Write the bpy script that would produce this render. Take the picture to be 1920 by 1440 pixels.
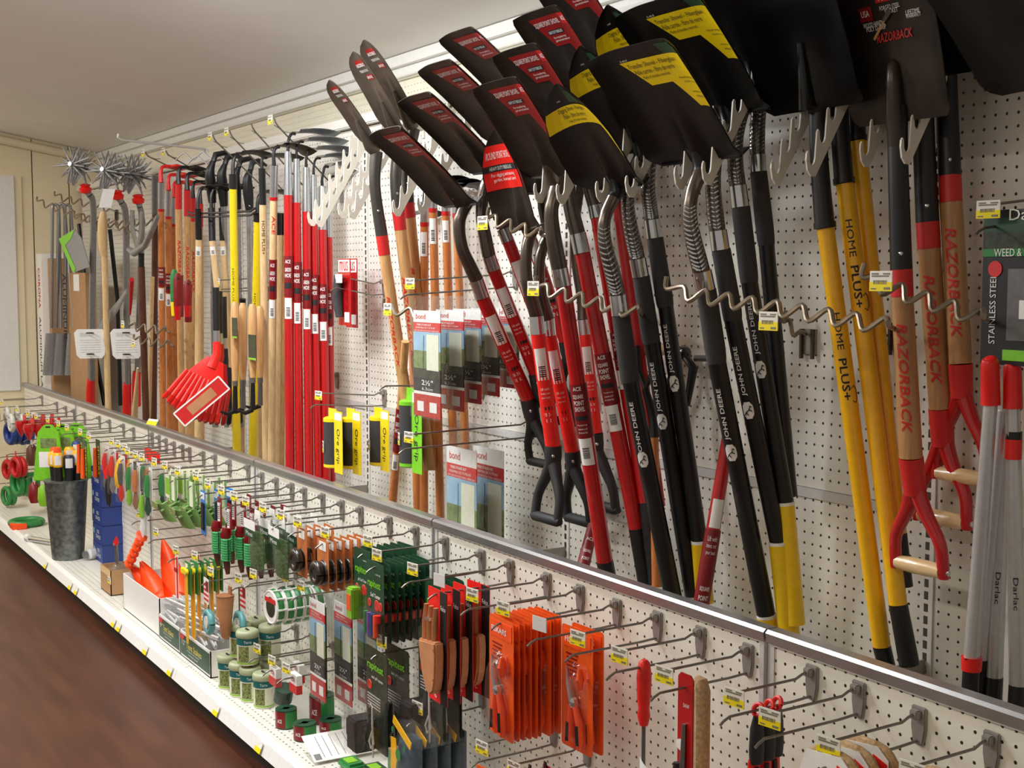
import bpy, bmesh, math, random
from mathutils import Vector as V, Matrix
random.seed(11)
for o in list(bpy.data.objects): bpy.data.objects.remove(o)
SC = bpy.context.scene
COL = SC.collection
# ------------------------------------------------------------------ camera, world, lamps, exposure
FPX = 2400.0
PHI = math.atan(198 / FPX)
THE = math.atan(1504 * math.cos(PHI) / FPX)
CAMP = V((0, -2.1, 1.53))
FWD = V((-math.cos(THE) * math.cos(PHI), math.sin(THE) * math.cos(PHI), -math.sin(PHI)))
RGT = V((math.sin(THE), math.cos(THE), 0))
UPV = RGT.cross(FWD)
cd = bpy.data.cameras.new('camera'); cam = bpy.data.objects.new('camera', cd); COL.objects.link(cam)
cd.sensor_fit = 'HORIZONTAL'; cd.sensor_width = 36; cd.lens = FPX / 1920 * 36; cd.clip_start = .02
cam.matrix_world = Matrix(((RGT.x, UPV.x, -FWD.x, CAMP.x), (RGT.y, UPV.y, -FWD.y, CAMP.y), (RGT.z, UPV.z, -FWD.z, CAMP.z), (0, 0, 0, 1)))
SC.camera = cam
wd = bpy.data.worlds.new('store_world'); SC.world = wd; wd.use_nodes = True
bg = wd.node_tree.nodes['Background']; bg.inputs[0].default_value = (1.0, .91, .80, 1); bg.inputs[1].default_value = .38
def area(name, loc, tgt, sx, sy, power, col):
    l = bpy.data.lights.new(name, 'AREA'); l.shape = 'RECTANGLE'; l.size = sx; l.size_y = sy; l.energy = power; l.color = col
    o = bpy.data.objects.new(name, l); COL.objects.link(o); o.location = loc
    o.rotation_euler = (V(tgt) - V(loc)).to_track_quat('-Z', 'Y').to_euler()
    return o
# the store's ceiling lights and one added far-end fill, all above or behind the picture
area('ceiling_tube_offscreen', (-3.75, -.95, 2.50), (-3.75, -.95, 0), 1.2, .12, 40, (.88, .94, 1.0))
area('aisle_tube_1_offscreen', (-5.6, -2.6, 2.72), (-5.6, -2.6, 0), 2.4, .25, 92, (.97, .97, .97))
area('aisle_tube_2_offscreen', (-1.9, -2.7, 2.72), (-1.9, -2.7, 0), 2.4, .25, 34, (1, .90, .76))
area('far_end_fill_offscreen', (-7.6, -2.3, 2.68), (-7.6, -2.3, 0), 1.2, .25, 40, (1, .93, .82))  # unseen lamp added to brighten the far end wall
l = bpy.data.lights.new('ceiling_fixture_offscreen', 'POINT'); l.energy = 52; l.color = (.95, .97, 1); l.shadow_soft_size = .12
o = bpy.data.objects.new('ceiling_fixture_offscreen', l); COL.objects.link(o); o.location = (-3.6, -1.75, 2.50)
vs = SC.view_settings
vs.view_transform = 'Standard'; vs.look = 'None'; vs.exposure = -0.08; vs.gamma = 1.0; vs.use_curve_mapping = False

# ------------------------------------------------------------------ helpers
def P(px, py, Y=None, X=None, Z=None):
    d = FWD + RGT * ((px - 960) / FPX) - UPV * ((py - 720) / FPX)
    if Y is not None: t = (Y - CAMP.y) / d.y
    elif X is not None: t = (X - CAMP.x) / d.x
    else: t = (Z - CAMP.z) / d.z
    return CAMP + d * t
def depth(p): return (V(p) - CAMP).dot(FWD)
def rpx(w, p): return w * depth(p) / FPX / 2          # a width seen at p, as a radius in metres
def lin(c): return tuple(((x / 255) / 12.92 if x / 255 <= .04045 else ((x / 255 + .055) / 1.055) ** 2.4) for x in c)
MATS = {}
def mat(n, c, rough=.5, metal=0.0, noise=.08, scale=60.0, bump=0.0, spec=.5, stretch=None, c2=None, coat=0.0, sub=0.0):
    m = bpy.data.materials.new(n); m.use_nodes = True; nt = m.node_tree; b = nt.nodes['Principled BSDF']
    col = lin(c)
    b.inputs['Roughness'].default_value = rough; b.inputs['Metallic'].default_value = metal
    b.inputs['Specular IOR Level'].default_value = spec; b.inputs['Coat Weight'].default_value = coat
    tc = nt.nodes.new('ShaderNodeTexCoord'); mp = nt.nodes.new('ShaderNodeMapping'); nz = nt.nodes.new('ShaderNodeTexNoise')
    nt.links.new(tc.outputs['Object'], mp.inputs[0]); nt.links.new(mp.outputs[0], nz.inputs['Vector'])
    if stretch: mp.inputs['Scale'].default_value = stretch
    nz.inputs['Scale'].default_value = scale; nz.inputs['Detail'].default_value = 3
    rp = nt.nodes.new('ShaderNodeValToRGB')
    lo = lin(c2) if c2 else tuple(x * (1 - noise * 2) for x in col)
    hi = col if c2 else tuple(min(1, x * (1 + noise * 1.2)) for x in col)
    rp.color_ramp.elements[0].position = .3; rp.color_ramp.elements[1].position = .7
    rp.color_ramp.elements[0].color = (*lo, 1); rp.color_ramp.elements[1].color = (*hi, 1)
    nt.links.new(nz.outputs['Fac'], rp.inputs[0]); nt.links.new(rp.outputs[0], b.inputs['Base Color'])
    if bump:
        bp = nt.nodes.new('ShaderNodeBump'); bp.inputs['Strength'].default_value = bump; bp.inputs['Distance'].default_value = .002
        nt.links.new(nz.outputs['Fac'], bp.inputs['Height']); nt.links.new(bp.outputs[0], b.inputs['Normal'])
    MATS[n] = m
    return m
def clear_mat(n, tint, gloss=.12, haze=.1):
    m = bpy.data.materials.new(n); m.use_nodes = True; nt = m.node_tree; nt.nodes.clear()
    out = nt.nodes.new('ShaderNodeOutputMaterial'); tr = nt.nodes.new('ShaderNodeBsdfTransparent'); gl = nt.nodes.new('ShaderNodeBsdfGlossy'); df = nt.nodes.new('ShaderNodeBsdfDiffuse')
    tr.inputs[0].default_value = (*lin(tint), 1); gl.inputs['Roughness'].default_value = .12
    df.inputs[0].default_value = (.8, .8, .8, 1)
    nz = nt.nodes.new('ShaderNodeTexNoise'); nz.inputs['Scale'].default_value = 45; bp = nt.nodes.new('ShaderNodeBump'); bp.inputs['Strength'].default_value = .5; bp.inputs['Distance'].default_value = .01
    tc = nt.nodes.new('ShaderNodeTexCoord'); nt.links.new(tc.outputs['Object'], nz.inputs['Vector']); nt.links.new(nz.outputs['Fac'], bp.inputs['Height']); nt.links.new(bp.outputs[0], gl.inputs['Normal'])
    m1 = nt.nodes.new('ShaderNodeMixShader'); m2 = nt.nodes.new('ShaderNodeMixShader'); m1.inputs[0].default_value = haze; m2.inputs[0].default_value = gloss
    nt.links.new(tr.outputs[0], m1.inputs[1]); nt.links.new(df.outputs[0], m1.inputs[2]); nt.links.new(m1.outputs[0], m2.inputs[1]); nt.links.new(gl.outputs[0], m2.inputs[2]); nt.links.new(m2.outputs[0], out.inputs[0])
    MATS[n] = m
def pegboard(n, c, pitch, rad, ymax, sheen=.45, rows=None):
    """board with a grid of open holes in its front (y < ymax, or the top rows of a shelf when rows is given)"""
    m = mat(n, c, sheen, noise=.025, scale=9); nt = m.node_tree; b = nt.nodes['Principled BSDF']; out = nt.nodes['Material Output']
    tc = [x for x in nt.nodes if x.type == 'TEX_COORD'][0]
    sp = nt.nodes.new('ShaderNodeSeparateXYZ'); nt.links.new(tc.outputs['Object'], sp.inputs[0])
    def mth(op, a, bb=None, v=None):
        k = nt.nodes.new('ShaderNodeMath'); k.operation = op
        nt.links.new(a, k.inputs[0])
        if bb is not None: nt.links.new(bb, k.inputs[1])
        elif v is not None: k.inputs[1].default_value = v
        return k.outputs[0]
    second = sp.outputs[1] if rows else sp.outputs[2]
    fx = mth('SUBTRACT', mth('FRACT', mth('DIVIDE', sp.outputs[0], v=pitch)), v=.5)
    fz = mth('SUBTRACT', mth('FRACT', mth('DIVIDE', second, v=pitch)), v=.5)
    k = mth('LESS_THAN', mth('ADD', mth('MULTIPLY', fx, fx), mth('MULTIPLY', fz, fz)), v=(rad / pitch) ** 2)
    if rows: k = mth('MULTIPLY', mth('MULTIPLY', k, mth('GREATER_THAN', sp.outputs[1], v=rows[0])), mth('MULTIPLY', mth('LESS_THAN', sp.outputs[1], v=rows[1]), mth('GREATER_THAN', sp.outputs[2], v=rows[2])))
    else: k = mth('MULTIPLY', k, mth('LESS_THAN', sp.outputs[1], v=ymax))
    tr = nt.nodes.new('ShaderNodeBsdfTransparent'); mx = nt.nodes.new('ShaderNodeMixShader')
    nt.links.new(k, mx.inputs[0]); nt.links.new(b.outputs[0], mx.inputs[1]); nt.links.new(tr.outputs[0], mx.inputs[2]); nt.links.new(mx.outputs[0], out.inputs[0])
    return m

ORG = {}
def thing(name, label, cat, loc, group=None, kind=None):
    o = bpy.data.objects.new(name, None); COL.objects.link(o); o.location = loc; o.empty_display_size = .05
    o['label'] = label
    if cat: o['category'] = cat
    if group: o['group'] = group
    if kind: o['kind'] = kind
    ORG[o.name] = V(loc)
    return o
def tag(o, label, cat, group=None, kind=None):
    if label: o['label'] = label
    if cat: o['category'] = cat
    if group: o['group'] = group
    if kind: o['kind'] = kind
    return o
KIDS = {}
class MB:
    def __init__(s): s.v = []; s.f = []
    def add(s, vs, fs):
        n = len(s.v); s.v += [V(x) for x in vs]; s.f += [tuple(i + n for i in f) for f in fs]; return s
    def obox(s, c, a, b, d):
        c, a, b, d = V(c), V(a), V(b), V(d)
        vs = [c + a * i + b * j + d * k for i in (-1, 1) for j in (-1, 1) for k in (-1, 1)]
        return s.add(vs, [(0, 1, 3, 2), (4, 6, 7, 5), (0, 4, 5, 1), (2, 3, 7, 6), (0, 2, 6, 4), (1, 5, 7, 3)])
    def box(s, lo, hi):
        lo, hi = V(lo), V(hi); h = (hi - lo) / 2
        return s.obox((lo + hi) / 2, (h.x, 0, 0), (0, h.y, 0), (0, 0, h.z))
    def tube(s, path, rad, n=10, flat=1.0, cap=True, ref=None):
        path = [V(p) for p in path]; k = len(path)
        if not isinstance(rad, (list, tuple)): rad = [rad] * k
        t0 = (path[1] - path[0]).normalized()
        a = V(ref) if ref is not None else (V((0, 0, 1)) if abs(t0.z) < .9 else V((0, -1, 0)))
        a = (a - t0 * a.dot(t0)).normalized()
        vs = []; fs = []
        for i in range(k):
            t = (path[min(i + 1, k - 1)] - path[max(i - 1, 0)])
            t = t.normalized() if t.length > 1e-9 else t0
            a = (a - t * a.dot(t)); a = a.normalized() if a.length > 1e-6 else V((1, 0, 0)); b = t.cross(a)
            for j in range(n):
                w = 2 * math.pi * j / n
                vs.append(path[i] + a * (math.cos(w) * rad[i]) + b * (math.sin(w) * rad[i] * flat))
        for i in range(k - 1):
            for j in range(n):
                fs.append((i * n + j, i * n + (j + 1) % n, (i + 1) * n + (j + 1) % n, (i + 1) * n + j))
        if cap: fs.append(tuple(reversed(range(n)))); fs.append(tuple(range((k - 1) * n, k * n)))
        return s.add(vs, fs)
    def lathe(s, c, prof, n=20, axis=(0, 0, 1)):      # prof: (radius, height) along axis from c
        ax = V(axis).normalized(); return s.tube([V(c) + ax * h for r, h in prof], [max(r, 1e-5) for r, h in prof], n)
    def prism(s, pts, o, ux, uy, un, t):             # outline pts in (ux,uy) at o, thickness t along un
        o, ux, uy, un = V(o), V(ux), V(uy), V(un); n = len(pts)
        a = [o + ux * x + uy * y for x, y in pts]; b = [p + un * t for p in a]
        return s.add(a + b, [tuple(range(n)), tuple(reversed(range(n, 2 * n)))] + [(i, i + n, (i + 1) % n + n, (i + 1) % n) for i in range(n)])
    def grid(s, fn, nu, nv, t=None):                 # fn(u,v)->(point, normal); closed slab when t is given
        top = []; bot = []
        for j in range(nv + 1):
            for i in range(nu + 1):
                p, nn = fn(i / nu, j / nv); top.append(V(p))
                if t: bot.append(V(p) - V(nn) * t)
        w = nu + 1; fs = [(j * w + i, j * w + i + 1, (j + 1) * w + i + 1, (j + 1) * w + i) for j in range(nv) for i in range(nu)]
        if t:
            m = len(top); fs += [tuple(reversed([q + m for q in f])) for f in fs]
            rim = [i for i in range(w)] + [j * w + nu for j in range(1, nv + 1)] + [nv * w + i for i in range(nu - 1, -1, -1)] + [j * w for j in range(nv - 1, 0, -1)]
            k = len(rim); fs += [(rim[(i + 1) % k], rim[i], rim[i] + m, rim[(i + 1) % k] + m) for i in range(k)]
        return s.add(top + bot, fs)
    def cyl(s, A, B, r, t0, t1, a0, a1, face, n=8):   # patch on a round handle A->B, angles in degrees about the facing direction
        A, B = V(A), V(B); ax = (B - A).normalized(); f = V(face); f = (f - ax * f.dot(ax)).normalized(); g = ax.cross(f)
        vs = []
        for t in (t0, t1):
            for i in range(n + 1):
                w = math.radians(a0 + (a1 - a0) * i / n); vs.append(A.lerp(B, t) + (f * math.cos(w) + g * math.sin(w)) * r)
        return s.add(vs, [(i, i + 1, i + n + 2, i + n + 1) for i in range(n)])
    def build(s, name, m, par=None, smooth=False, bevel=0, label=None):
        org = ORG[par.name] if par else V((0, 0, 0))
        if not par and s.v:
            org = V((sum(p.x for p in s.v) / len(s.v), sum(p.y for p in s.v) / len(s.v), min(p.z for p in s.v)))
        me = bpy.data.meshes.new(name); me.from_pydata([p - org for p in s.v], [], s.f); me.update()
        me.materials.append(MATS[m])
        bm = bmesh.new(); bm.from_mesh(me); bmesh.ops.recalc_face_normals(bm, faces=bm.faces)
        if bevel: bmesh.ops.bevel(bm, geom=list(bm.edges), offset=bevel, segments=2, affect='EDGES', clamp_overlap=True)
        bm.to_mesh(me); bm.free()
        if smooth:
            me.polygons.foreach_set('use_smooth', [True] * len(me.polygons))
            try: me.set_sharp_from_angle(angle=math.radians(42))
            except Exception: pass
        o = bpy.data.objects.new(name, me); COL.objects.link(o)
        if par: o.parent = par; ORG[o.name] = org; KIDS.setdefault(par.name, []).append(o)
        else: o.location = org; ORG[o.name] = org
        if label: o['label'] = label
        return o
def dup(src, loc, label=None, rotz=0.0, par=None):
    c = src.copy(); COL.objects.link(c)
    if par is None: c.location = loc; c.rotation_euler = (src.rotation_euler[0], src.rotation_euler[1], rotz)
    else: c.parent = par
    if label: c['label'] = label
    for k in KIDS.get(src.name, []): dup(k, None, None, 0, c)
    return c
# lettering: outlines of the built-in font as thin meshes laid on a surface
TXT = {}
BOLD = {'RAZORBACK', 'JOHN DEERE', 'PLUS+', 'SQUARE', 'POINT', 'SHOVEL', 'ACE', 'FISKARS', 'rapitest', '2½"', 'STAPLES', 'SOD', 'TREE STAKE KIT', 'GARDEN', 'HOE', 'Soil Tester', 'CORONA'}
def text2d(s, cuts=0):
    key = (s, cuts)
    if key in TXT: return TXT[key]
    c = bpy.data.curves.new('t', 'FONT'); c.body = s; c.align_x = 'CENTER'; c.align_y = 'CENTER'; c.size = 1; c.resolution_u = 2
    if s in BOLD: c.offset = .016
    if s == 'RAZORBACK': c.shear = .22
    o = bpy.data.objects.new('t', c); COL.objects.link(o)
    dg = bpy.context.evaluated_depsgraph_get(); me = bpy.data.meshes.new_from_object(o.evaluated_get(dg))
    bm = bmesh.new(); bm.from_mesh(me)
    for i in range(cuts):
        y = -.4 + .8 * (i + .5) / cuts
        bmesh.ops.bisect_plane(bm, geom=list(bm.verts) + list(bm.edges) + list(bm.faces), plane_co=(0, y, 0), plane_no=(0, 1, 0))
    bm.verts.index_update()
    vs = [(v.co.x, v.co.y) for v in bm.verts]; fs = [tuple(v.index for v in f.verts) for f in bm.faces]; bm.free()
    bpy.data.objects.remove(o); bpy.data.curves.remove(c); bpy.data.meshes.remove(me)
    if vs:
        x0 = min(v[0] for v in vs); x1 = max(v[0] for v in vs); y0 = min(v[1] for v in vs); y1 = max(v[1] for v in vs)
        cx, cy, h = (x0 + x1) / 2, (y0 + y1) / 2, max(y1 - y0, 1e-3)
        vs = [((x - cx) / h, (y - cy) / h) for x, y in vs]
    TXT[key] = (vs, fs)
    return TXT[key]
def twidth(s): vs, _ = text2d(s); return max(v[0] for v in vs) - min(v[0] for v in vs)
def tflat(mb, s, c, ux, uy, w=None, h=None):
    """text centred at c, ux/uy unit vectors, fitted to width w (and height h)"""
    vs, fs = text2d(s); ux, uy, c = V(ux), V(uy), V(c)
    k = w / twidth(s) if w else h
    kh = h if h else k
    return mb.add([c + ux * (x * k) + uy * (y * kh) for x, y in vs], fs)
def tsurf(mb, s, fn, w, h, cuts=3):
    vs, fs = text2d(s, cuts); k = w / twidth(s)
    return mb.add([fn(x * k, y * h) for x, y in vs], fs)
def tcyl(mb, s, A, B, r, tc, w, h, face, flip=1, up=1):
    """lettering that runs along a round handle"""
    A, B = V(A), V(B); ax = (B - A).normalized(); f = V(face); f = (f - ax * f.dot(ax)).normalized(); g = ax.cross(f); c = A.lerp(B, tc)
    def fn(x, y):
        w_ = y / r * up
        return c + ax * (x * flip) + (f * math.cos(w_) + g * math.sin(w_)) * (r * 1.012 + .0005)
    return tsurf(mb, s, fn, w, h, 5)
def around(mb, s, A, B, r, tc, w, h, face, sgn=1):
    """lettering across a round handle (read upright), width w wraps round it; sgn 1 when A is the upper end"""
    A, B = V(A), V(B); ax = (B - A).normalized() * sgn; f = V(face); f = (f - ax * f.dot(ax)).normalized(); g = -ax.cross(f); c = A.lerp(B, tc)
    vs, fs = text2d(s); k = w / twidth(s)
    return mb.add([c - ax * (y * h) + (f * math.cos(x * k / r) + g * math.sin(x * k / r)) * (r * 1.015 + .0006) for x, y in vs], fs)
def tocam(p): d = CAMP - V(p); d.z = 0; return d.normalized()
XA, YA, ZA = V((1, 0, 0)), V((0, 1, 0)), V((0, 0, 1))

# ------------------------------------------------------------------ materials
pegboard('peg_white', (226, 222, 210), .0254, .0030, .004)
pegboard('peg_front', (231, 226, 212), .0254, .0031, .004)
pegboard('peg_wall', (233, 226, 205), .0254, .0020, -.04, .6)
pegboard('deck_perforated', (222, 219, 208), .0254, .0030, 0, .45, (-.275, -.175, .1))
mat('upright', (228, 224, 214), .4, noise=.02); mat('slot', (24, 22, 20), .8)
mat('rail', (176, 174, 172), .3, .75, noise=.02); mat('panelgrey', (206, 204, 200), .35, .1, noise=.02)
mat('deck', (222, 219, 208), .45, noise=.03); mat('kick', (38, 26, 20), .55)
mat('ceil', (238, 236, 232), .9, noise=.012, scale=3); mat('trim', (238, 236, 230), .5, noise=.02)
mat('endwall', (226, 212, 178), .7, noise=.02, scale=4); mat('doorwhite', (225, 222, 214), .5, noise=.02)
mat('floorwood', (88, 50, 34), .38, noise=0, scale=4, c2=(66, 36, 25), stretch=(.5, 4, 5), bump=.03)
mat('woodA', (214, 168, 112), .42, scale=9, c2=(192, 140, 86), stretch=(14, 14, 1), coat=.25)
mat('woodP', (232, 200, 150), .45, scale=9, c2=(214, 176, 122), stretch=(14, 14, 1), coat=.2)
mat('woodO', (205, 128, 66), .38, scale=9, c2=(180, 102, 48), stretch=(14, 14, 1), coat=.3)
mat('woodB', (198, 150, 98), .42, scale=9, c2=(172, 122, 74), stretch=(14, 14, 1), coat=.2)
mat('woodgrip', (236, 204, 156), .3, scale=9, c2=(218, 180, 126), stretch=(3, 14, 14), coat=.4)
mat('red', (188, 18, 22), .28, noise=.03, coat=.5); mat('redflat', (190, 22, 24), .45, noise=.03)
mat('redgrip', (232, 38, 30), .45, noise=.03); mat('redbright', (238, 34, 26), .4, noise=.03)
mat('redlabel', (128, 16, 20), .4, noise=.03); mat('redblade', (142, 24, 24), .35, noise=.05); mat('redband', (212, 40, 38), .42, noise=.03)
mat('spadeshaft', (78, 72, 67), .38, .5, noise=.06); mat('pole', (204, 202, 202), .3, .55, noise=.03); mat('sagecup', (122, 158, 88), .45, noise=.05); mat('tagink', (128, 122, 108), .6); mat('blk', (26, 25, 26), .42, noise=.05); mat('blkgloss', (20, 20, 21), .25, noise=.03, coat=.3); mat('blkrub', (33, 32, 33), .6, noise=.05)
mat('foam', (60, 58, 58), .85, noise=.06, scale=300, bump=.2); mat('jdblk', (22, 22, 23), .35, noise=.03)
mat('bladeblk', (24, 23, 23), .32, .3, noise=.05); mat('bladegrey', (62, 54, 48), .34, .55, noise=.1, scale=25); mat('bladebrown', (104, 92, 80), .36, .6, noise=.1, scale=25)
mat('neck', (112, 102, 94), .26, .8, noise=.08, scale=30); mat('chrome', (216, 218, 220), .13, .95, noise=.03); mat('stakesteel', (222, 224, 228), .25, .45, noise=.1); mat('silver', (188, 190, 192), .28, .85, noise=.04)
mat('alum', (152, 152, 152), .4, .6, noise=.06); mat('greysteel', (122, 120, 118), .35, .7, noise=.06); mat('darksteel', (52, 50, 50), .35, .7, noise=.08)
mat('yellow', (250, 188, 14), .3, noise=.03, coat=.4); mat('yellowL', (246, 218, 30), .35, noise=.03, coat=.3); mat('yellowtip', (244, 200, 20), .35, noise=.03, coat=.2)
mat('ylabel', (246, 212, 0), .4, noise=.02); mat('white', (240, 238, 232), .45, noise=.02); mat('ink', (28, 26, 26), .6); mat('redink', (212, 44, 36), .5)
mat('wire', (128, 122, 114), .35, .7, noise=.05); mat('wiredark', (92, 80, 68), .4, .6, noise=.06); mat('spring', (150, 136, 116), .35, .7, noise=.06); mat('bracket', (158, 152, 146), .45, .45, noise=.05)
mat('jag', (226, 218, 202), .4, noise=.02); mat('tagw', (238, 234, 222), .4, noise=.02); mat('tagy', (250, 228, 20), .4, noise=.02); mat('tagblank', (224, 222, 218), .3, noise=.02)
mat('orange', (240, 92, 26), .4, noise=.03); mat('orangeB', (255, 84, 24), .42, noise=.03); mat('copper', (196, 112, 56), .45, noise=.06)
mat('green', (44, 132, 62), .4, noise=.06); mat('greend', (26, 70, 44), .42, noise=.06); mat('greenl', (136, 194, 40), .45, noise=.04); mat('lime', (122, 200, 34), .5, noise=.05)
mat('greentwine', (66, 158, 92), .6, noise=.12, scale=200); mat('sage', (170, 176, 138), .4, noise=.03); mat('cream', (232, 232, 208), .45, noise=.03); mat('teal', (14, 96, 96), .45, noise=.04)
mat('bluebox', (38, 62, 132), .4, noise=.06); mat('blue', (34, 128, 214), .4, noise=.04); mat('navy', (24, 30, 52), .45, noise=.05); mat('purple', (120, 84, 170), .4)
mat('brown', (92, 52, 34), .5, noise=.08); mat('cardboard', (176, 136, 94), .75, noise=.04, scale=20); mat('leather', (196, 136, 92), .55, noise=.06, scale=30); mat('leatherd', (150, 94, 60), .6, noise=.06)
mat('galv', (122, 126, 120), .45, .65, noise=.25, scale=45); mat('jute', (190, 156, 112), .8, noise=.15, scale=150, bump=.3); mat('straw', (130, 138, 76), .8, noise=.4, scale=160)
mat('gblue', (58, 84, 98), .5, noise=.06); mat('skyp', (150, 190, 214), .4, noise=.08, scale=20); mat('grassp', (120, 140, 84), .4, noise=.2, scale=60); mat('photo_dark', (44, 54, 34), .4, noise=.4, scale=90)
mat('tape', (42, 32, 26), .3, noise=.1, coat=.3); mat('tealg', (96, 158, 158), .35, noise=.05); mat('seed', (88, 124, 50), .6, scale=130, c2=(26, 48, 20)); mat('tomato', (200, 50, 34), .5, noise=.2); mat('gum', (210, 206, 198), .6)
clear_mat('bag', (250, 251, 251), .09, .04); clear_mat('blister', (252, 252, 252), .07, .01)
# ------------------------------------------------------------------ setting
WY = .15; XE = -8.75; CSL = -.17
def ceil_z(y): return 2.352 + CSL * (y - WY)
MB().box((XE - .1, -5.5, -.1), (3.2, WY + .1, 0)).build('floor', 'floorwood')['kind'] = 'structure'
f = bpy.data.objects['floor']; f['label'] = 'dark reddish brown wood laminate floor of the aisle'
o = MB().box((XE - .1, WY, 0), (3.2, WY + .1, 2.45)).build('wall_back', 'peg_wall'); tag(o, 'cream perforated wall above the tall pegboard', None, kind='structure')
o = MB().add([(XE - .1, WY + .1, ceil_z(WY + .1)), (3.2, WY + .1, ceil_z(WY + .1)), (3.2, -5.5, ceil_z(-5.5)), (XE - .1, -5.5, ceil_z(-5.5)),
              (XE - .1, WY + .1, ceil_z(WY + .1) + .08), (3.2, WY + .1, ceil_z(WY + .1) + .08), (3.2, -5.5, ceil_z(-5.5) + .08), (XE - .1, -5.5, ceil_z(-5.5) + .08)],
             [(0, 1, 2, 3), (7, 6, 5, 4), (0, 4, 5, 1), (1, 5, 6, 2), (2, 6, 7, 3), (3, 7, 4, 0)]).build('ceiling', 'ceil'); tag(o, 'plain white sloping ceiling', None, kind='structure')
wl = thing('wall_left', 'cream panelled end wall at the far end of the aisle', None, (XE, -2.6, 0), kind='structure')
ys = [WY, -.07, -.30, -.72, -1.1, -1.5, -1.9, -2.3, -2.7, -3.1, -3.5, -5.5]
for a, b in zip(ys, ys[1:]):
    m = MB(); y0, y1 = b + .004, a - .004
    m.add([(XE, y0, 0), (XE, y1, 0), (XE, y1, ceil_z(y1) + .01), (XE, y0, ceil_z(y0) + .01), (XE - .05, y0, 0), (XE - .05, y1, 0), (XE - .05, y1, ceil_z(y1) + .01), (XE - .05, y0, ceil_z(y0) + .01)],
          [(0, 1, 2, 3), (7, 6, 5, 4), (0, 4, 5, 1), (1, 5, 6, 2), (2, 6, 7, 3), (3, 7, 4, 0)]); m.build('panel', 'endwall', wl)
MB().box((XE - .06, -5.5, 0), (XE - .045, WY, 2.35)).build('backing', 'endwall', wl)
# mouldings
t = thing('trim_1', 'white stepped crown moulding along the back wall', None, (-3, WY, 2.3), kind='structure')
MB().box((XE, WY - .022, 2.275), (3.2, WY, 2.352)).build('board', 'trim', t)
MB().box((XE, WY - .045, 2.318), (3.2, WY - .022, 2.356)).build('upper_step', 'trim', t)
MB().tube([(XE, WY - .028, 2.285), (3.2, WY - .028, 2.285)], .009, 8).build('bead', 'trim', t, True)
t = thing('trim_2', 'cream round moulding under the ceiling of the end wall', None, (XE, -1, 2.4), kind='structure')
MB().tube([(XE + .025, WY, ceil_z(WY) - .05), (XE + .025, -5.4, ceil_z(-5.4) - .05)], .028, 10).build('rounded_board', 'endwall', t, True)
ye = P(25, 330, X=XE).y; zt = P(25, 330, X=XE).z; yb = P(36, 732, X=XE)
d = thing('door_1', 'flat white door panel set in the cream end wall', None, (XE, ye - .5, 0), kind='structure')
MB().box((XE - .001, ye - .95, yb.z), (XE + .025, ye, zt)).build('door_leaf', 'doorwhite', d, bevel=.004)
MB().box((XE - .001, ye - 1.0, yb.z - .05), (XE + .012, ye + .045, zt + .001)).build('door_frame', 'endwall', d)

# ------------------------------------------------------------------ tall gondola (pegboard bays against the wall)
UPX = [-.41, -1.746, -3.06, -4.395, -5.73, -7.06, -8.4]
zs = P(1540, 928, Y=0).z
g = thing('pegboard_gondola', 'tall white pegboard wall unit carrying the long-handled tools', 'wall unit', (-3.0, .0, 0))
gx = [.9] + UPX + [XE + .02]
ORG[g.name] = V((-3.0, 0, 0))
for a, b in zip(gx, gx[1:]):
    for z0, z1 in ((.10, zs - .012), (zs + .012, 2.095)):
        MB().box((b + .017, 0, z0), (a - .017, .012, z1)).build('back_panel', 'peg_white', g)
    MB().box((b + .017, -.004, zs - .011), (a - .017, .012, zs + .011)).build('joint_strip', 'panelgrey', g)
slot = None
for x in UPX:
    zz = [.08]; z = .2                                # steel channel whose face is punched with real slots
    while z < 2.08: zz += [z, z + .017]; z += .0258
    zz.append(2.11); xs = [x - .016, x - .0055, x + .0055, x + .016]; m = MB(); nz = len(zz)
    vs_ = [(a_, -.004, b_) for b_ in zz for a_ in xs]; fs_ = [(j * 4 + i, j * 4 + i + 1, j * 4 + i + 5, j * 4 + i + 4) for j in range(nz - 1) for i in range(3) if not (i == 1 and j % 2 == 1)]
    nb = len(vs_); vs_ += [(xs[0], .05, .08), (xs[3], .05, .08), (xs[0], .05, 2.11), (xs[3], .05, 2.11)]
    fs_ += [tuple([j * 4 for j in range(nz)] + [nb + 2, nb]), tuple([j * 4 + 3 for j in range(nz)] + [nb + 3, nb + 1]), (nb, nb + 1, nb + 3, nb + 2), (0, 1, 2, 3, nb + 1, nb), tuple([(nz - 1) * 4 + i for i in range(4)] + [nb + 3, nb + 2])]
    m.add(vs_, fs_).build('upright', 'upright', g)
    MB().prism([(0, 0), (-.36, 0), (-.36, -.02), (-.05, -.085), (0, -.085)], (x - .002, -.005, .745), YA, ZA, XA, .004).build('shelf_bracket', 'bracket', g)
MB().box((XE + .02, -.03, 2.098), (.9, WY - .002, 2.135)).build('top_cap', 'upright', g, bevel=.004)
MB().box((XE + .02, -.36, .09), (.9, -.002, .12)).build('base_deck', 'deck', g)
MB().box((XE + .02, -.33, 0), (.9, -.02, .09)).build('base', 'kick', g)

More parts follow.
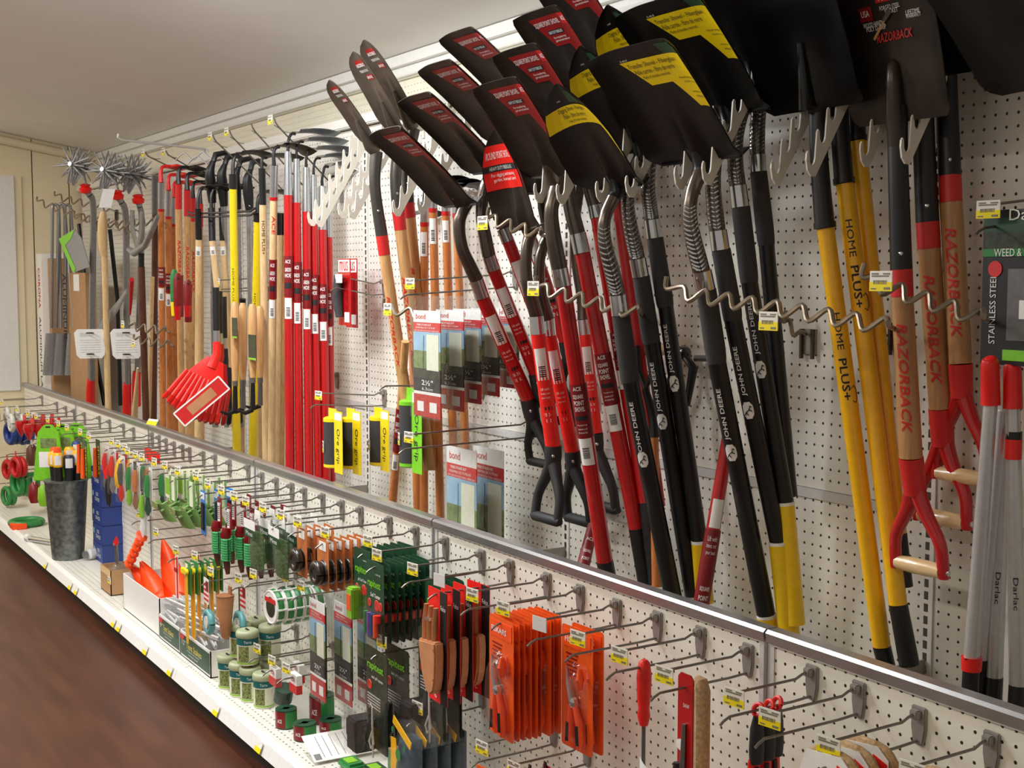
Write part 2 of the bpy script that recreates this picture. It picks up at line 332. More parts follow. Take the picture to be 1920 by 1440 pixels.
# ------------------------------------------------------------------ low gondola in front
FY = -.40; RZ = .857; DZ = .11; LY = -.715
SEAM = [-.42, -1.79, -3.133, -4.526, -5.90, -7.30]
lg = thing('low_gondola', 'low pegboard display unit with metal top rail and white base shelf', 'shelf unit', (-3.0, FY, 0))
lx = [.6] + SEAM + [XE + .03]
for a, b in zip(lx, lx[1:]):
    MB().box((b + .02, FY, DZ), (a - .02, FY + .012, RZ - .022)).build('peg_panel', 'peg_front', lg)
    m = MB(); x0, x1 = b + .003, a - .003
    prof = [(FY - .008, RZ - .024), (FY - .010, RZ - .006), (FY - .004, RZ), (FY + .024, RZ), (FY + .03, RZ - .006), (FY + .03, RZ - .024)]
    k = len(prof); m.add([(x0, y, z) for y, z in prof] + [(x1, y, z) for y, z in prof], [tuple(range(k)), tuple(reversed(range(k, 2 * k)))] + [(i, i + k, (i + 1) % k + k, (i + 1) % k) for i in range(k)])
    m.build('top_rail', 'rail', lg)
    MB().box((x0, FY - .0045, RZ - .029), (x1, FY + .01, RZ - .0245)).build('rail_lip', 'panelgrey', lg)
for x in SEAM:
    MB().box((x - .02, FY - .003, DZ), (x + .02, FY + .028, RZ - .022)).build('post', 'panelgrey', lg)
    MB().box((x - .0035, FY - .007, DZ), (x + .0035, FY - .002, RZ - .024)).build('post_rib', 'rail', lg)
MB().box((XE + .03, FY + .014, DZ), (.6, FY + .026, RZ - .03)).build('rear_panel', 'upright', lg)
for a, b in zip(lx, lx[1:]):
    MB().box((b + .002, LY + .02, DZ - .025), (a - .002, FY + .01, DZ)).build('base_shelf', 'deck_perforated', lg)
    m = MB().prism([(LY, DZ - .001), (LY + .024, DZ + .004), (LY + .026, DZ - .004), (LY + .01, DZ - .01), (LY - .008, DZ - .042), (LY - .014, DZ - .04)], (b + .001, 0, 0), YA, ZA, XA, (a - b) - .002)
    m.build('price_channel', 'trim', lg)
MB().box((XE + .03, LY + .025, 0), (.6, LY + .055, DZ - .026)).build('kick_plate', 'kick', lg)
MB().box((XE + .03, LY + .055, 0), (.6, FY + .03, DZ - .026)).build('base', 'kick', lg)
# shelf-edge price tags clipped in the channel
def edge_tag(px, py, w=.046):
    p = P(px, py, Y=LY - .012)
    m = MB().obox((p.x, LY - .0125, DZ - .019), (w / 2, 0, 0), (0, .0062, .0165), (0, -.0009, .0004))
    o = m.build('shelf_price_tag', 'tagw'); tag(o, 'white and yellow price tag in the front channel of the base shelf', 'price tag', 'price tags on the base shelf edge')
    k = MB().obox((p.x, LY - .0165, DZ - .0275), (w / 2, 0, 0), (0, .0028, .0075), (0, -.0009, .0004)); k.build('yellow_strip', 'tagy', o)
for q in ((85, 1045), (131, 1084), (142, 1093), (212, 1147), (222, 1157), (272, 1196), (318, 1237), (405, 1312), (485, 1375), (560, 1432)): edge_tag(*q)
# tag standing on the top rail
p = P(284, 794, Y=FY); o = MB().obox((p.x, FY + .005, RZ + .012), (.035, .012, 0), (0, .001, .0), (.0, .006, .013)).build('rail_price_tag', 'tagw'); tag(o, 'single yellow and white price tag lying on the top rail', 'price tag')
MB().obox((p.x, FY + .002, RZ + .008), (.035, .012, 0), (0, -.0012, .0), (.0, .003, .008)).build('yellow_strip', 'tagy', o)
# ------------------------------------------------------------------ long-handled tools
def resolve(secs, X0, X1, _fit=False):
    y0 = secs[0][2][0][1]; y1 = secs[-1][2][-1][1]
    out = []
    for s in secs:
        L = []
        for px, py, w in s[2]:
            p = P(px, py, X=X0 + (X1 - X0) * (py - y0) / max(1, y1 - y0)); L.append((p, rpx(w, p)))
        out.append(L)
    if not _fit:                                      # keep the lower end clear of the pegboard
        yb = min(out[-1][-1][0].y, -.05 - rpx(secs[-1][2][-1][2], out[-1][-1][0]))
        if yb < out[-1][-1][0].y: return resolve(secs, X0, P(secs[-1][2][-1][0], secs[-1][2][-1][1], Y=yb).x, True)
    return out
def anchor(px, py, Y): return P(px, py, Y=Y).x
def smoothpath(L, k=4):
    if len(L) < 3: return L
    out = []
    for i in range(len(L) - 1):
        p0, p1, p2, p3 = L[max(i - 1, 0)], L[i], L[i + 1], L[min(i + 2, len(L) - 1)]
        for j in range(k):
            t = j / k
            f = lambda a, b, c, d: .5 * ((2 * b) + (c - a) * t + (2 * a - 5 * b + 4 * c - d) * t * t + (3 * b - a - 3 * c + d) * t ** 3)
            out.append((V([f(p0[0][q], p1[0][q], p2[0][q], p3[0][q]) for q in range(3)]), f(p0[1], p1[1], p2[1], p3[1])))
    out.append(L[-1])
    return out
def tool(name, label, cat, secs, X0, X1=None, group=None, n=14):
    X1 = X0 if X1 is None else X1
    secs = [(s[0], s[1], [s[2][0], s[2][2]]) if s[0] == 'shaft' and len(s[2]) == 3 else s for s in secs]
    R = resolve(secs, X0, X1); allp = [q[0] for L in R for q in L]
    low = min(allp, key=lambda p: p.z)
    t = thing(name, label, cat, tuple(low), group)
    for s, L in zip(secs, R):
        S = smoothpath(L)
        MB().tube([q[0] for q in S], [q[1] for q in S], n).build(s[0], s[1], t, True)
    return t, R
RPROF = [(0, .72), (.06, .93), (.14, 1), (.35, 1), (.55, .96), (.7, .82), (.82, .62), (.92, .36), (.975, .16), (1, .03)]
QPROF = [(0, .88), (.04, .98), (.1, 1), (.9, 1.0), (.96, .99), (.985, .965), (1, .92)]
TPROF = [(0, .55), (.1, .8), (.25, 1), (.75, .96), (.88, .8), (.95, .52), (1, .06)]
SPROF = [(0, .6), (.12, .9), (.3, 1), (.9, 1.06), (1, 1.02)]
def interp(pr, s):
    s = min(1, max(0, s))
    for (a, b), (c, d) in zip(pr, pr[1:]):
        if s <= c: return b + (d - b) * (s - a) / (c - a)
    return pr[-1][1]
def blade(t, A, T, W, prof, m, conc=.16, ridge=.022, thick=.003, name='blade', wd=None):
    pw = 2.2 if prof is not QPROF else 5
    if prof is QPROF: conc *= .62
    A, T = V(A), V(T); L = (T - A); ln = L.length; L.normalize()
    wd = V(wd) if wd else XA.copy(); wd = (wd - L * wd.dot(L)).normalized(); N = L.cross(wd)
    if N.dot(CAMP - A) < 0: N = -N
    def fn(u, s):
        hw = W / 2 * interp(prof, s)
        z = conc * W * (abs(u) ** pw) * min(1, s * 6 + .25) * (interp(prof, s)) - .02 * ln * math.sin(math.pi * s) + ridge * math.exp(-(u / .17) ** 2) * max(0, 1 - s / .6)
        return A + L * (s * ln) + wd * (u * hw) + N * z
    MB().grid(lambda u, v: (fn(u * 2 - 1, v), N), 18, 22, thick).build(name, m, t, True)
    fn.W = W; fn.ln = ln; fn.N = N; fn.prof = prof; fn.L = L; fn.wd = wd; fn.A = A
    return fn
def bpatch(t, fn, s0, s1, ul, ur, m, name, off=.0012, nu=10, nv=8, arc=0.0):
    def g(u, v):
        s = s0 + (s1 - s0) * v; a = ul(s) if callable(ul) else ul; b = ur(s) if callable(ur) else ur; uu = a + (b - a) * u
        return fn(uu, s - arc * uu * uu) + fn.N * off, fn.N
    return MB().grid(g, nu, nv).build(name, m, t)
def btext(t, fn, items, m, name='lettering', off=.0026, arc=0.0):
    mb = MB()
    for s, uc, sc, w, h in items:
        hw = fn.W / 2
        tsurf(mb, s, lambda x, y: fn(uc + x / hw, sc + y / fn.ln - arc * (uc + x / hw) ** 2) + fn.N * off, w, h, 2)
    return mb.build(name, m, t)
def steps(t, fn, m='greysteel'):
    for sg in (-1, 1):
        a = fn(sg * .45, .0); b = fn(sg * .97, .02); c = (a + b) / 2; h = (b - a) / 2
        MB().obox(c - fn.N * .012, h, fn.N * .016, fn.L * .0022).build('foot_step', m, t, bevel=.001)
def collar_bands(t, L, m='chrome'):
    pass
def dgrip(t, top, r, X, pts, m='blkrub', bar_mat=None, tube_r=None):
    """D handle: pts = left arm top, left arm mid, left bottom, right bottom, right arm mid, right arm top as pixels in the plane x = X"""
    q = [P(px, py, X=X + dx) for px, py, dx in pts]; rr = tube_r
    ring = [top] + [q[0], q[1], q[2]]; ring2 = [top] + [q[5], q[4], q[3]]
    for k in (ring, ring2):
        S = smoothpath([(p, r if i == 0 else rr) for i, p in enumerate(k)])
        MB().tube([a for a, b in S], [b for a, b in S], 12).build('handle_arm', m, t, True)
    d = (q[3] - q[2]).normalized()
    MB().tube([q[2] - d * rr * .6, q[2] + d * rr * .3, q[3] - d * rr * .3, q[3] + d * rr * .6], [rr * .7, rr * 1.12, rr * 1.12, rr * .7], 14).build('hand_grip', bar_mat or m, t, True)
    return q
def sticker(t, A, B, r, t0, t1, m, face, a=52, name='sticker', off=1.006):
    return MB().cyl(A, B, r * off + .0003, t0, t1, -a, a, face).build(name, m, t, True)
def bars(mb, A, B, r, t0, t1, face, n=9, wid=24):
    rnd = random.Random(5); ts = t0
    for i in range(n):
        w = (t1 - t0) / n; mb.cyl(A, B, r * 1.012 + .0007, ts, ts + w * rnd.choice((.25, .45, .6)), -wid, wid, face, 4); ts += w
def ace_wrap(t, A, B, r, a, b, face, words=('SQUARE', 'POINT', 'SHOVEL')):
    """dark red printed sleeve with white words and a barcode label, from fraction a to b of the handle (b is the barcode's end)"""
    A, B = V(A), V(B); ln = (B - A).length; d = b - a; mid = a + d * .66
    sticker(t, A, B, r, a, mid, 'redlabel', face, 100, 'printed_label')
    sticker(t, A, B, r, mid + .002, b, 'white', face, 50, 'barcode_sticker')
    mb = MB(); h = d * ln
    around(mb, 'ACE', A, B, r, a + d * .05, r * 1.0, h * .05, face)
    for i, w in enumerate(words): around(mb, w, A, B, r, a + d * (.15 + .075 * i), r * 1.25, h * .058, face)
    around(mb, 'Transferring', A, B, r, a + d * .50, r * 1.2, h * .026, face); around(mb, 'coarse soil', A, B, r, a + d * .545, r * 1.1, h * .026, face); around(mb, '& materials', A, B, r, a + d * .59, r * 1.1, h * .026, face)
    mb.build('lettering', 'white', t)
    MB().cyl(A, B, r * 1.01 + .0005, a + d * .385, a + d * .44, -45, 45, face).build('black_strip', 'ink', t, True)
    mb = MB(); bars(mb, A, B, r, mid + d * .12, b - d * .07, face); mb.build('barcode', 'ink', t)
def crimp(t, L, k=15):
    """rows of pressed chevron ridges on a bent neck"""
    S = smoothpath(L, 6); n = len(S); mb = MB()
    for i in range(k):
        j = int(n * (.36 + .62 * i / k)); j = min(j, n - 2); p, r = S[j]; ax = (S[j + 1][0] - p).normalized(); f = tocam(p); f = (f - ax * f.dot(ax)).normalized(); g = ax.cross(f)
        for s in (-1, 1):
            a = math.radians(18 * s); b = math.radians(58 * s)
            c0 = math.radians(2 * s)
            def q(w, dn): return p - ax * (r * dn) + (f * math.cos(w) + g * math.sin(w)) * r * .95
            mb.tube([q(c0, 0), q((c0 + b) / 2, .22), q(b, .5)], [r * .15, r * .17, r * .12], 6)
    mb.build('crimp_ridges', 'chrome', t, True)

# ---- black fibreglass shovels with yellow blade labels
def jd(kind, tip, sh, W, neck, collar, foam, black, end, Yn, txt, logo, label, grp, tiptop=True, X1d=0.0):
    X0 = anchor(*sh, Yn)
    secs = [('neck', 'neck', neck), ('collar', 'chrome', collar), ('foam_grip', 'foam', foam), ('shaft', 'jdblk', black)]
    if end: secs.append(('white_ring', 'white', [(end[0][0], end[0][1] - 1, end[0][2] + .5), (end[0][0] + .5, end[0][1] + 5, end[0][2] + .5)])); secs.append(('yellow_end', 'yellowtip', end))
    t, R = tool('transfer_shovel' if kind == 'T' else 'digging_shovel', label, 'shovel', secs, X0, X0 + X1d, grp)
    crimp(t, R[0])
    A = P(*sh, X=X0); T = P(*tip, X=X0)
    n0 = R[0][0][0]
    MB().tube([n0, A.lerp(n0, .4), A + (T - A) * .12], [R[0][0][1], R[0][0][1] * 1.2, R[0][0][1] * .8], 12).build('socket', 'bladeblk', t, True)
    fn = blade(t, A, T, W, QPROF if kind == 'T' else RPROF, 'bladeblk', .17 if kind == 'T' else .13); steps(t, fn, 'darksteel')
    if kind == 'T':
        bpatch(t, fn, .885, .66, lambda s: -.55 + (.885 - s) * 1.7, .86, 'ylabel', 'blade_label')
        bpatch(t, fn, .66, .44, lambda s: .30 + (.66 - s) * 1.3, .86, 'ylabel', 'label_leg')
        bpatch(t, fn, .975, .885, lambda s: .38 + (.975 - s) * 1.2, .86, 'greend', 'logo_patch')
        btext(t, fn, [('Transfer Shovel - Fiberglass', .12, .835, W * .54, .014), ('Pelle carrée - fibre de verre', .10, .785, W * .44, .012), ('Made of durable materials', .06, .735, W * .3, .007), ('Flared design', .66, .68, W * .17, .007), ('blade step', .7, .645, W * .14, .006), ('tempered', .72, .56, W * .12, .006), ('steel', .74, .525, W * .1, .006)], 'ink')
    else:
        bpatch(t, fn, .80, .62, -.97, .97, 'ylabel', 'blade_label', arc=.03)
        bpatch(t, fn, .62, .36, lambda s: .72 + (.62 - s) * .9, .985, 'ylabel', 'label_leg', arc=.03)
        bpatch(t, fn, .93, .82, .05, .62, 'greend', 'logo_patch')
        btext(t, fn, [('Digging Shovel - Fiberglass', -.02, .765, W * .54, .014), ('Pelle - fibre de verre', -.05, .71, W * .4, .012), ('Made of durable materials', -.05, .66, W * .3, .007)], 'ink', arc=.03)
    btext(t, fn, [('0-44-0', -.42, .90 if kind == 'T' else .85, W * .08, .005)], 'white')
    L = R[3]; A_, r0 = L[0]; B_, r1 = L[-1]
    f = tocam(A_.lerp(B_, .4))
    def fr(py): return (py - black[0][1]) / (black[-1][1] - black[0][1])
    mb = MB()
    if txt:
        a, b = fr(txt[0]), fr(txt[1]); rr = r0 + (r1 - r0) * a
        fl = (f + RGT * -.38).normalized()
        tcyl(mb, 'JOHN DEERE', A_, B_, rr * 1.0 + .0006, (a + b) / 2, (B_ - A_).length * (b - a), rr * .62, fl, -1, 1)
        mb.build('lettering', 'white', t)
    if logo:
        a = fr(logo); rr = r0 + (r1 - r0) * a; fl = (f + RGT * -.38).normalized(); h = .019 / (B_ - A_).length
        m = MB()
        for i in range(14):
            v0, v1 = -1 + i / 7, -1 + (i + 1) / 7; wv = 34 * max(.3, 1 - max(abs(v0), abs(v1)) ** 4) ** .5
            m.cyl(A_, B_, rr * 1.01 + .001, a + h * v0, a + h * v1, -wv, wv, fl, 6)
        m.build('logo_shield', 'white', t, True)
        m = MB(); ax = (B_ - A_).normalized(); fl = (fl - ax * fl.dot(ax)).normalized(); gg = ax.cross(fl); c = A_.lerp(B_, a) + fl * (rr * 1.01 + .0026)
        for pl in ([(-.006, .010), (-.003, .002), (.005, -.004), (.008, -.010)], [(-.003, .002), (-.009, -.002)], [(.005, -.004), (.0, -.010)], [(-.006, .010), (-.010, .007)]):
            m.tube([c + gg * x - ax * y for x, y in pl], .0011, 5)
        m.build('deer_mark', 'ink', t)
    return t
GT = 'black fibreglass transfer shovels'; GD = 'black fibreglass digging shovels'
jd('D', (1043, 157), (1163, 350), .245, [(1150, 372, 26), (1134, 410, 24), (1134, 455, 27), (1149, 515, 31), (1158, 553, 31)], [(1158, 553, 33), (1163, 590, 34)], [(1164, 590, 34), (1178, 690, 36), (1182, 715, 33)], [(1182, 713, 32), (1213, 855, 33), (1262, 1120, 34)], None, -.30, (748, 845), 853, 'black digging shovel with pointed blade, lowest and outermost on its white hook', GD)
jd('D', (1088, 86), (1208, 282), .245, [(1196, 305, 26), (1178, 345, 24), (1178, 400, 27), (1188, 455, 30), (1195, 485, 30)], [(1195, 485, 33), (1201, 518, 33)], [(1202, 518, 33), (1218, 620, 35), (1222, 642, 33)], [(1222, 640, 31), (1238, 760, 32), (1300, 1115, 33)], None, -.22, (675, 765), 783, 'black digging shovel with pointed blade, middle one of three on the hook', GD)
jd('D', (1138, 10), (1257, 207), .245, [(1243, 235, 26), (1222, 290, 24), (1215, 350, 27), (1219, 390, 28), (1222, 412, 28)], [(1222, 412, 31), (1227, 446, 31)], [(1228, 446, 32), (1244, 550, 34), (1248, 575, 31)], [(1248, 573, 30), (1262, 690, 31), (1311, 1012, 31)], [(1312, 1014, 33), (1322, 1130, 34)], -.14, (606, 695), 715, 'black digging shovel with yellow handle end, closest to the pegboard on its hook', GD)
jd('T', (1189, 84), (1320, 300), .285, [(1312, 325, 30), (1296, 370, 26), (1294, 415, 29), (1304, 465, 33), (1315, 508, 34)], [(1316, 508, 37), (1323, 543, 38)], [(1324, 543, 38), (1340, 650, 40), (1344, 680, 36)], [(1344, 678, 35), (1385, 850, 36), (1436, 1150, 36)], [(1437, 1152, 37), (1442, 1190, 38)], -.30, (722, 815), 838, 'black transfer shovel with square blade, lowest and outermost on its white hook', GT)
jd('T', (1240, -2), (1371, 214), .285, [(1362, 238, 30), (1345, 280, 26), (1337, 335, 29), (1340, 390, 31), (1345, 432, 31)], [(1346, 432, 34), (1351, 468, 35)], [(1352, 468, 36), (1370, 570, 38), (1374, 600, 35)], [(1374, 598, 34), (1396, 735, 35), (1459, 1014, 34)], [(1460, 1016, 38), (1480, 1190, 40)], -.22, (645, 735), 762, 'black transfer shovel with square blade, middle one of three on the hook', GT)
jd('T', (1291, -86), (1420, 132), .285, [(1412, 156, 30), (1392, 210, 26), (1380, 260, 28), (1379, 310, 30), (1383, 348, 31)], [(1383, 348, 34), (1388, 388, 34)], [(1389, 388, 35), (1402, 500, 36), (1405, 530, 33)], [(1405, 528, 32), (1424, 680, 33), (1472, 940, 33)], [(1472, 942, 35), (1492, 1170, 36)], -.14, (560, 660), 688, 'black transfer shovel partly hidden behind the other square blades', GT)
jd('T', (1340, -168), (1468, 52), .285, [(1462, 74, 30), (1440, 130, 26), (1424, 200, 28), (1420, 250, 29), (1420, 290, 29)], [(1420, 290, 31), (1422, 322, 31)], [(1422, 322, 32), (1434, 430, 34), (1437, 460, 31)], [(1437, 458, 30), (1452, 600, 31), (1480, 930, 31)], None, -.07, None, None, 'black transfer shovel tucked innermost against the pegboard behind three others', GT)

# ---- square point shovels with dark red blade labels
def ace_sq(tip, sh, W, secs, Yn, label, grp, wrap=None, words=('SQUARE', 'POINT', 'SHOVEL'), D=None, rnd=False, nm=None, X1d=0.0, m='bladegrey'):
    X0 = anchor(*sh, Yn)
    t, R = tool(nm or ('round_point_shovel' if rnd else 'square_point_shovel'), label, 'shovel', secs, X0, X0 + X1d, grp)
    A = P(*sh, X=X0); T = P(*tip, X=X0); n0 = R[0][0][0]
    MB().tube([n0, A.lerp(n0, .35), A + (T - A) * .14], [R[0][0][1], R[0][0][1] * 1.25, R[0][0][1] * .7], 12).build('socket', 'neck', t, True)
    fn = blade(t, A, T, W, RPROF if rnd else QPROF, m, .15); steps(t, fn)
    if rnd:
        bpatch(t, fn, .86, .42, -.96, .55, 'redbright', 'blade_label'); bpatch(t, fn, .665, .60, -.96, .55, 'ink', 'black_strip', .002)
        btext(t, fn, [('ROUND POINT SHOVEL', -.2, .76, W * .66, .019), ('HEAVY DUTY FIBERGLASS', -.25, .632, W * .5, .010), ('For digging and moving', -.22, .56, W * .5, .012), ('garden, loam and sand', -.2, .51, W * .48, .012)], 'white')
    else:
        bpatch(t, fn, .93, .63, lambda s: -.62 + (.93 - s) * 1.5, .88, 'redblade', 'blade_label'); bpatch(t, fn, .63, .30, lambda s: .36 + (.63 - s) * 1.1, .88, 'redblade', 'label_leg')
        bpatch(t, fn, .93, .82, .56, .86, 'redflat', 'logo_patch', .002)
        bpatch(t, fn, .79, .745, -.18, .42, 'ink', 'black_strip', .002)
        btext(t, fn, [('SQUARE POINT SHOVEL', .0, .86, W * .50, .016), ('HEAVY DUTY FIBERGLASS', .12, .767, W * .27, .008), ('For transferring', .16, .71, W * .24, .008), ('grain and soil mixtures', .2, .68, W * .28, .008), ('ACE', .71, .875, W * .1, .013)], 'white')
    if wrap:
        i, a, b = wrap; A_, r = R[i][0]; B_ = R[i][-1][0]
        ace_wrap(t, A_, B_, max(r, R[i][-1][1]), a, b, (tocam(A_.lerp(B_, .5)) + RGT * -.25).normalized(), words)
    return t, R, X0
GS = 'square point shovels with long red handles'
ace_sq((935, 150), (1040, 330), .215, [('neck', 'neck', [(1047, 345, 30), (1034, 390, 27), (1037, 440, 30), (1049, 503, 31)]), ('collar', 'chrome', [(1049, 503, 32), (1055, 536, 33)]), ('shaft', 'red', [(1056, 536, 30), (1100, 840, 31), (1134, 1052, 31)]), ('black_end', 'blk', [(1134, 1052, 32), (1142, 1095, 33)])], -.30,
       'square point shovel with long red handle, outermost on its white hook', GS, (2, .345, .635))
ace_sq((972, 88), (1079, 268), .215, [('neck', 'neck', [(1082, 290, 28), (1066, 345, 27), (1071, 390, 29), (1083, 438, 30)]), ('collar', 'chrome', [(1083, 438, 32), (1091, 474, 33)]), ('shaft', 'red', [(1092, 474, 30), (1140, 760, 31), (1194, 990, 31)]), ('black_end', 'blk', [(1194, 990, 32), (1213, 1095, 34)])], -.22,
       'square point shovel with long red handle, second from the pegboard on its hook', GS, (2, .36, .64))
ace_sq((1010, 18), (1118, 200), .215, [('neck', 'neck', [(1120, 224, 27), (1103, 290, 26), (1104, 340, 28), (1116, 385, 29)]), ('collar', 'chrome', [(1116, 385, 30), (1121, 408, 31)]), ('shaft', 'red', [(1121, 408, 28), (1165, 690, 29), (1212, 942, 29)]), ('black_end', 'blk', [(1212, 942, 30), (1232, 1095, 32)])], -.14,
       'square point shovel with long red handle, nearest the pegboard on its hook', GS, (2, .40, .60))
ace_sq((1046, -50), (1152, 132), .215, [('neck', 'neck', [(1156, 156, 26), (1141, 220, 25), (1144, 300, 26), (1156, 350, 27)]), ('collar', 'chrome', [(1156, 350, 28), (1160, 376, 28)]), ('shaft', 'redflat', [(1160, 376, 25), (1182, 560, 26), (1235, 950, 26)])], -.07,
       'square point shovel mostly hidden, only its dark label and upper red shaft showing', GS)
# short shovels with D handles
GS2 = 'short red D-handled square shovels'
def dgr(t, R, X0, top, pts, pin=None, w=15):
    top_p = P(top[0], top[1], X=X0); r = rpx(w, top_p)
    s0 = R[-1][-1]
    MB().tube([s0[0], top_p], [s0[1] * 1.06, rpx(24, top_p)], 14).build('handle_socket', 'blkrub', t, True)
    dgrip(t, top_p, rpx(22, top_p), X0, [(a, b, -.045) for a, b in pts[:3]] + [(a, b, .045) for a, b in pts[3:]], tube_r=r * .9)
    if pin: q = P(*pin, X=X0); MB().lathe(q + tocam(q) * s0[1] * .8, [(.004, -.004), (.004, .004), (.002, .006)], 10, tocam(q)).build('rivet', 'chrome', t, True)
# D grips: width along x is set by dx, so the pixel targets are the grip's mid line
def dsimple(t, R, X0, px0, py0, px1, py1, hw=.052, w=17):
    """D handle below the shaft end: from the socket (px0,py0) down to the grip bar's middle (px1,py1)"""
    a = P(px0, py0, X=X0); b = P(px1, py1, X=X0); s0 = R[-1][-1]; r = rpx(w, a) * .9; ax = (b - a).normalized(); ln = (b - a).length
    W_ = (XA - ax * XA.dot(ax)).normalized()
    MB().tube([s0[0], s0[0] + (a - s0[0]) * .5, a], [s0[1] * 1.08, s0[1] * 1.12, s0[1] * 1.0], 14).build('handle_socket', 'blkrub', t, True)
    for sg in (-1, 1):
        S = smoothpath([(a - ax * .01, s0[1] * .95), (a + ax * ln * .22 + W_ * sg * hw * .42, r * 1.25), (a + ax * ln * .6 + W_ * sg * hw * .95, r), (b + W_ * sg * hw, r)], 5)
        MB().tube([p for p, q in S], [q for p, q in S], 12).build('handle_arm', 'blkrub', t, True)
    MB().tube([b - W_ * (hw + r * .9), b - W_ * hw, b + W_ * hw, b + W_ * (hw + r * .9)], [r * .75, r * 1.12, r * 1.12, r * .75], 14).build('hand_grip', 'blkrub', t, True)
    f = tocam(a); MB().lathe(s0[0].lerp(a, .5) + f * s0[1] * 1.0, [(.0045, -.004), (.0045, .003), (.002, .005)], 10, f).build('rivet', 'chrome', t, True)
def ace_label_small(t, R, i, a, b, rev=True):
    A_, r = R[i][0]; B_ = R[i][-1][0]; f = (tocam(A_) + RGT * -.1).normalized()
    sticker(t, A_, B_, r, a, a + (b - a) * .36, 'white', f, 48, 'barcode_sticker')
    mb = MB(); bars(mb, A_, B_, r, a + (b - a) * .2, a + (b - a) * .33, f, 6); mb.build('barcode', 'ink', t)
    sticker(t, A_, B_, r, a + (b - a) * .38, b, 'redflat', f, 100, 'printed_label')
    mb = MB(); ln = (B_ - A_).length
    for k, w in enumerate(('Lift with', 'knees, not', 'your back')): around(mb, w, A_, B_, r, a + (b - a) * (.46 + .05 * k), r * 1.2, ln * (b - a) * .03, f)
    for k, w in enumerate(('18-36', 'IN.')): around(mb, w, A_, B_, r, a + (b - a) * (.75 + .07 * k), r * 1.1, ln * (b - a) * .04, f)
    mb.build('lettering', 'white', t)
    MB().cyl(A_, B_, r * 1.01 + .0006, a + (b - a) * .66, a + (b - a) * .70, -40, 20, f).build('black_strip', 'ink', t, True)
def sqD(tip, sh, neck, c0, c1, red1, Yn, label, dpts, X1d=0.0, w=27):
    t, R, X0 = ace_sq(tip, sh, .205, [('neck', 'neck', neck), ('collar', 'chrome', [(*c0, w + 1), (*c1, w + 2)]), ('shaft', 'red', [(*c1, w), (*red1, w + 1)])], Yn, label, GS2, X1d=X1d)
    ace_label_small(t, R, 2, .16, .92); dsimple(t, R, R[-1][-1][0].x, *dpts)
sqD((727, 240), (868, 385), [(880, 372, 28), (862, 412, 24), (866, 462, 24), (882, 500, 26), (894, 525, 27)], (894, 525), (905, 558), (990, 748), -.32, 'short square shovel with D handle and lowest dark blade beside the narrow spades', (1000, 790, 1012, 868))
sqD((782, 177), (924, 322), [(934, 312, 26), (910, 350, 23), (903, 400, 23), (910, 445, 25), (917, 480, 26)], (917, 480), (926, 506), (1005, 700), -.24, 'short square shovel with D handle, second up in its hook', (1012, 735, 1020, 815), w=25)
sqD((820, 117), (962, 262), [(972, 252, 25), (945, 300, 22), (932, 350, 22), (936, 395, 24), (943, 428, 25)], (943, 428), (953, 452), (1040, 680), -.16, 'short square shovel with D handle, third up in its hook', (1046, 715, 1056, 790), w=24)
sqD((860, 57), (1001, 202), [(1010, 192, 24), (982, 250, 21), (966, 310, 21), (966, 350, 23), (972, 380, 24)], (972, 380), (980, 402), (1060, 640), -.09, 'short square shovel with D handle, highest in its hook under the ceiling', (1066, 672, 1078, 745), w=23)
def rdD(tip, sh, neck, c0, c1, red1, Yn, label, dpts, w=28):
    t, R, X0 = ace_sq(tip, sh, .20, [('neck', 'neck', neck), ('collar', 'chrome', [(*c0, w - 1), (*c1, w)]), ('shaft', 'redbright', [(*c1, w), (*red1, w + 2)])], Yn, label, 'short red D-handled round point shovels', rnd=True)
    ace_label_small(t, R, 2, .12, .9); dsimple(t, R, R[-1][-1][0].x, *dpts, hw=.055, w=20)
rdD((928, 244), (985, 428), [(1000, 424, 25), (988, 465, 22), (987, 520, 23), (998, 565, 25), (1006, 593, 26)], (1006, 593), (1009, 626), (1037, 836), -.26, 'short round point shovel with bright red blade label and black D handle', (1037, 870, 1024, 972))
rdD((966, 178), (1020, 362), [(1030, 440, 24), (1014, 475, 21), (1011, 525, 22), (1020, 572, 24), (1028, 598, 25)], (1028, 598), (1031, 629), (1073, 846), -.18, 'short round point shovel hidden behind the first one with black D handle', (1076, 880, 1086, 975), w=25)
rdD((1020, 150), (1075, 330), [(1090, 330, 22), (1080, 400, 20), (1080, 480, 21), (1092, 560, 22), (1094, 600, 23)], (1094, 600), (1097, 628), (1118, 812), -.09, 'short round point shovel closest to the pegboard, D handle behind the red shafts', (1120, 850, 1132, 950), w=22)

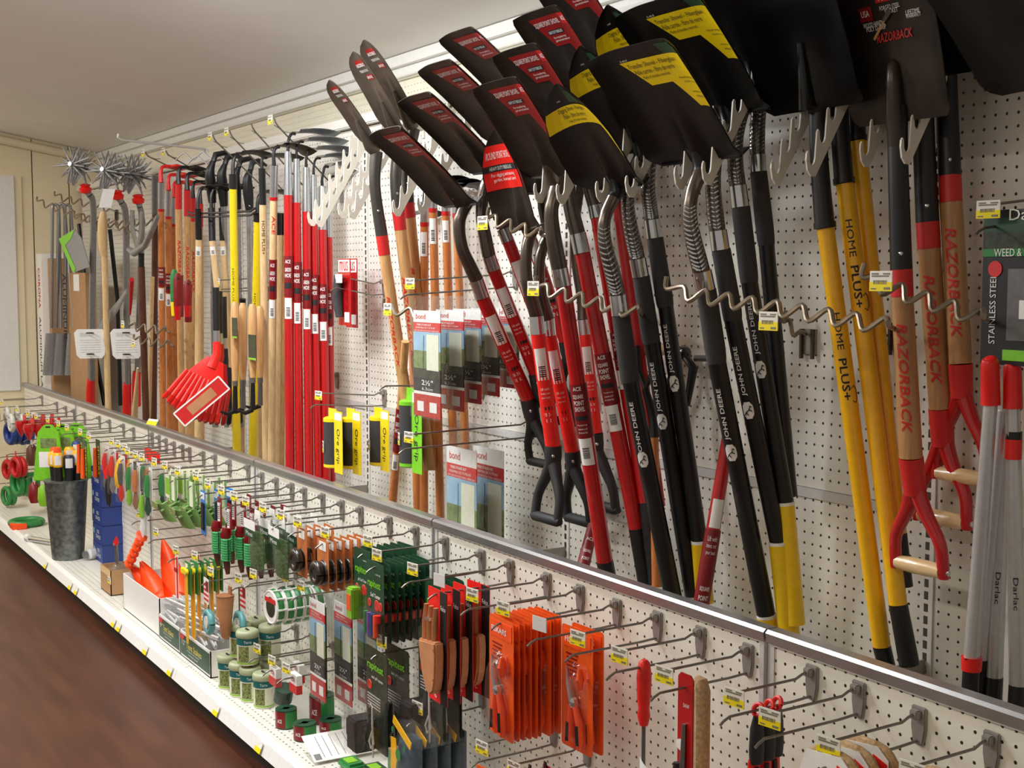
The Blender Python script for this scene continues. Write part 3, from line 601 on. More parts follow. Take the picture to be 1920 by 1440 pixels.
# ---- yellow handled shovels
def hp(tip, sh, secs, Yn, label, X1d, name='square_shovel', W=.27, txt=None):
    X0 = anchor(*sh, Yn)
    t, R = tool(name, label, 'shovel', secs, X0, X0 + X1d, 'yellow handled shovels')
    A = P(*sh, X=X0); T = P(*tip, X=X0)
    fn = blade(t, A, T, W, QPROF, 'bladeblk', .14, .03)
    a = fn(0, .05); MB().tube([R[0][0][0], a, fn(0, .5)], [R[0][0][1], R[0][0][1] * .95, R[0][0][1] * .35], 12).build('socket', 'bladeblk', t, True)
    A_, r = R[0][-1]; B_ = R[0][-2][0]; MB().tube([A_ - (A_ - B_).normalized() * .012, A_], [r * 1.1, r * 1.1], 14).build('collar_ring', 'blk', t, True)
    if txt:
        A_, r = R[1][0]; B_ = R[1][-1][0]; f = (tocam(A_) + RGT * -.1).normalized(); ln = (B_ - A_).length
        mb = MB(); tcyl(mb, 'HOME', A_, B_, r, txt, .075, .013, f, 1, -1); tcyl(mb, 'PLUS+', A_, B_, r, txt + .098 / ln, .085, .016, f, 1, -1)
        mb.build('lettering', 'ink', t)
        ax = (B_ - A_).normalized(); f2 = (f - ax * f.dot(ax)).normalized(); g2 = ax.cross(f2)
        def on(x, y): return A_.lerp(B_, txt) + ax * x + (f2 * math.cos(y / r) + g2 * math.sin(y / r)) * (r + .001)
        mb = MB(); mb.tube([on(.118, -.010), on(.112, -.016), on(.122, -.0215), on(.140, -.0215), on(.148, -.016), on(.143, -.010)], .0008, 5); mb.build('house_mark', 'ink', t)
    return t
hp((1466, -48), (1534, 205), [('black_sleeve', 'blk', [(1534, 190, 36), (1536, 300, 34), (1547, 428, 38)]), ('shaft', 'yellow', [(1548, 428, 33), (1585, 690, 35), (1653, 1211, 34)]), ('black_end', 'blk', [(1653, 1211, 34), (1663, 1252, 33)])], -.20, 'yellow handled square shovel at the outer end of its white hook', .05, txt=.24)
hp((1510, -125), (1578, 125), [('black_sleeve', 'blk', [(1572, 130, 36), (1574, 230, 35), (1583, 345, 37)]), ('shaft', 'yellow', [(1584, 345, 34), (1626, 690, 35), (1684, 1133, 34)]), ('black_end', 'blk', [(1684, 1133, 35), (1705, 1246, 38)])], -.13, 'yellow handled square shovel in the middle of its white hook', .05, txt=.13)
hp((1545, -200), (1612, 50), [('black_sleeve', 'blk', [(1604, 60, 34), (1603, 150, 33), (1607, 265, 34)]), ('shaft', 'yellow', [(1608, 265, 33), (1636, 600, 33), (1684, 1000, 32)]), ('black_end', 'blk', [(1684, 1000, 33), (1695, 1100, 33)])], -.07, 'yellow handled square shovel nearest the pegboard behind another yellow shaft', .03)

# ---- wood D-handle shovels with red lettering
def razor(tip, sh, secs, yoke, grip, Yn, label, W=.235, txt=.5, X1d=.02, art=False):
    X0 = anchor(*sh, Yn); t, R = tool('scoop_shovel', label, 'shovel', secs, X0, X0 + X1d, 'wood D-handled shovels with red yokes')
    A = P(*sh, X=X0); T = P(*tip, X=X0); fn = blade(t, A, T, W, QPROF, 'bladegrey' if art else 'bladeblk', .08, .012)
    top = fn(0, .42); n0, r0 = R[0][1]
    MB().tube([n0, fn(0, .06) + fn.N * r0 * .3, fn(0, .28) + fn.N * r0 * .15, fn(0, .40) - fn.N * r0 * .05, fn(0, .43) - fn.N * r0 * .3], [r0, r0 * .98, r0 * .85, r0 * .72, r0 * .4], 14).build('socket', 'bladegrey', t, True)
    A_, r = R[2][0]; B_, r2 = R[2][-1]; f = (tocam(A_.lerp(B_, .5)) + RGT * -.25).normalized(); ln = (B_ - A_).length
    mb = MB(); tcyl(mb, 'RAZORBACK', A_, B_, (r + r2) / 2 * 1.01, txt, ln * .68, r * .98, f, 1, -1); mb.build('lettering', 'redink', t)
    # red yoke: two arms and a wooden grip
    X1 = R[-1][-1][0].x; gp = [P(*grip[0], X=X1), P(*grip[1], X=X1)]; c = (gp[0] + gp[1]) / 2
    # the grip lies along x: keep its middle, set real width
    hw = .058; top_p = P(*yoke[0], X=X1); fork = P(*yoke[1], X=X1); ax = (c - fork).normalized(); W_ = (XA - ax * XA.dot(ax)).normalized()
    MB().tube([B_ - (B_ - top_p).normalized() * 0, fork], [r2 * 1.07, r2 * .98], 14).build('yoke_sleeve', 'redband', t, True)
    for sg in (-1, 1):
        S = smoothpath([(fork - ax * .02, r2 * .82), (fork + ax * .035 + W_ * sg * .022, r2 * .66), (fork.lerp(c, .62) + W_ * sg * hw * .92, r2 * .56), (c + W_ * sg * hw, r2 * .55), (c + ax * .012 + W_ * sg * hw, r2 * .5)], 5)
        MB().tube([p for p, q in S], [q for p, q in S], 12).build('yoke_arm', 'red', t, True)
    MB().tube([c - W_ * (hw - .004), c - W_ * .02, c + W_ * .02, c + W_ * (hw - .004)], [r2 * .62, r2 * .72, r2 * .72, r2 * .62], 16).build('wood_grip', 'woodgrip', t, True)
    MB().lathe(c + W_ * (hw + r2 * .45), [(.006, 0), (.006, .003), (.003, .005)], 10, W_).build('rivet', 'chrome', t, True)
    q = R[0][-1][0]; MB().lathe(q + (R[0][0][0] - q).normalized() * .03 + tocam(q) * R[0][-1][1] * .96, [(.004, 0), (.004, .002), (.002, .004)], 10, tocam(q)).build('rivet', 'chrome', t, True)
    if art:
        btext(t, fn, [('RAZORBACK', .1, .60, W * .36, .017)], 'redink')
        bpatch(t, fn, .93, .84, -.15, .42, 'redflat', 'print_patch', .002); btext(t, fn, [('GENERAL', .13, .90, W * .2, .010), ('PURPOSE', .13, .87, W * .2, .010)], 'white', off=.004)
        bpatch(t, fn, .83, .73, -.52, -.26, 'redlabel', 'round_print', .002); btext(t, fn, [('USA', -.39, .785, W * .08, .012), ('FORGED STEEL', .12, .80, W * .2, .008), ('SOCKET', .14, .77, W * .13, .008), ('WOOD HANDLE', -.25, .705, W * .22, .009), ('POLY D-GRIP', -.22, .675, W * .2, .009), ('LIFETIME', .55, .735, W * .14, .008), ('WARRANTY', .55, .71, W * .15, .008)], 'white', off=.004)
        mb = MB(); a, b = fn(-.30, .60) + fn.N * .003, fn(.12, .78) + fn.N * .003; mb.tube([a, a.lerp(b, .65)], [.003, .0022], 6).build('printed_handle', 'woodA', t)
        MB().tube([a.lerp(b, .65), b], [.0045, .0055], 6).build('printed_blade', 'greysteel', t)
    return t
razor((1648, -40), (1692, 228), [('black_sleeve', 'blk', [(1684, 200, 40), (1683, 275, 37), (1690, 505, 41)]), ('red_band', 'redband', [(1690, 505, 41), (1692, 556, 41)]), ('shaft', 'woodB', [(1692, 556, 40), (1708, 858, 43)])], [(1709, 858), (1716, 925)], [(1670, 1046), (1775, 1078)], -.17, 'wood D-handled shovel with printed grey blade, outermost of three', art=True)
razor((1697, -125), (1738, 148), [('black_sleeve', 'blk', [(1731, 120, 40), (1731, 230, 40), (1739, 416, 43)]), ('red_band', 'redband', [(1739, 416, 43), (1742, 466, 43)]), ('shaft', 'woodB', [(1742, 466, 42), (1764, 766, 43)])], [(1765, 766), (1768, 835)], [(1717, 960), (1815, 984)], -.10, 'wood D-handled shovel in the middle of the three beside the silver poles')
razor((1742, -255), (1780, 14), [('black_sleeve', 'blk', [(1774, 40, 40), (1774, 150, 40), (1781, 330, 42)]), ('red_band', 'redband', [(1781, 330, 42), (1783, 380, 42)]), ('shaft', 'woodB', [(1783, 380, 42), (1801, 682, 42)])], [(1802, 682), (1803, 745)], [(1757, 880), (1845, 905)], -.05, 'wood D-handled shovel nearest the pegboard with fully readable red lettering')
# big scoop just reaching into the view
X0 = anchor(1985, 165, -.12)
t, R = tool('grain_scoop', 'wide black scoop blade hanging beyond the wood D-handled shovels', 'shovel', [('shaft', 'blk', [(2012, 150, 38), (2020, 420, 40), (2040, 900, 40)])], X0 + .05)
fn = blade(t, P(2012, 158, X=X0 + .05), P(1850, -120, X=X0 + .05), .31, QPROF, 'bladeblk', .1, .02)

# ---- narrow trenching spades with wooden handles
def spade(tip, sh, secs, Yn, label, X1d=0.0, W=.115):
    X0 = anchor(*sh, Yn); t, R = tool('trenching_spade', label, 'spade', secs, X0, X0 + X1d, 'narrow brown trenching spades')
    A = P(*sh, X=X0); T = P(*tip, X=X0); fn = blade(t, A, T, W, TPROF, 'bladebrown', .10, .015)
    n0, r0 = R[0][0]; MB().tube([n0, fn(0, .03), fn(0, .4)], [r0, r0 * .9, r0 * .3], 12).build('socket', 'bladebrown', t, True)
    bpatch(t, fn, .9, .83, -.5, .45, 'redblade', 'blade_label'); bpatch(t, fn, .72, .66, -.1, .55, 'redblade', 'blade_label'); btext(t, fn, [('RAZORBACK', 0, .84, W * .45, .012), ('TRENCHING', 0, .77, W * .42, .009), ('SHOVEL', .2, .69, W * .3, .009)], 'gum')
    A_, r = R[0][-1]; q = R[0][-2][0]; MB().lathe(A_.lerp(q, .5) + tocam(q) * r, [(.004, 0), (.004, .002), (.002, .004)], 10, tocam(q)).build('rivet', 'chrome', t, True)
    A_, r = R[2][0]; B_, r2 = R[2][-1]; mb = MB(); tcyl(mb, 'RAZORBACK', A_, B_, r * 1.02, .36, (B_ - A_).length * .34, r * .7, (tocam(A_) + RGT * -.6).normalized(), 1, -1); mb.build('lettering', 'redink', t)
spade((617, 150), (702, 275), [('socket_tube', 'spadeshaft', [(706, 285, 24), (703, 350, 21), (716, 442, 23)]), ('red_band', 'redband', [(716, 442, 23), (721, 478, 22)]), ('shaft', 'woodA', [(721, 478, 21), (757, 690, 22), (780, 870, 23)])], -.30, 'narrow trenching spade, lowest on its white hook beside the red hoes')
spade((662, 97), (750, 252), [('socket_tube', 'spadeshaft', [(752, 262, 25), (742, 330, 22), (747, 397, 23)]), ('red_band', 'redband', [(747, 397, 24), (751, 431, 23)]), ('shaft', 'woodA', [(751, 431, 22), (785, 640, 22), (806, 880, 22)])], -.22, 'narrow trenching spade, middle of three on its white hook', W=.14)
spade((682, 75), (775, 232), [('socket_tube', 'spadeshaft', [(776, 242, 24), (764, 310, 21), (766, 380, 22)]), ('red_band', 'redband', [(766, 380, 22), (769, 408, 22)]), ('shaft', 'woodA', [(769, 408, 21), (790, 620, 21), (815, 880, 21)])], -.15, 'narrow trenching spade, nearest the pegboard on its white hook', W=.14)
# ------------------------------------------------------------------ hooks and racks on the tall pegboard
def price_tag(t, c, w=.05, h=.034, face=-YA, name='price_tag', blank=False, tilt=0.0, up=ZA):
    """white tag with yellow foot; a part of its hook"""
    c = V(c); f = V(face).normalized(); u = V(up); ux = u.cross(f).normalized() * 1; ux = f.cross(u).normalized() * -1
    o = MB().obox(c, ux * (w / 2), u * (h / 2), f * .001).build(name, 'tagblank' if blank else 'tagw', t, bevel=.0006)
    if not blank:
        MB().obox(c - u * (h * .27) + f * .0011, ux * (w / 2), u * (h * .23), f * .0003).build('yellow_strip', 'tagy', o)
        m = MB()
        for i in range(9): m.obox(c + ux * (w * (-.3 + .068 * i)) - u * h * .06 + f * .0015, ux * (.0007 + .0005 * (i % 3 == 0)), u * h * .1, f * .0003)
        for i, (x0, x1, y) in enumerate(((-.4, -.1, .36), (.1, .4, .36), (-.4, .35, .25), (-.42, -.2, -.38), (.15, .42, -.36))):
            m.obox(c + ux * (w * (x0 + x1) / 2) + u * h * y + f * .0015, ux * (w * (x1 - x0) / 2), u * h * (.035 if i < 4 else .06), f * .0003)
        m.build('print', 'tagink', o)
    return o
def jag(px, py, Yo, n, label, run=None, st=.027, sz=.044):
    """notched plate that climbs from its outer end to the wall; outline in (outward, up)"""
    o = P(px, py, Y=Yo); top = []; k = max(1, min(n, int((-Yo - .03) / st)))
    for i in range(k):
        a, z = -i * st, i * sz
        top += [(a + .014, z + .022), (a + .011, z + .027), (a + .008, z + .024), (a + .006, z + .007), (a + .002, z + .001), (a - .003, z + .001), (a - .007, z + .006), (a - .009, z + .014)]
    a, z = -k * st, k * sz
    top += [(a + .014, z + .028), (a + .006, z + .03), (a - .004, z + .024)]
    out = [(.015, .010), *top, (Yo + .004, z + .012 + (a - Yo) * .3), (Yo + .004, z - .012 + (a - Yo) * .3), (-k * st - .008, k * sz - .020), (-.010, -.022), (.002, -.021), (.011, -.010)]
    return MB().prism(out, o - XA * .002, -YA, ZA, XA, .004)
def jag_pair(q1, q2, Yo, n, label, grp='white notched waterfall hooks'):
    t = thing('waterfall_hook', label, 'hook', tuple(P(*q1, Y=Yo)), grp)
    for q in (q1, q2):
        jag(*q, Yo, n, '').build('notched_arm', 'jag', t)
    a, b = P(*q1, Y=Yo), P(*q2, Y=Yo); k = min(n, int((-Yo - .03) / .027)); z = a.z + k * .044 + (-Yo - k * .027) * .3 + .01
    for q in (a, b): MB().box((q.x - .009, -.005, z - .06), (q.x + .009, 0, z + .01)).build('back_plate', 'jag', t)
jag_pair((1455, 326), (1521, 310), -.26, 8, 'white notched hook pair carrying the yellow handled shovels')
jag_pair((1622, 292), (1698, 286), -.19, 6, 'white notched hook pair carrying the wood D-handled shovels')
jag_pair((1274, 336), (1326, 327), -.33, 8, 'white notched hook pair carrying the black transfer shovels')
jag_pair((1126, 362), (1182, 352), -.33, 8, 'white notched hook pair carrying the black digging shovels')
jag_pair((1010, 364), (1052, 366), -.33, 8, 'white notched hook pair carrying the long red shovels')
jag_pair((744, 392), (790, 388), -.33, 8, 'white notched hook pair carrying the short D-handled square shovels')
jag_pair((584, 412), (599, 414), -.33, 6, 'empty white notched hook pair beside the red hoes')
jag_pair((641, 397), (661, 398), -.31, 6, 'white notched hook pair behind the narrow trenching spades')
def spiral(outer, base, Yo, turns, label, r=.0135, wr=.0052, m='spring', tagpx=None, Yb=None, grp='spiral wire tool racks'):
    Yb = min(-.03, Yo + .07) if Yb is None else Yb
    a = P(*outer, Y=Yo); b = P(*base, Y=Yb); ax = (b - a); ln = ax.length; ax.normalize(); u = (ZA - ax * ZA.dot(ax)).normalized(); w = ax.cross(u)
    e = P(base[0] + 12, base[1] + 5, Y=-.012); t = thing('spiral_rack', label, 'rack', tuple(e), grp)
    n = int(turns * 2); raw = [a + u * .030 - ax * .004, a + u * .004]
    for i in range(n): raw.append(a + ax * (ln * (.05 + .95 * (i + .5) / n)) + u * (r if i % 2 == 0 else -r) + w * (.010 if i % 2 else -.006))
    raw += [b, e]; b = e
    S = smoothpath([(p, wr) for p in raw], 5); MB().tube([p for p, k in S], wr, 7).build('wire_spiral', m, t, True)
    MB().box((b.x - .022, -.006, b.z - .045), (b.x + .022, -.0005, b.z + .012)).build('mount_plate', 'bracket', t)
    for s in (-1, 1): MB().box((b.x + s * .017 - .003, -.014, b.z - .055), (b.x + s * .017 + .003, -.006, b.z + .012)).build('mount_prong', 'wiredark', t)
    if tagpx: q = P(*tagpx, Y=Yo - .03); price_tag(t, q, .052, .036)
spiral((1250, 545), (1668, 612), -.36, 8.5, 'long bronze spiral wire rack in front of the black shovel shafts and yellow shaft', tagpx=(1441, 602))
spiral((1616, 524), (1846, 598), -.30, 4.5, 'bronze spiral wire rack crossing the three wood handles', tagpx=(1652, 527))
spiral((1005, 540), (1200, 588), -.36, 5.5, 'bronze spiral wire rack crossing the red shovel shafts', tagpx=(1000, 541))
spiral((914, 410), (1015, 440), -.36, 3.5, 'bronze spiral wire rack below the round point blade', tagpx=(905, 418))
spiral((720, 578), (790, 590), -.34, 2.2, 'short bronze spiral wire rack crossing the spade handles', tagpx=(727, 580))
spiral((1466, 606), (1500, 622), -.06, 1.2, 'short bronze spiral rack end above a ladder-shaped mount', grp=None)
def peg_hook(t, X, Yw, z, ln, drop=0.0, two=True, tagk='tag', wr=.0026, mats=('wire', 'bracket'), tw=.046, th=.032, lowz=.045, dx=0.0):
    """display hook parts under t: back plate, upper wire with tag, lower wire with bent tip"""
    MB().prism([(-.015, .020), (.015, .020), (.015, -.018), (.010, -.046), (-.010, -.046), (-.015, -.018)], (X, Yw - .007, z - .004), XA, ZA, YA, .007).build('back_plate', mats[1], t, bevel=.002)
    MB().box((X - .008, Yw - .020, z - .004), (X + .008, Yw - .007, z + .012)).build('clip', mats[1], t, bevel=.002)
    if two:
        MB().tube([(X, Yw - .012, z + .006), (X, Yw - .03, z + .002), (X, Yw - .045, z - .004), (X + dx, Yw - ln, z - .004 - drop)], wr, 7).build('upper_wire', mats[0], t, True)
    lz = z - lowz if two else z - .004
    MB().tube([(X, Yw - .008, lz + .002), (X, Yw - .05, lz), (X + dx, Yw - ln - .012, lz - drop), (X + dx, Yw - ln - .026, lz - drop - .006), (X + dx, Yw - ln - .034, lz - drop - .012)], wr, 7).build('lower_wire', mats[0], t, True)
    if tagk: price_tag(t, (X + dx, Yw - ln - .002, z - .012 - drop), tw, th, blank=(tagk == 'blank'), face=(.15, -1, 0))
def wall_hook(base, tipx, label, two=True, tagk='tag', grp=None, lowz=.045, Yw=0.0):
    b = P(*base, Y=Yw); tp = P(*tipx, X=b.x)
    ln = max(.05, Yw - tp.y); t = thing('display_hook', label, 'hook', (b.x, Yw, b.z), grp)
    peg_hook(t, b.x, Yw, b.z, ln, b.z - tp.z, two, tagk, lowz=lowz); return b.x, Yw - ln, tp.z
def top_hook(base, tip, label, tagk=True):
    b = P(*base, Y=-.004); tp = P(*tip, X=b.x); t = thing('display_hook', label, 'hook', tuple(b), 'long wire hooks along the top of the pegboard')
    MB().box((b.x - .012, -.006, b.z - .03), (b.x + .012, 0, b.z + .02)).build('back_plate', 'bracket', t)
    d = (tp - b); MB().tube([b, tp, tp + d.normalized() * .012 + ZA * .004, tp + d.normalized() * .02 + ZA * .014], .0032, 7).build('wire', 'wire', t, True)
    MB().tube([b.lerp(tp, .86) + XA * .03 + ZA * .008, b.lerp(tp, .9) + ZA * .004, tp - XA * .035 + ZA * .006], .002, 6).build('cross_wire', 'wire', t, True)
    if tagk: price_tag(t, tp + d.normalized() * .02 - XA * .04 + ZA * .012, .046, .034)
top_hook((640, 365), (521, 236), 'long wire hook carrying the red hoes, price tag at its tip')
top_hook((590, 372), (478, 246), 'long wire hook without a tag beside the red hoes', False)
top_hook((545, 372), (437, 258), 'long wire hook above the yellow handled hoe with price tag')
top_hook((515, 372), (406, 266), 'long wire hook above the black-socketed tools with price tag')
top_hook((395, 350), (280, 294), 'long wire hook above the red rakes with price tag')
top_hook((410, 345), (318, 292), 'long wire hook above the red sleeves with price tag')
# single long arm high on the wall
t = thing('garment_arm', 'single long pale wire arm with upturned tip high on the wall', 'hook', tuple(P(386, 280, Y=.0)))
b = P(386, 280, Y=-.02); tp = P(227, 262, X=b.x); tu = P(222, 251, X=b.x)
MB().tube([b, tp, P(221, 258, X=b.x), tu], .0055, 8).build('arm_wire', 'panelgrey', t, True)
for dx in (-.02, .02): MB().tube([(b.x + dx, b.y, b.z), (b.x + dx, -.012, b.z - .07)], .005, 7).build('mount_leg', 'panelgrey', t, True)
# flat silver zigzag hangers near the top
for i, (x0, y0) in enumerate(((328, 297), (352, 303))):
    a = P(x0, y0, Y=-.22); t = thing('zigzag_hanger', ('thin silver zigzag wire hanger nearer the end wall', 'thin silver zigzag wire hanger beside the black sockets')[i] if 1 else 'thin silver zigzag wire hanger above the black-socketed tools', 'hook', tuple(a), 'silver zigzag hangers')
    pts = [a + XA * (.05 * k) + ZA * (.022 if k % 2 else -.012) + YA * (.028 * k) for k in range(7)]; MB().tube(smoothpath([(p, 1) for p in pts], 3) and [q[0] for q in smoothpath([(p, 1) for p in pts], 3)], .003, 6).build('wire', 'silver', t, True)
# ------------------------------------------------------------------ hoes, rakes and other tools left of the shovels
def staff(name, label, cat, secs, Y, group=None, head=None, Yb=None, n=12):
    X0 = anchor(secs[0][2][0][0], secs[0][2][0][1], Y); l = secs[-1][2][-1]
    X1 = anchor(l[0], l[1], Yb if Yb is not None else min(Y + .06, -.06))
    t, R = tool(name, label, cat, secs, X0, X1, group, n)
    if head: head(t, R, X0)
    return t, R
def seg(nm, m, x0, y0, x1, y1, w): return (nm, m, [(x0, y0, w), (x1, y1, w)])
def gooseneck(pts, end, bw, m='darksteel', mb='darksteel', thick=.0016, curl=0.0):
    """bent neck in the tool's own plane ending in a flat blade towards the pegboard"""
    def h(t, R, X0):
        q = [P(px, py, X=X0) for px, py in pts]; r = R[0][0][1]
        S = smoothpath([(R[0][0][0], r * .55)] + [(p, r * .45) for p in q], 4)
        MB().tube([p for p, k in S], [k for p, k in S], 8).build('gooseneck', m, t, True)
        a = q[-1]; b = P(*end, X=X0); b = a.lerp(b, max(.2, (-.012 - a.y) / (b.y - a.y))) if b.y > -.012 else b; d = (b - a); dl = d.length; d.normalize(); nrm = d.cross(XA)
        def fn(u, v):
            uu = u * 2 - 1; w = bw / 2 * (.55 + .45 * v); return a + d * (v * dl) + XA * (uu * w) - nrm * (.012 * uu * uu + .02 * math.sin(v * 2.2)), nrm
        MB().grid(fn, 6, 6, thick).build('blade', mb, t, True)
    return h
def barcode_on(t, R, i, a, b, ang=45, m='white'):
    A_, r = R[i][0]; B_ = R[i][-1][0]; f = (tocam(A_) + RGT * -.2).normalized()
    sticker(t, A_, B_, max(r, R[i][-1][1]), a, b, m, f, ang, 'barcode_sticker'); mb = MB(); bars(mb, A_, B_, max(r, R[i][-1][1]), a + (b - a) * .45, b - (b - a) * .1, f, 7, 22); mb.build('barcode', 'ink', t)
def red_wrap(t, R, i, a, b):
    A_, r = R[i][0]; B_, r2 = R[i][-1]; f = (tocam(A_) + RGT * -.2).normalized(); r = max(r, r2); ln = (B_ - A_).length
    sticker(t, A_, B_, r, a, b, 'redlabel', f, 100, 'printed_label'); mb = MB()
    around(mb, 'ACE', A_, B_, r, a + (b - a) * .14, r * 1.1, ln * (b - a) * .09, f)
    for k, w in enumerate(('GARDEN', 'HOE')): around(mb, w, A_, B_, r, a + (b - a) * (.34 + .14 * k), r * 1.3, ln * (b - a) * .1, f)
    mb.build('lettering', 'white', t); MB().cyl(A_, B_, r * 1.01 + .0006, a + (b - a) * .66, a + (b - a) * .8, -40, 40, f).build('black_strip', 'ink', t, True)
# red hoes on one wire
XH = P(640, 367, Y=-.004).x
for i, (fx, fy0, fy1, bx, by, w, tx, ty) in enumerate(((540, 284, 366, 544, 885, 17, 552, 251), (556, 298, 380, 562, 888, 15, 567, 266), (574, 314, 397, 580, 892, 16, 584, 282), (588, 328, 410, 597, 896, 14, 599, 297), (604, 349, 431, 612, 900, 16, 614, 313), (616, 362, 445, 622, 902, 14, 628, 331))):
    Yt = P(tx, ty, X=XH).y; X0 = anchor(fx, fy0, max(-.36, Yt - .06))
    secs = [('ferrule', 'silver', [(fx, fy0, w * .75), (fx + .5, fy1, w)]), ('shaft', 'red', [(fx + .5, fy1, w), (bx, by, w + 1)])]
    t, R = tool('garden_hoe', ('red shafted garden hoe, outermost on its long wire hook', 'red shafted garden hoe, second along its long wire hook', 'red shafted garden hoe, third along its long wire hook', 'red shafted garden hoe, fourth along its long wire hook', 'red shafted garden hoe, fifth along its long wire hook', 'red shafted garden hoe, nearest the pegboard on its wire hook')[i], 'hoe', secs, X0, anchor(bx, by, -.10 - .03 * (5 - i)), 'red shafted garden hoes')
    gooseneck([(fx, fy0 - 14), (fx + 2, fy0 - 25), (tx - 5, ty), (tx + 2, ty)], (tx + 68, ty + 16), .17, 'darksteel', 'silver')(t, R, X0)
    red_wrap(t, R, 1, .215, .36); barcode_on(t, R, 1, .365, .44)
# wooden handled hoes and rakes
def bow(end, m='redbright', dx=10):
    def h(t, R, X0):
        r = R[0][0][1]; a = R[0][0][0]; kf = max(.2, min(1, (-.012 - a.y) / .125)); S = smoothpath([(a, r * .8), (a + ZA * .05, r * .6), (a + ZA * .075 + YA * .012 * kf, r * .5), (a + ZA * .078 + YA * .05 * kf, r * .45)], 4)
        MB().tube([p for p, k in S], [k for p, k in S], 8).build('gooseneck', m, t, True)
        e = S[-1][0]; MB().obox(e, XA * .09, YA * .007, ZA * .004).build('rake_bar', 'darksteel' if m != 'redbright' else m, t)
        for k in range(9): MB().tube([e + XA * (-.085 + .021 * k), e + XA * (-.085 + .021 * k) + YA * .02 * kf - ZA * .002, e + XA * (-.085 + .021 * k) + YA * .07 * kf - ZA * .014], [.003, .003, .0015], 5).build('tine', 'darksteel' if m != 'redbright' else m, t)
    return h
W1 = [(302, 342, 392, 306, 800, 'woodO', 'silver'), (316, 357, 406, 319, 806, 'woodO', 'silver'), (326, 370, 420, 330, 812, 'woodO', 'silver')]
for i, (x, y0, y1, xb, yb, wm, fm) in enumerate(W1):
    t, R = staff('bow_rake', ('bow rake with silver ferrule and red ring, outermost of three', 'bow rake with silver ferrule and red ring, middle of three', 'bow rake with silver ferrule and red ring, innermost of three')[i], 'rake', [seg('ferrule', fm, x, y0, x, y1, 12), seg('red_ring', 'red', x, y1 - 1, x, y1 + 4, 13), seg('shaft', wm, x, y1 + 3, xb, yb, 12.5)], -.26 + .06 * i, 'bow rakes with silver ferrules', bow(None))
    red_wrap(t, R, 2, .25, .34); barcode_on(t, R, 2, .345, .40)
W2 = [(335, 345, 392, 341, 818, 'woodA', 13), (351, 356, 405, 355, 824, 'woodA', 13), (362, 371, 415, 365, 826, 'woodA', 11), (376, 382, 425, 378, 828, 'woodA', 10)]
for i, (x, y0, y1, xb, yb, wm, w) in enumerate(W2):
    t, R = staff('level_rake', ('red sleeved rake with wooden handle, outermost of four', 'red sleeved rake with wooden handle, second of four', 'red sleeved rake with wooden handle, third of four', 'red sleeved rake with wooden handle, innermost of four')[i], 'rake', [seg('red_sleeve', 'redband', x, y0, x, y1, w), seg('shaft', wm, x, y1, xb, yb, w)], -.26 + .055 * i, 'red sleeved rakes', bow(None, 'darksteel'))
    A_, r = R[1][0]; B_ = R[1][-1][0]; mb = MB(); tcyl(mb, 'RAZORBACK', A_, B_, r, .22, .2, r * .9, tocam(A_), 1, -1); mb.build('lettering', 'redink', t)
    if i < 2: sticker(t, A_, B_, r * 1.05, .28, .46, 'redlabel', tocam(A_), 80, 'printed_label')
W3 = [(371, 412, 449, 371, 834, 'pale wooden handle with a black sleeve standing in front of the red rakes'), (396, 410, 452, 436, 800, 'pale wooden handle with a black sleeve, leaning towards the yellow shafts'), (416, 410, 451, 440, 806, 'pale wooden handle with a black sleeve, leaning close behind the other one')]
for i, (x, y0, y1, xb, yb, lb) in enumerate(W3):
    t, R = staff('pale_rake', lb, 'tool handle', [seg('black_sleeve', 'blk', x, y0 - 20, x + 2, y1, 12.5), seg('shaft', 'woodP', x + 2, y1, xb, yb, 13)], -.30 + .06 * i, None, gooseneck([(x, y0 - 40), (x + 4, y0 - 55), (x + 10, y0 - 58)], (x + 50, y0 - 45), .12))
    barcode_on(t, R, 1, .03, .075)
# black curved fork sockets on silver tubes
for i, (x, y0, y1) in enumerate(((398, 303, 380), (420, 308, 386), (445, 314, 392), (468, 318, 395))):
    t, R = staff('cultivator', ('black curved socket on a silver tube, outermost of four', 'black curved socket on a silver tube, second of four', 'black curved socket on a silver tube, third of four', 'black curved socket on a silver tube, innermost of four')[i], 'tool handle', [('head_socket', 'blk', [(x + 2, y0, 9), (x - 4, y0 + 18, 17), (x - 3, y0 + 40, 20), (x, y1, 15)]), seg('shaft', 'silver', x, y1, x + 2, 560, 12), seg('lower_shaft', 'alum', x + 2, 560, x + 6, 800, 12)], -.22 + .04 * i, 'black socketed silver tools')
    a = R[0][0][0]; kf = max(.15, min(1, (-.02 - a.y) / .11)); MB().tube([a, a + ZA * .03 + YA * .01 * kf, a + ZA * .04 + YA * .05 * kf, a + ZA * .02 + YA * .10 * kf], [.012, .014, .012, .006], 8).build('curved_tip', 'blk', t, True)
    q = R[0][-1][0] + ZA * .02; MB().lathe(q + tocam(q) * R[0][-1][1], [(.005, 0), (.005, .003), (.002, .005)], 8, tocam(q)).build('rivet', 'chrome', t, True)
# black wire basket bar across them
a, b = P(352, 404, Y=-.30), P(478, 398, Y=-.22); t = thing('wire_rack_bar', 'black double wire bar running in front of the silver tubes', 'rack', tuple(a))
for dz in (0, .016): MB().tube([a + ZA * dz, a + XA * .08 - ZA * .012 + ZA * dz, b - XA * .05 - ZA * .01 + ZA * dz, b + ZA * dz], .0045, 7).build('bar', 'blk', t, True)
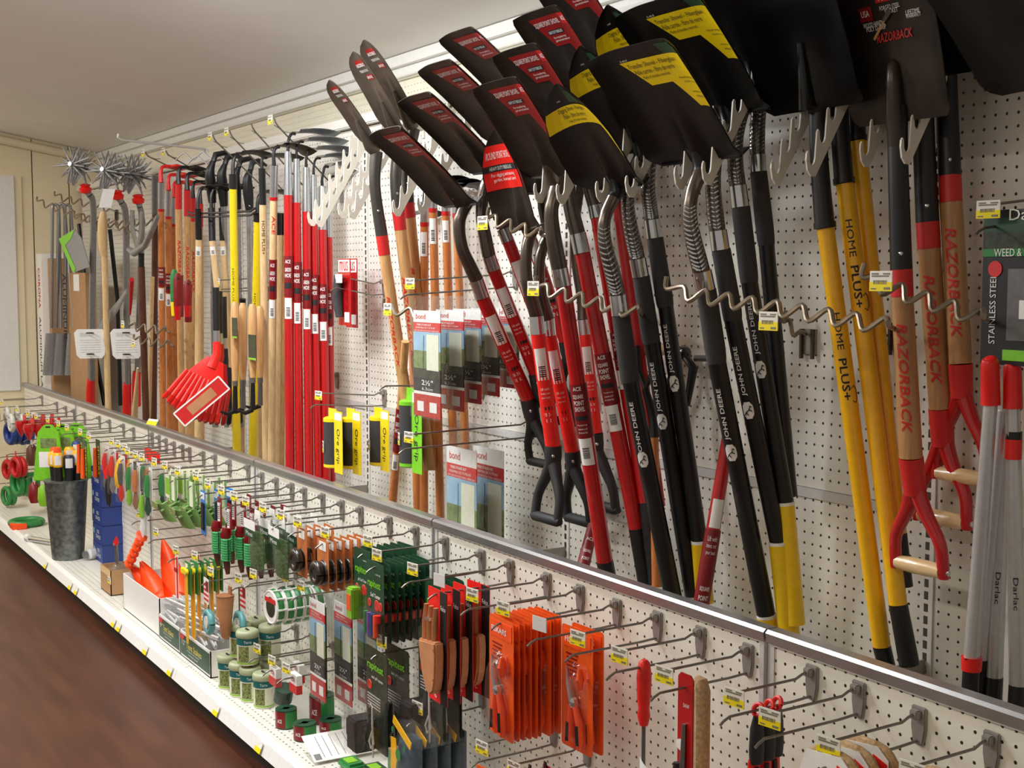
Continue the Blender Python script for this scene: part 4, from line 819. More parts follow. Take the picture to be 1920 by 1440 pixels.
# yellow shafted tools
for i, (x, y0, y1, xm, ym, xb, yb, lb) in enumerate(((437, 327, 354, 441, 590, 444, 845, 'yellow shafted hoe with black socket hanging at the front'), (483, 400, 415, 480, 600, 474, 860, 'yellow shafted tool hanging behind the wooden hoes'))):
    t, R = staff('yellow_hoe', lb, 'hoe', [seg('black_sleeve', 'blk', x, y0, x, y1, 16), ('shaft', 'yellowL', [(x, y1, 14.5), (xm, ym, 15), (xb, yb, 15.5)])], -.30 + .1 * i, None, gooseneck([(x, y0 - 20), (x + 3, y0 - 32), (x + 10, y0 - 37)], (x + 62, y0 - 22), .14))
    A_, r = R[1][0]; B_ = R[1][1][0]; mb = MB(); tcyl(mb, 'HOME PLUS+', A_, B_, r, .36, .15, r * .55, (tocam(A_) + RGT * -.3), 1, -1); mb.build('lettering', 'ink', t)
# pale hoes with black and silver ferrules
t, R = staff('wooden_hoe', 'wooden hoe with a long black ferrule beside the silver-ferruled hoe', 'hoe', [seg('ferrule', 'blk', 491, 316, 493, 384, 13), seg('shaft', 'woodP', 493, 384, 499, 872, 14)], -.28, None, gooseneck([(491, 300), (494, 296), (500, 296)], (555, 312), .15))
A_, r = R[1][0]; B_ = R[1][-1][0]; mb = MB(); tcyl(mb, 'HOME PLUS+', A_, B_, r, .12, .13, r * .8, tocam(A_), 1, -1); mb.build('lettering', 'ink', t)
t, R = staff('wooden_hoe', 'wooden hoe with silver ferrule, red ring and dark red label', 'hoe', [seg('ferrule', 'silver', 514, 310, 513, 370, 15), seg('red_ring', 'red', 513, 369, 513, 375, 16), seg('shaft', 'woodP', 513, 374, 509, 872, 14)], -.30, None, gooseneck([(513, 290), (516, 278), (524, 275)], (575, 300), .15))
red_wrap(t, R, 2, .215, .36); barcode_on(t, R, 2, .363, .43)
A_, r = R[2][0]; B_ = R[2][-1][0]; mb = MB(); tcyl(mb, 'ACE', A_, B_, r, .09, .07, r * .9, tocam(A_), 1, -1); mb.build('lettering', 'redink', t)
for i, (x, xb) in enumerate(((523, 519), (530, 527), (486, 488), (455, 452))):
    staff('long_handled_tool', ('plain wooden handle right behind the labelled hoe', 'plain wooden handle between the labelled hoe and red hoes', 'plain wooden handle behind the black-ferruled hoe', 'plain wooden handle low behind the yellow shaft')[i], 'tool handle', [seg('ferrule', 'darksteel', x, 400 if i < 3 else 560, x, 440 if i < 3 else 590, 12), seg('shaft', 'woodP' if i != 1 else 'woodA', x, 440 if i < 3 else 590, xb, 874 - 12 * (i > 1), 13)], -.16 + .02 * i)
# wooden handles behind the stake kits
HB = [(796, 378, 416, 795, 962, 'woodO', 16, 'silver', 'honey wooden handle with silver ferrule behind the hanging stake kits'), (812, 366, 390, 826, 975, 'woodO', 16, 'silver', 'orange wooden handle with silver ferrule and red ring behind the stake kits'), (836, 372, 396, 852, 900, 'woodO', 16, 'silver', 'orange wooden handle next to the short square shovel shafts'), (856, 378, 400, 876, 905, 'woodO', 15, 'silver', 'orange wooden handle half behind a red shaft'), (768, 430, 460, 783, 960, 'woodO', 15, 'darksteel', 'orange wooden handle reaching down behind the green grip roll')]
for i, (x, y0, y1, xb, yb, wm, w, fm, lb) in enumerate(HB):
    t, R = staff('long_handled_tool', lb, 'tool handle', [seg('ferrule', fm, x, y0, x, y1, w), seg('red_ring', 'red', x, y1, x, y1 + 8, w + 1), seg('shaft', wm, x, y1 + 7, xb, yb, w)], -.14 + .01 * i, None, gooseneck([(x, y0 - 16), (x + 4, y0 - 24), (x + 10, y0 - 26)], (x + 50, y0 - 10), .13), Yb=-.07)
    if i < 3: barcode_on(t, R, 2, .02, .10)
# wooden handle with the red sleeve standing beside the grip rolls
t, R = staff('long_handled_tool', 'wooden handle with dark red sleeve and barcode beside the yellow grip rolls', 'tool handle', [seg('shaft_top', 'woodA', 760, 640, 751, 765, 15), seg('shaft', 'woodO', 751, 765, 736, 945, 16)], -.22, Yb=-.16)
red_wrap(t, R, 1, .0, .44); barcode_on(t, R, 1, .46, .62)
# upside-down red shovel handles leaning against the pegboard
for q, lb in ((((1366, 815), (1312, 1150), 30, -.08), 'dark red handle leaning the other way behind a black shaft'), (((1112, 985), (1090, 1075), 26, -.08), 'short end of a dark red handle behind the long red shaft')):
    (x0, y0), (x1, y1), w, Y = q
    t, R = staff('leaning_handle', lb, 'tool handle', [('shaft', 'red' if y0 < 900 else 'redlabel', [(x0, y0, w * .8), (x1, y1, w)])], Y, Yb=-.16)
    A_, r = R[0][0]; B_, r2 = R[0][-1]
    if y0 < 900:
        f = (tocam(A_) + RGT * .1).normalized(); sticker(t, A_, B_, r2, .36, .52, 'white', f, 42, 'barcode_sticker', 1.0); sticker(t, A_, B_, r2, .53, 1.0, 'redlabel', f, 100, 'printed_label', 1.0)
        mb = MB(); [around(mb, w_, A_, B_, r2, k, r2 * 1.2, .012, f) for w_, k in (('Lift with', .58), ('knees, not', .62), ('your back', .66), ('SHOVEL', .97), ('POINT', .91), ('SQUARE', .86))]; mb.build('lettering', 'white', t)
    else:
        mb = MB(); [around(mb, w_, A_, B_, r2, k, r2 * 1.1, .010, tocam(A_)) for w_, k in (('ACE', .35), ('SQUARE', .6), ('POINT', .75), ('SHOVEL', .9))]; mb.build('lettering', 'white', t)
# wooden handled tools behind the black shafts
for i, (x0, y0, x1, y1, lb) in enumerate(((1226, 820, 1232, 1100, 'pale wooden handle with black collar between the black digging shovel shafts'), (1266, 815, 1292, 1060, 'pale wooden handle half hidden behind a black shaft'))):
    t, R = staff('short_fork', lb, 'tool handle', [('fork_shank', 'blk', [(x0 - 16, y0 - 90, 14), (x0 - 2, y0 - 40, 18), (x0, y0, 20)]), ('shaft', 'woodO', [(x0, y0, 18), (x1, y1, 20)])], -.10, Yb=-.09)
    a = P(x0 - 16, y0 - 90, X=R[0][0][0].x); MB().tube([a, a + V((-.03, 0, .05)), a + V((-.035, 0, .11))], .007, 8).build('tine', 'blk', t, True); MB().tube([a, a + V((.03, 0, .05)), a + V((.035, 0, .11))], .007, 8).build('tine', 'blk', t, True)
# two small wood and black gadgets hooked on the wall between the black shafts
a = P(1195, 655, Y=-.05); t = thing('dibber', 'pale wooden dowel grip hanging between the black shovel shafts', 'garden tool', tuple(a))
MB().tube([P(1193, 655, Y=-.06), P(1200, 655, Y=-.06), P(1262, 655, Y=-.06)], [.013, .016, .016], 12).build('wood_grip', 'woodgrip', t, True)
MB().tube([P(1228, 660, Y=-.06), P(1226, 700, Y=-.06)], .006, 8).build('stem', 'chrome', t, True)
a = P(1290, 665, Y=-.06); t = thing('ratchet_tool', 'black knobbed gadget with grey clamp hanging beside a black shaft', 'garden tool', tuple(a))
MB().lathe(P(1280, 662, Y=-.06), [(.004, -.02), (.016, -.014), (.02, 0), (.016, .014), (.004, .02)], 14, (1, 0, 0)).build('knob', 'blkgloss', t, True)
MB().tube([P(1284, 668, Y=-.06), P(1300, 690, Y=-.06), P(1288, 760, Y=-.06)], [.010, .012, .008], 10).build('lever', 'blk', t, True)
MB().tube([P(1302, 672, Y=-.05), P(1330, 672, Y=-.03), P(1346, 668, Y=-.008)], .008, 8).build('clamp', 'greysteel', t, True)

# ------------------------------------------------------------------ far left: cultivators, scoops, box
def star(c, R_, t, hub):
    c = V(c); ax = V((.55, -.75, .15)).normalized()
    a = ax.orthogonal().normalized(); b = ax.cross(a)
    for w in range(4):
        cc = c + ax * (-.045 + .03 * w); m = MB()
        for k in range(11):
            an = 2 * math.pi * (k + w * .35) / 11; d = a * math.cos(an) + b * math.sin(an); q = ax * (.02 * (1 if k % 2 else -1))
            m.tube([cc, cc + d * R_ * .55 + q * .4, cc + d * R_ + q], [.006, .0055, .0035], 6, .6)
        m.build('spiked_wheel', 'alum', t)
    MB().tube([c - ax * .06, c + ax * .06], .012, 10).build('axle', 'silver', t, True)
    MB().lathe(hub, [(.014, -.025), (.030, -.018), (.034, 0), (.022, .01), (.03, .022), (.012, .028)], 14, (.2, -.1, 1)).build('red_hub', 'redbright', t, True)
for i, (cx, cy, hx, hy, pts, gy) in enumerate((((145), 312, 160, 354, [(168, 366, 12), (175, 395, 12), (173, 560, 12), (172, 715, 12)], 757), (205, 322, 220, 366, [(228, 380, 12), (236, 410, 12), (237, 560, 12), (240, 722, 12)], 782), (249, 327, 259, 374, [(262, 388, 11), (266, 420, 11), (262, 560, 11), (258, 700, 11)], 760))):
    Y = -.34 + .1 * i
    t, R = staff('rotary_cultivator', ('spiked wheel cultivator with grey shaft, outermost of three', 'spiked wheel cultivator with grey shaft, middle of three', 'spiked wheel cultivator with grey shaft, innermost of three')[i], 'cultivator', [('shaft', 'alum', pts), ('red_grip', 'redgrip', [(pts[-1][0] - 1, pts[-1][1] - 3, 15), (pts[-1][0] - 2, pts[-1][1] + 10, 16), (pts[-1][0] - 2, gy, 17)])], Y, 'spiked wheel cultivators', Yb=Y + .12)
    X0 = R[0][0][0].x; hub = P(hx, hy, X=X0); star(P(cx, cy, X=X0), .105, t, hub)
    if i == 1: hq = P(201, 374, X=X0) + tocam(hub) * .10; RR = ZA.cross(tocam(hub)); MB().obox(hq, RR * .03, ZA * .048 + RR * .012, tocam(hub) * .001).build('hang_tag', 'white', t); MB().tube([hq + ZA * .046, hub], .0015, 5).build('tag_string', 'blk', t)
    S = [hub, R[0][0][0]]; MB().tube(S, [.02, R[0][0][1]], 10).build('neck', 'alum', t, True)
    if i < 2:
        cx2 = (169, 237)[i]; cy2 = (645, 645)[i]; p = P(cx2, cy2, X=X0); rr = R[0][1][1]
        q = MB().prism([(-.082, .06), (-.065, .08), (.065, .08), (.082, .06), (.075, -.06), (.06, -.08), (-.055, -.08), (-.072, -.06)], p - tocam(p) * (rr + .006), ZA.cross(tocam(p)), ZA, -tocam(p), .002).build('paper_tag', 'white', t); RR = ZA.cross(tocam(p)); NN = tocam(p)
        m = MB()
        for k in range(7): m.obox(p - NN * (rr + .0055) + RR * (-.05 + .005 * k) + ZA * .05, RR * .0014, ZA * .011, NN * .0005)
        for k in range(6): m.obox(p - NN * (rr + .0055) + ZA * (.02 - .013 * k), RR * .055, ZA * .002, NN * .0005)
        m.build('print', 'gum', t)
        for dz in (.06, -.055): MB().tube([p + V((rr * 1.1 * math.cos(k * .7), rr * 1.1 * math.sin(k * .7), dz)) for k in range(10)], .003, 5).build('cable_tie', 'blk', t)
# carton on end
X0 = anchor(80, 600, -.20); a = P(62, 476, Y=-.30)
bx0 = max(P(62, 480, Y=-.30).x, XE + .035); bx1 = bx0 + .15; zt = P(70, 476, Y=-.30).z
t = thing('rake_carton', 'tall narrow white carton standing on end in the corner', 'box', (bx0, -.30, .75))
MB().box((bx0, -.30, .74), (bx1, -.14, zt)).build('carton', 'white', t, bevel=.002)
mb = MB(); xm = (bx0 + bx1) / 2; tflat(mb, 'CORONA', (xm, -.3012, zt - .22), -ZA, XA, w=.26, h=.06); mb.build('brand_lettering', 'redink', t)
mb = MB(); tflat(mb, 'ALUMINUM LANDSCAPE RAKE', (xm, -.3012, zt - .88), -ZA, XA, w=.95, h=.052); mb.build('lettering', 'ink', t)
MB().box((bx1 + .005, -.26, .74), (bx1 + .075, -.12, zt - .03)).build('second_carton', 'cardboard', t)
# aluminium scoops hanging on loops
for i, (x, lx, ly) in enumerate(((95, 104, 392), (113, 116, 390), (136, 127, 392))):
    Y = -.30 + .05 * i; a = P(lx, ly, Y=Y); b = P(x + 6, 615, Y=Y); t = thing('bulb_scoop', ('grey aluminium scoop on a long loop next to the carton', 'grey aluminium scoop with lettering down its loop', 'grey aluminium scoop nearest the green printed card')[i], 'garden tool', tuple(P(x, 705, Y=Y)), 'grey aluminium scoops')
    RR = ZA.cross(tocam(a)); MB().tube([b - RR * .014, a - RR * .018, a - RR * .014 + ZA * .02, a + ZA * .028, a + RR * .014 + ZA * .02, a + RR * .018, b + RR * .014], .010, 10).build('loop_handle', 'alum', t, True)
    c = P(x + 4, 625, Y=Y); e = P(x + 2, 704, Y=Y)
    def fn(u, v, c=c, e=e, RR=RR):
        w = (u * 2 - 1); q = c.lerp(e, v); return q + RR * (w * (.042 + .012 * v)) - tocam(c) * (.03 * w * w), tocam(c)
    MB().grid(fn, 8, 5, .003).build('scoop', 'alum', t, True)
    if i == 1: mb = MB(); tflat(mb, 'ALUMINUM', V((a.x, Y, a.z - .6)) + tocam(a) * .012, -ZA, RR, w=.4, h=.022); mb.build('lettering', 'ink', t)
# green and grey card, brown cardboard sleeve
a = P(130, 470, Y=-.34); t = thing('saw_card', 'bright green and grey printed card hanging among the grey tools', 'card', tuple(a))
m = MB(); q = [P(*k, Y=-.34) for k in ((112, 448), (140, 430), (152, 446), (168, 500), (140, 510))]; m.add(q + [p + YA * .004 for p in q], [(0, 1, 2, 3, 4), (9, 8, 7, 6, 5)] + [(i, i + 5, (i + 1) % 5 + 5, (i + 1) % 5) for i in range(5)]); m.build('card', 'alum', t)
m = MB(); q = [P(*k, Y=-.3415) for k in ((110, 448), (140, 429), (133, 447), (122, 460), (142, 504), (137, 512))]; m.add(q, [(0, 1, 2, 3), (0, 3, 4, 5)]); m.build('green_band', 'lime', t)
a, b = P(133, 512, Y=-.2), P(166, 512, Y=-.2); t = MB().box((a.x, -.22, .74), (b.x, -.16, a.z)).build('cardboard_sleeve', 'cardboard'); tag(t, 'brown cardboard sleeve standing behind the grey scoops', 'box')
q = P(143, 530, Y=-.2205); MB().obox(q, XA * .07, ZA * .05, YA * .0006).build('barcode_label', 'white', t)
# assorted dark and wooden handles
for nm, lb, secs, Y in (
    ('mattock', 'pale wooden handle with swollen head hanging between the cultivators', [('head', 'woodP', [(194, 396, 10), (192, 420, 18), (193, 460, 17), (196, 480, 12)]), seg('shaft', 'woodP', 196, 480, 203, 768, 11.5)], -.30),
    ('pry_bar', 'thin dark bar leaning beside the first cultivator', [seg('bar', 'darksteel', 148, 420, 166, 590, 7), seg('lower_bar', 'darksteel', 166, 590, 196, 760, 8)], -.16),
    ('pry_bar', 'dark steel bar leaning behind the wooden handle', [seg('bar', 'darksteel', 206, 430, 220, 560, 8), seg('lower_bar', 'darksteel', 220, 560, 226, 760, 8)], -.14),
    ('stained_tool', 'dark stained handle beside the bow rakes', [seg('ferrule', 'greysteel', 291, 330, 291, 400, 13), seg('shaft', 'brown', 291, 400, 288, 795, 12)], -.16),
    ('stained_tool', 'dark stained handle under the grey shear head', [seg('ferrule', 'blk', 265, 475, 265, 500, 11), seg('shaft', 'brown', 265, 500, 274, 790, 13)], -.28),
    ('wooden_stake', 'thin pale wooden handle in front of the dark handles', [seg('shaft', 'woodP', 286, 520, 279, 780, 8)], -.22),
    ('wooden_stake', 'thin pale tapering stake low beside the dark handle', [('shaft', 'woodP', [(258, 690, 4), (257, 740, 9), (252, 785, 13)])], -.30),
    ('red_tool', 'thin red taper hanging beside the second cultivator shaft', [('blade', 'redflat', [(247, 524, 9), (245, 570, 6), (244, 590, 3)])], -.36)):
    staff(nm, lb, 'tool handle', secs, Y, Yb=Y + .05)
a = P(255, 400, Y=-.30); t = thing('grey_shears', 'grey steel hedge shear head pointing up with curved arms', 'garden tool', tuple(a))
for dx, y0 in ((248, 394), (266, 396)): MB().tube([P(dx, y0, Y=-.3), P(dx, y0 + 35, Y=-.3), P(258, 470, Y=-.3)], [.03, .034, .012], 8, .25, ref=(1, 0, 0)).build('shear_blade', 'greysteel', t, True)
MB().tube([P(242, 468, Y=-.3), P(252, 474, Y=-.3), P(272, 460, Y=-.3), P(288, 425, Y=-.3), P(296, 405, Y=-.3)], [.014, .02, .016, .014, .01], 10).build('shear_arm', 'alum', t, True)
a = P(210, 560, Y=-.26); t = thing('grey_pruner', 'grey cast pruner arm curving behind the wooden handle', 'garden tool', tuple(a))
MB().tube([P(180, 630, Y=-.24), P(200, 600, Y=-.24), P(222, 572, Y=-.24), P(238, 545, Y=-.24)], [.03, .034, .024, .014], 10, .4).build('arm', 'alum', t, True)
spiral((70, 378), (170, 412), -.34, 5, 'dark spiral wire rack above the scoops by the corner', r=.018, wr=.005)
spiral((103, 368), (205, 392), -.26, 5, 'dark spiral wire rack running under the first spiked wheel', r=.018, wr=.005)
spiral((140, 405), (250, 430), -.30, 6, 'dark spiral wire rack in front of the cultivator shafts', r=.018, wr=.005)
spiral((205, 420), (300, 415), -.30, 5, 'dark spiral wire rack under the innermost spiked wheel', r=.018, wr=.005)
spiral((243, 612), (312, 620), -.34, 3.5, 'bronze spiral wire rack crossing the dark handles', r=.018, wr=.005, tagpx=(230, 608))
spiral((252, 638), (318, 645), -.32, 3.5, 'bronze spiral wire rack just below the other crossing the dark handles', r=.018, wr=.005, tagpx=(250, 644))
# small hanging tools around the rakes
for i, (x, y0, y1, c) in enumerate(((333, 512, 600, 'red'), (352, 524, 594, 'red'), (327, 505, 592, 'green'))):
    Y = -.37; a = P(x, y0, Y=Y); b = P(x, y1, Y=Y); t = thing('hand_saw', ('folding saw with red and black handle hanging before the rakes', 'short folding saw with red and black handle beside a longer one', 'slim green hand tool hanging between the rakes')[i], 'garden tool', tuple(b))
    m1, m2 = ('redlabel', 'red') if c == 'red' else ('green', 'yellowL')
    MB().tube([a, a.lerp(b, .15), a.lerp(b, .7)], [.008, .02, .017], 10, .5).build('upper_grip', m1, t, True); MB().tube([a.lerp(b, .68), b], [.017, .013], 10, .5).build('lower_grip', m2, t, True)
    if c == 'red': MB().tube([a.lerp(b, .1), a.lerp(b, .6)], [.012, .01], 8, .8).build('grip_inlay', 'blk', t, True)
for i, (x, y0, y1) in enumerate(((303, 470, 505),)): pass
# plastic leaf rakes
def leaf_rake(px0, py0, px1, py1, Y, m, label, clear=False):
    """fan head from the socket to the tine tips, hanging upside down, turned towards the aisle entrance"""
    a = P(px0, py0, Y=Y); nrm = tocam(a); RR = ZA.cross(nrm); dp = depth(a) / FPX
    d = (RR * (px1 - px0) * dp - ZA * (py1 - py0) * dp); ln = d.length; d.normalize(); w = d.cross(nrm).normalized()
    b = a + d * ln; t = thing('leaf_rake', label, 'rake', tuple(b), 'plastic leaf rakes')
    MB().tube([a + ZA * .06, a + ZA * .01, a + d * .05], [.016, .018, .026], 10).build('socket', m, t, True)
    def hub(u, v): k = u * 2 - 1; return a + d * (.015 + v * ln * .42) + w * (k * (.035 + .055 * v)) + nrm * (.012 * math.cos(k) + .01 * v), nrm
    MB().grid(hub, 8, 4, .006).build('fan_plate', m, t, True)
    for k in range(11):
        f = -1 + .2 * k; p0 = a + d * (ln * .38) + w * (f * .082) + nrm * .018; p1 = a + d * (ln * .98 - .022 * f * f) + w * (f * .115) + nrm * .035
        MB().tube([p0, p0.lerp(p1, .8) + nrm * .014, p1, p1 - nrm * .03 + d * .010], [.009, .0105, .010, .006], 6, .5).build('tine', m, t)
    MB().tube([a + d * (ln * .66) + w * (f * .099) + nrm * .028 for f in (-1, -.5, 0, .5, 1)], .008, 6).build('cross_brace', m, t)
    MB().tube([a + ZA * .05, a + ZA * .11], .013, 10).build('ferrule', 'silver', t, True); MB().tube([a + ZA * .105, a + ZA * .28], .0145, 10).build('shaft', 'blk', t, True)
    return t
leaf_rake(407, 668, 352, 776, -.36, 'redbright', 'bright red plastic leaf rake with clear label, topmost of the rakes')
leaf_rake(413, 672, 364, 784, -.31, 'redflat', 'red plastic leaf rake pressed behind the topmost one')
leaf_rake(421, 680, 396, 792, -.26, 'navy', 'navy blue plastic leaf rake behind the red rakes')
a = P(378, 745, Y=-.40); t = thing('rake_label_card', 'clear framed label card tied across the red leaf rake', 'card', tuple(a))
n_ = tocam(a); c = a + n_ * .17; dp = depth(a) / FPX; RR = ZA.cross(n_); u = RR * (80 * dp) + ZA * (66 * dp); ul = u.length / 2; u.normalize(); v_ = u.cross(n_)
MB().obox(c, u * ul, v_ * .030, n_ * .001).build('card', 'redband', t); MB().obox(c + n_ * .0015, u * ul * .55, v_ * .02, n_ * .0005).build('photo', 'leather', t)
for s in (-1, 1): MB().obox(c + v_ * s * .033, u * ul, v_ * .003, n_ * .002).build('white_edge', 'white', t); MB().obox(c + u * s * ul, u * .003, v_ * .034, n_ * .002).build('white_edge', 'white', t)
# four small wooden hand tools with dark tags on one hook
wall_hook((500, 520), (408, 524), 'display hook with price tag carrying the small wooden hand tools')
wall_hook((505, 543), (424, 545), 'plain wire hook carrying the small wooden hand tools', two=False, tagk=None)
for i, (x, y0, ys, y1, Y, tg) in enumerate(((440, 566, 714, 770, -.38, (596, 634)), (455, 568, 712, 766, -.33, None), (473, 570, 708, 768, -.36, (628, 675)), (487, 574, 708, 760, -.29, None))):
    a, b, e = P(x, y0, Y=Y), P(x + 1, ys, Y=Y), P(x + 1, y1, Y=Y); t = thing('hand_fork', ('small wooden hand tool with narrow dark tag, outermost on its hook', 'small wooden hand tool without a tag beside the narrow-tagged one', 'small wooden hand tool with wide dark tag', 'small wooden hand tool half hidden behind the wide-tagged one')[i], 'garden tool', tuple(e), 'small wooden hand tools')
    MB().tube([a, a.lerp(b, .06), a.lerp(b, .3), a.lerp(b, .75), b], [.010, .016, .0175, .0165, .011], 12).build('wood_grip', 'woodA', t, True)
    MB().tube([b + ZA * .01, b - ZA * .02], .011, 10).build('ferrule', 'greysteel', t, True); MB().tube([b - ZA * .015, e], [.009, .011], 8).build('shank', 'greysteel' if i % 2 else 'darksteel', t, True)
    MB().tube([e, e + V((.0, -.03, -.012)), e + V((0, -.06, .0))], [.010, .008, .004], 8, .5).build('tip', 'darksteel', t, True)
    if tg:
        c = P(x, sum(tg) / 2, Y=Y - .02); h = (P(x, tg[0], Y=Y).z - P(x, tg[1], Y=Y).z) / 2; w = .02 if i == 0 else .028
        k = MB().obox(c, XA * w * 1.4, ZA * h, YA * .001).build('hang_tag', 'photo_dark', t); MB().obox(c - ZA * (h * .9) - YA * .0015, XA * w * 1.4, ZA * h * .08, YA * .0004).build('green_strip', 'greenl', k)
# red packaged saw set by the red hoes
wall_hook((722, 530), (636, 516), 'display hook with white tag carrying the red carded saws', tagk='blank')
for i, (x, Y) in enumerate(((645, -.16), (658, -.09))):
    a = P(x, 485, Y=Y); b = P(x, 610 + 4 * i, Y=Y); h = a.z - b.z; t = thing('carded_saw', ('red carded pruning saw hanging in front by the red hoes', 'red carded pruning saw behind another by the red hoes')[i], 'packaged tool', tuple(b), 'red carded saws')
    MB().box((a.x - .05, Y, b.z), (a.x + .05, Y + .003, a.z)).build('card', 'red', t)
    MB().box((a.x - .048, Y - .001, a.z - h * .2), (a.x + .048, Y - .0005, a.z - .004)).build('header', 'white', t); mb = MB(); tflat(mb, 'mus', (a.x, Y - .002, a.z - h * .11), XA, ZA, w=.07, h=.035); mb.build('header_lettering', 'redink', t)
    MB().tube([(a.x - .02, Y - .014, a.z - h * .25), (a.x - .022, Y - .018, a.z - h * .6), (a.x - .014, Y - .014, b.z + .03)], [.016, .02, .014], 10).build('grip', 'foam', t, True)
    mb = MB(); tflat(mb, 'ecogrip', (a.x + .024, Y - .002, a.z - h * .55), -ZA, XA, w=h * .5, h=.022); mb.build('lettering', 'redlabel', t); MB().obox((a.x + .022, Y - .001, b.z + .03), XA * .02, ZA * .018, YA * .0006).build('barcode_label', 'white', t)
# ------------------------------------------------------------------ grip rolls and tree-stake kits
X1, Y1, Z1 = wall_hook((722, 738), (598, 735), 'display hook with price tag carrying the yellow grip rolls')
def grip_roll(x, py0, py1, Y, label, cap='yellowL', card='yellowL', side=1):
    a = P(x, py0, Y=Y); b = P(x, py1, Y=Y); h = a.z - b.z; t = thing('grip_roll', label, 'packaged tool', tuple(b), 'packaged foam handle grips')
    r = .034; c = V((a.x, Y, 0))
    MB().lathe((a.x, Y, b.z + .012), [(r, 0), (r, h * .82)], 18).build('foam_sleeve', 'foam', t, True)
    MB().lathe((a.x, Y, b.z), [(r * .8, 0), (r * 1.03, .004), (r * 1.03, .014)], 18).build('bottom_cap', cap, t, True); MB().lathe((a.x, Y, b.z + h * .83), [(r * 1.03, 0), (r * 1.03, .012), (r * .8, .016)], 18).build('top_cap', cap, t, True)
    MB().box((a.x - r, Y - .002, b.z + h * .84), (a.x + r, Y, b.z + h * 1.06)).build('header_card', cap, t)
    k = MB().box((a.x + r + .002, Y - .012, b.z - .012), (a.x + r + .07, Y - .010, b.z + h * 1.04)).build('side_card', card, t)
    mb = MB(); tflat(mb, 'Ore grip', (a.x + r + .034, Y - .0128, b.z + h * .42), -ZA, XA, w=h * .62, h=.032); mb.build('lettering', 'ink', k)
    MB().box((a.x + r + .008, Y - .0125, b.z + h * .88), (a.x + r + .064, Y - .012, b.z + h * 1.01)).build('print_block', 'white', k)
    price_tag(t, (a.x - r * .35, Y - r * .98, b.z + h * .38), .03, .04, face=(-.3, -1, 0))
    return t
grip_roll(624, 772, 876, -.24, 'yellow capped foam grip roll, outermost on its hook'); grip_roll(658, 772, 878, -.17, 'yellow capped foam grip roll, middle one on its hook'); grip_roll(710, 770, 872, -.07, 'yellow capped foam grip roll, nearest the pegboard on its hook')
wall_hook((905, 718), (730, 721), 'plain wire hook carrying the green grip roll', two=False, tagk=None)
grip_roll(768, 735, 875, -.20, 'green capped foam grip roll behind a wooden handle', 'lime', 'lime')
def stake_kit(X, Y, zt, h, w, label, grp):
    """clear bag with printed inserts: white header, red band, landscape photo, black size panel, red foot"""
    zb = zt - h; t = thing('tree_stake_kit', label, 'packaged goods', (X, Y, zb), grp); d = .014
    def bag(u, v):
        k = math.sin(math.pi * u); return V((X - w * .56 + w * 1.12 * u, Y - d - .006 * k * math.sin(3.14 * v), zb - .004 + (h + .012) * v)), -YA
    MB().grid(bag, 4, 8).build('clear_bag', 'bag', t, True)
    def pb(z0, z1, m, nm, x0=-.5, x1=.5, dy=0): return MB().box((X + x0 * w, Y - .006 - dy, zb + h * z0), (X + x1 * w, Y - .004 - dy, zb + h * z1)).build(nm, m, t)
    pb(.0, .19, 'red', 'red_foot'); pb(.19, .215, 'white', 'foot_stripe'); pb(.215, .33, 'ink', 'size_panel'); pb(.33, .41, 'photo_dark', 'photo_ground'); pb(.41, .56, 'grassp', 'photo_field'); pb(.56, .72, 'skyp', 'photo_sky'); pb(.72, .80, 'redband', 'title_band'); pb(.80, .90, 'white', 'header')
    pb(.40, .70, 'cream', 'text_column', .0, .44, .001)
    MB().box((X - w * .3, Y - .003, zb + h * .02), (X + w * .3, Y + .012, zb + h * .86)).build('folded_straps', 'blkrub', t, bevel=.004)
    mb = MB(); tflat(mb, '2½"', (X + .02 * w, Y - .0068, zb + h * .292), XA, ZA, w=w * .42, h=h * .045); tflat(mb, '6.3cm', (X + .02 * w, Y - .0068, zb + h * .24), XA, ZA, w=w * .40, h=h * .026); tflat(mb, 'TREE STAKE KIT', (X - .1 * w, Y - .0068, zb + h * .78), XA, ZA, w=w * .55, h=h * .016); tflat(mb, 'ENSEMBLE DE TUTEURS', (X - .04 * w, Y - .0068, zb + h * .755), XA, ZA, w=w * .72, h=h * .014); tflat(mb, 'KIT DE ESTACAS PARA ÁRBOLES', (X, Y - .0068, zb + h * .732), XA, ZA, w=w * .9, h=h * .014); mb.build('lettering', 'white', t)
    mb = MB(); tflat(mb, 'bond', (X - .22 * w, Y - .0068, zb + h * .85), XA, ZA, w=w * .36, h=h * .045); mb.build('brand_lettering', 'redink', t)
    MB().box((X - w * .36, Y - .0066, zb + h * .045), (X - w * .12, Y - .006, zb + h * .13)).build('barcode_label', 'white', t); MB().box((X + w * .1, Y - .0066, zb + h * .045), (X + w * .36, Y - .006, zb + h * .13)).build('barcode_label', 'white', t)
    MB().tube([(X - w * .12, Y - .0072, zb + h * .42), (X - w * .1, Y - .0072, zb + h * .69)], .0008, 4).build('printed_tree', 'ink', t)
    return t
X1, Y1, Z1 = wall_hook((968, 512), (770, 524), 'display hook with price tag carrying the upper tree stake kits')
kz = P(800, 560, Y=-.33).z
for i, (px, Y) in enumerate(((803, -.335), (846, -.265), (878, -.21), (912, -.15), (948, -.09))):
    p = P(px, 560, Y=Y); q = P(px, 782 - 14 * i, Y=Y); stake_kit(p.x, Y, p.z, p.z - q.z, .165, 'bagged tree stake kit on the upper hook, ' + ('outermost', 'second from the tag', 'third from the tag', 'fourth from the tag', 'nearest the pegboard')[i], 'bagged tree stake kits on the upper hook')
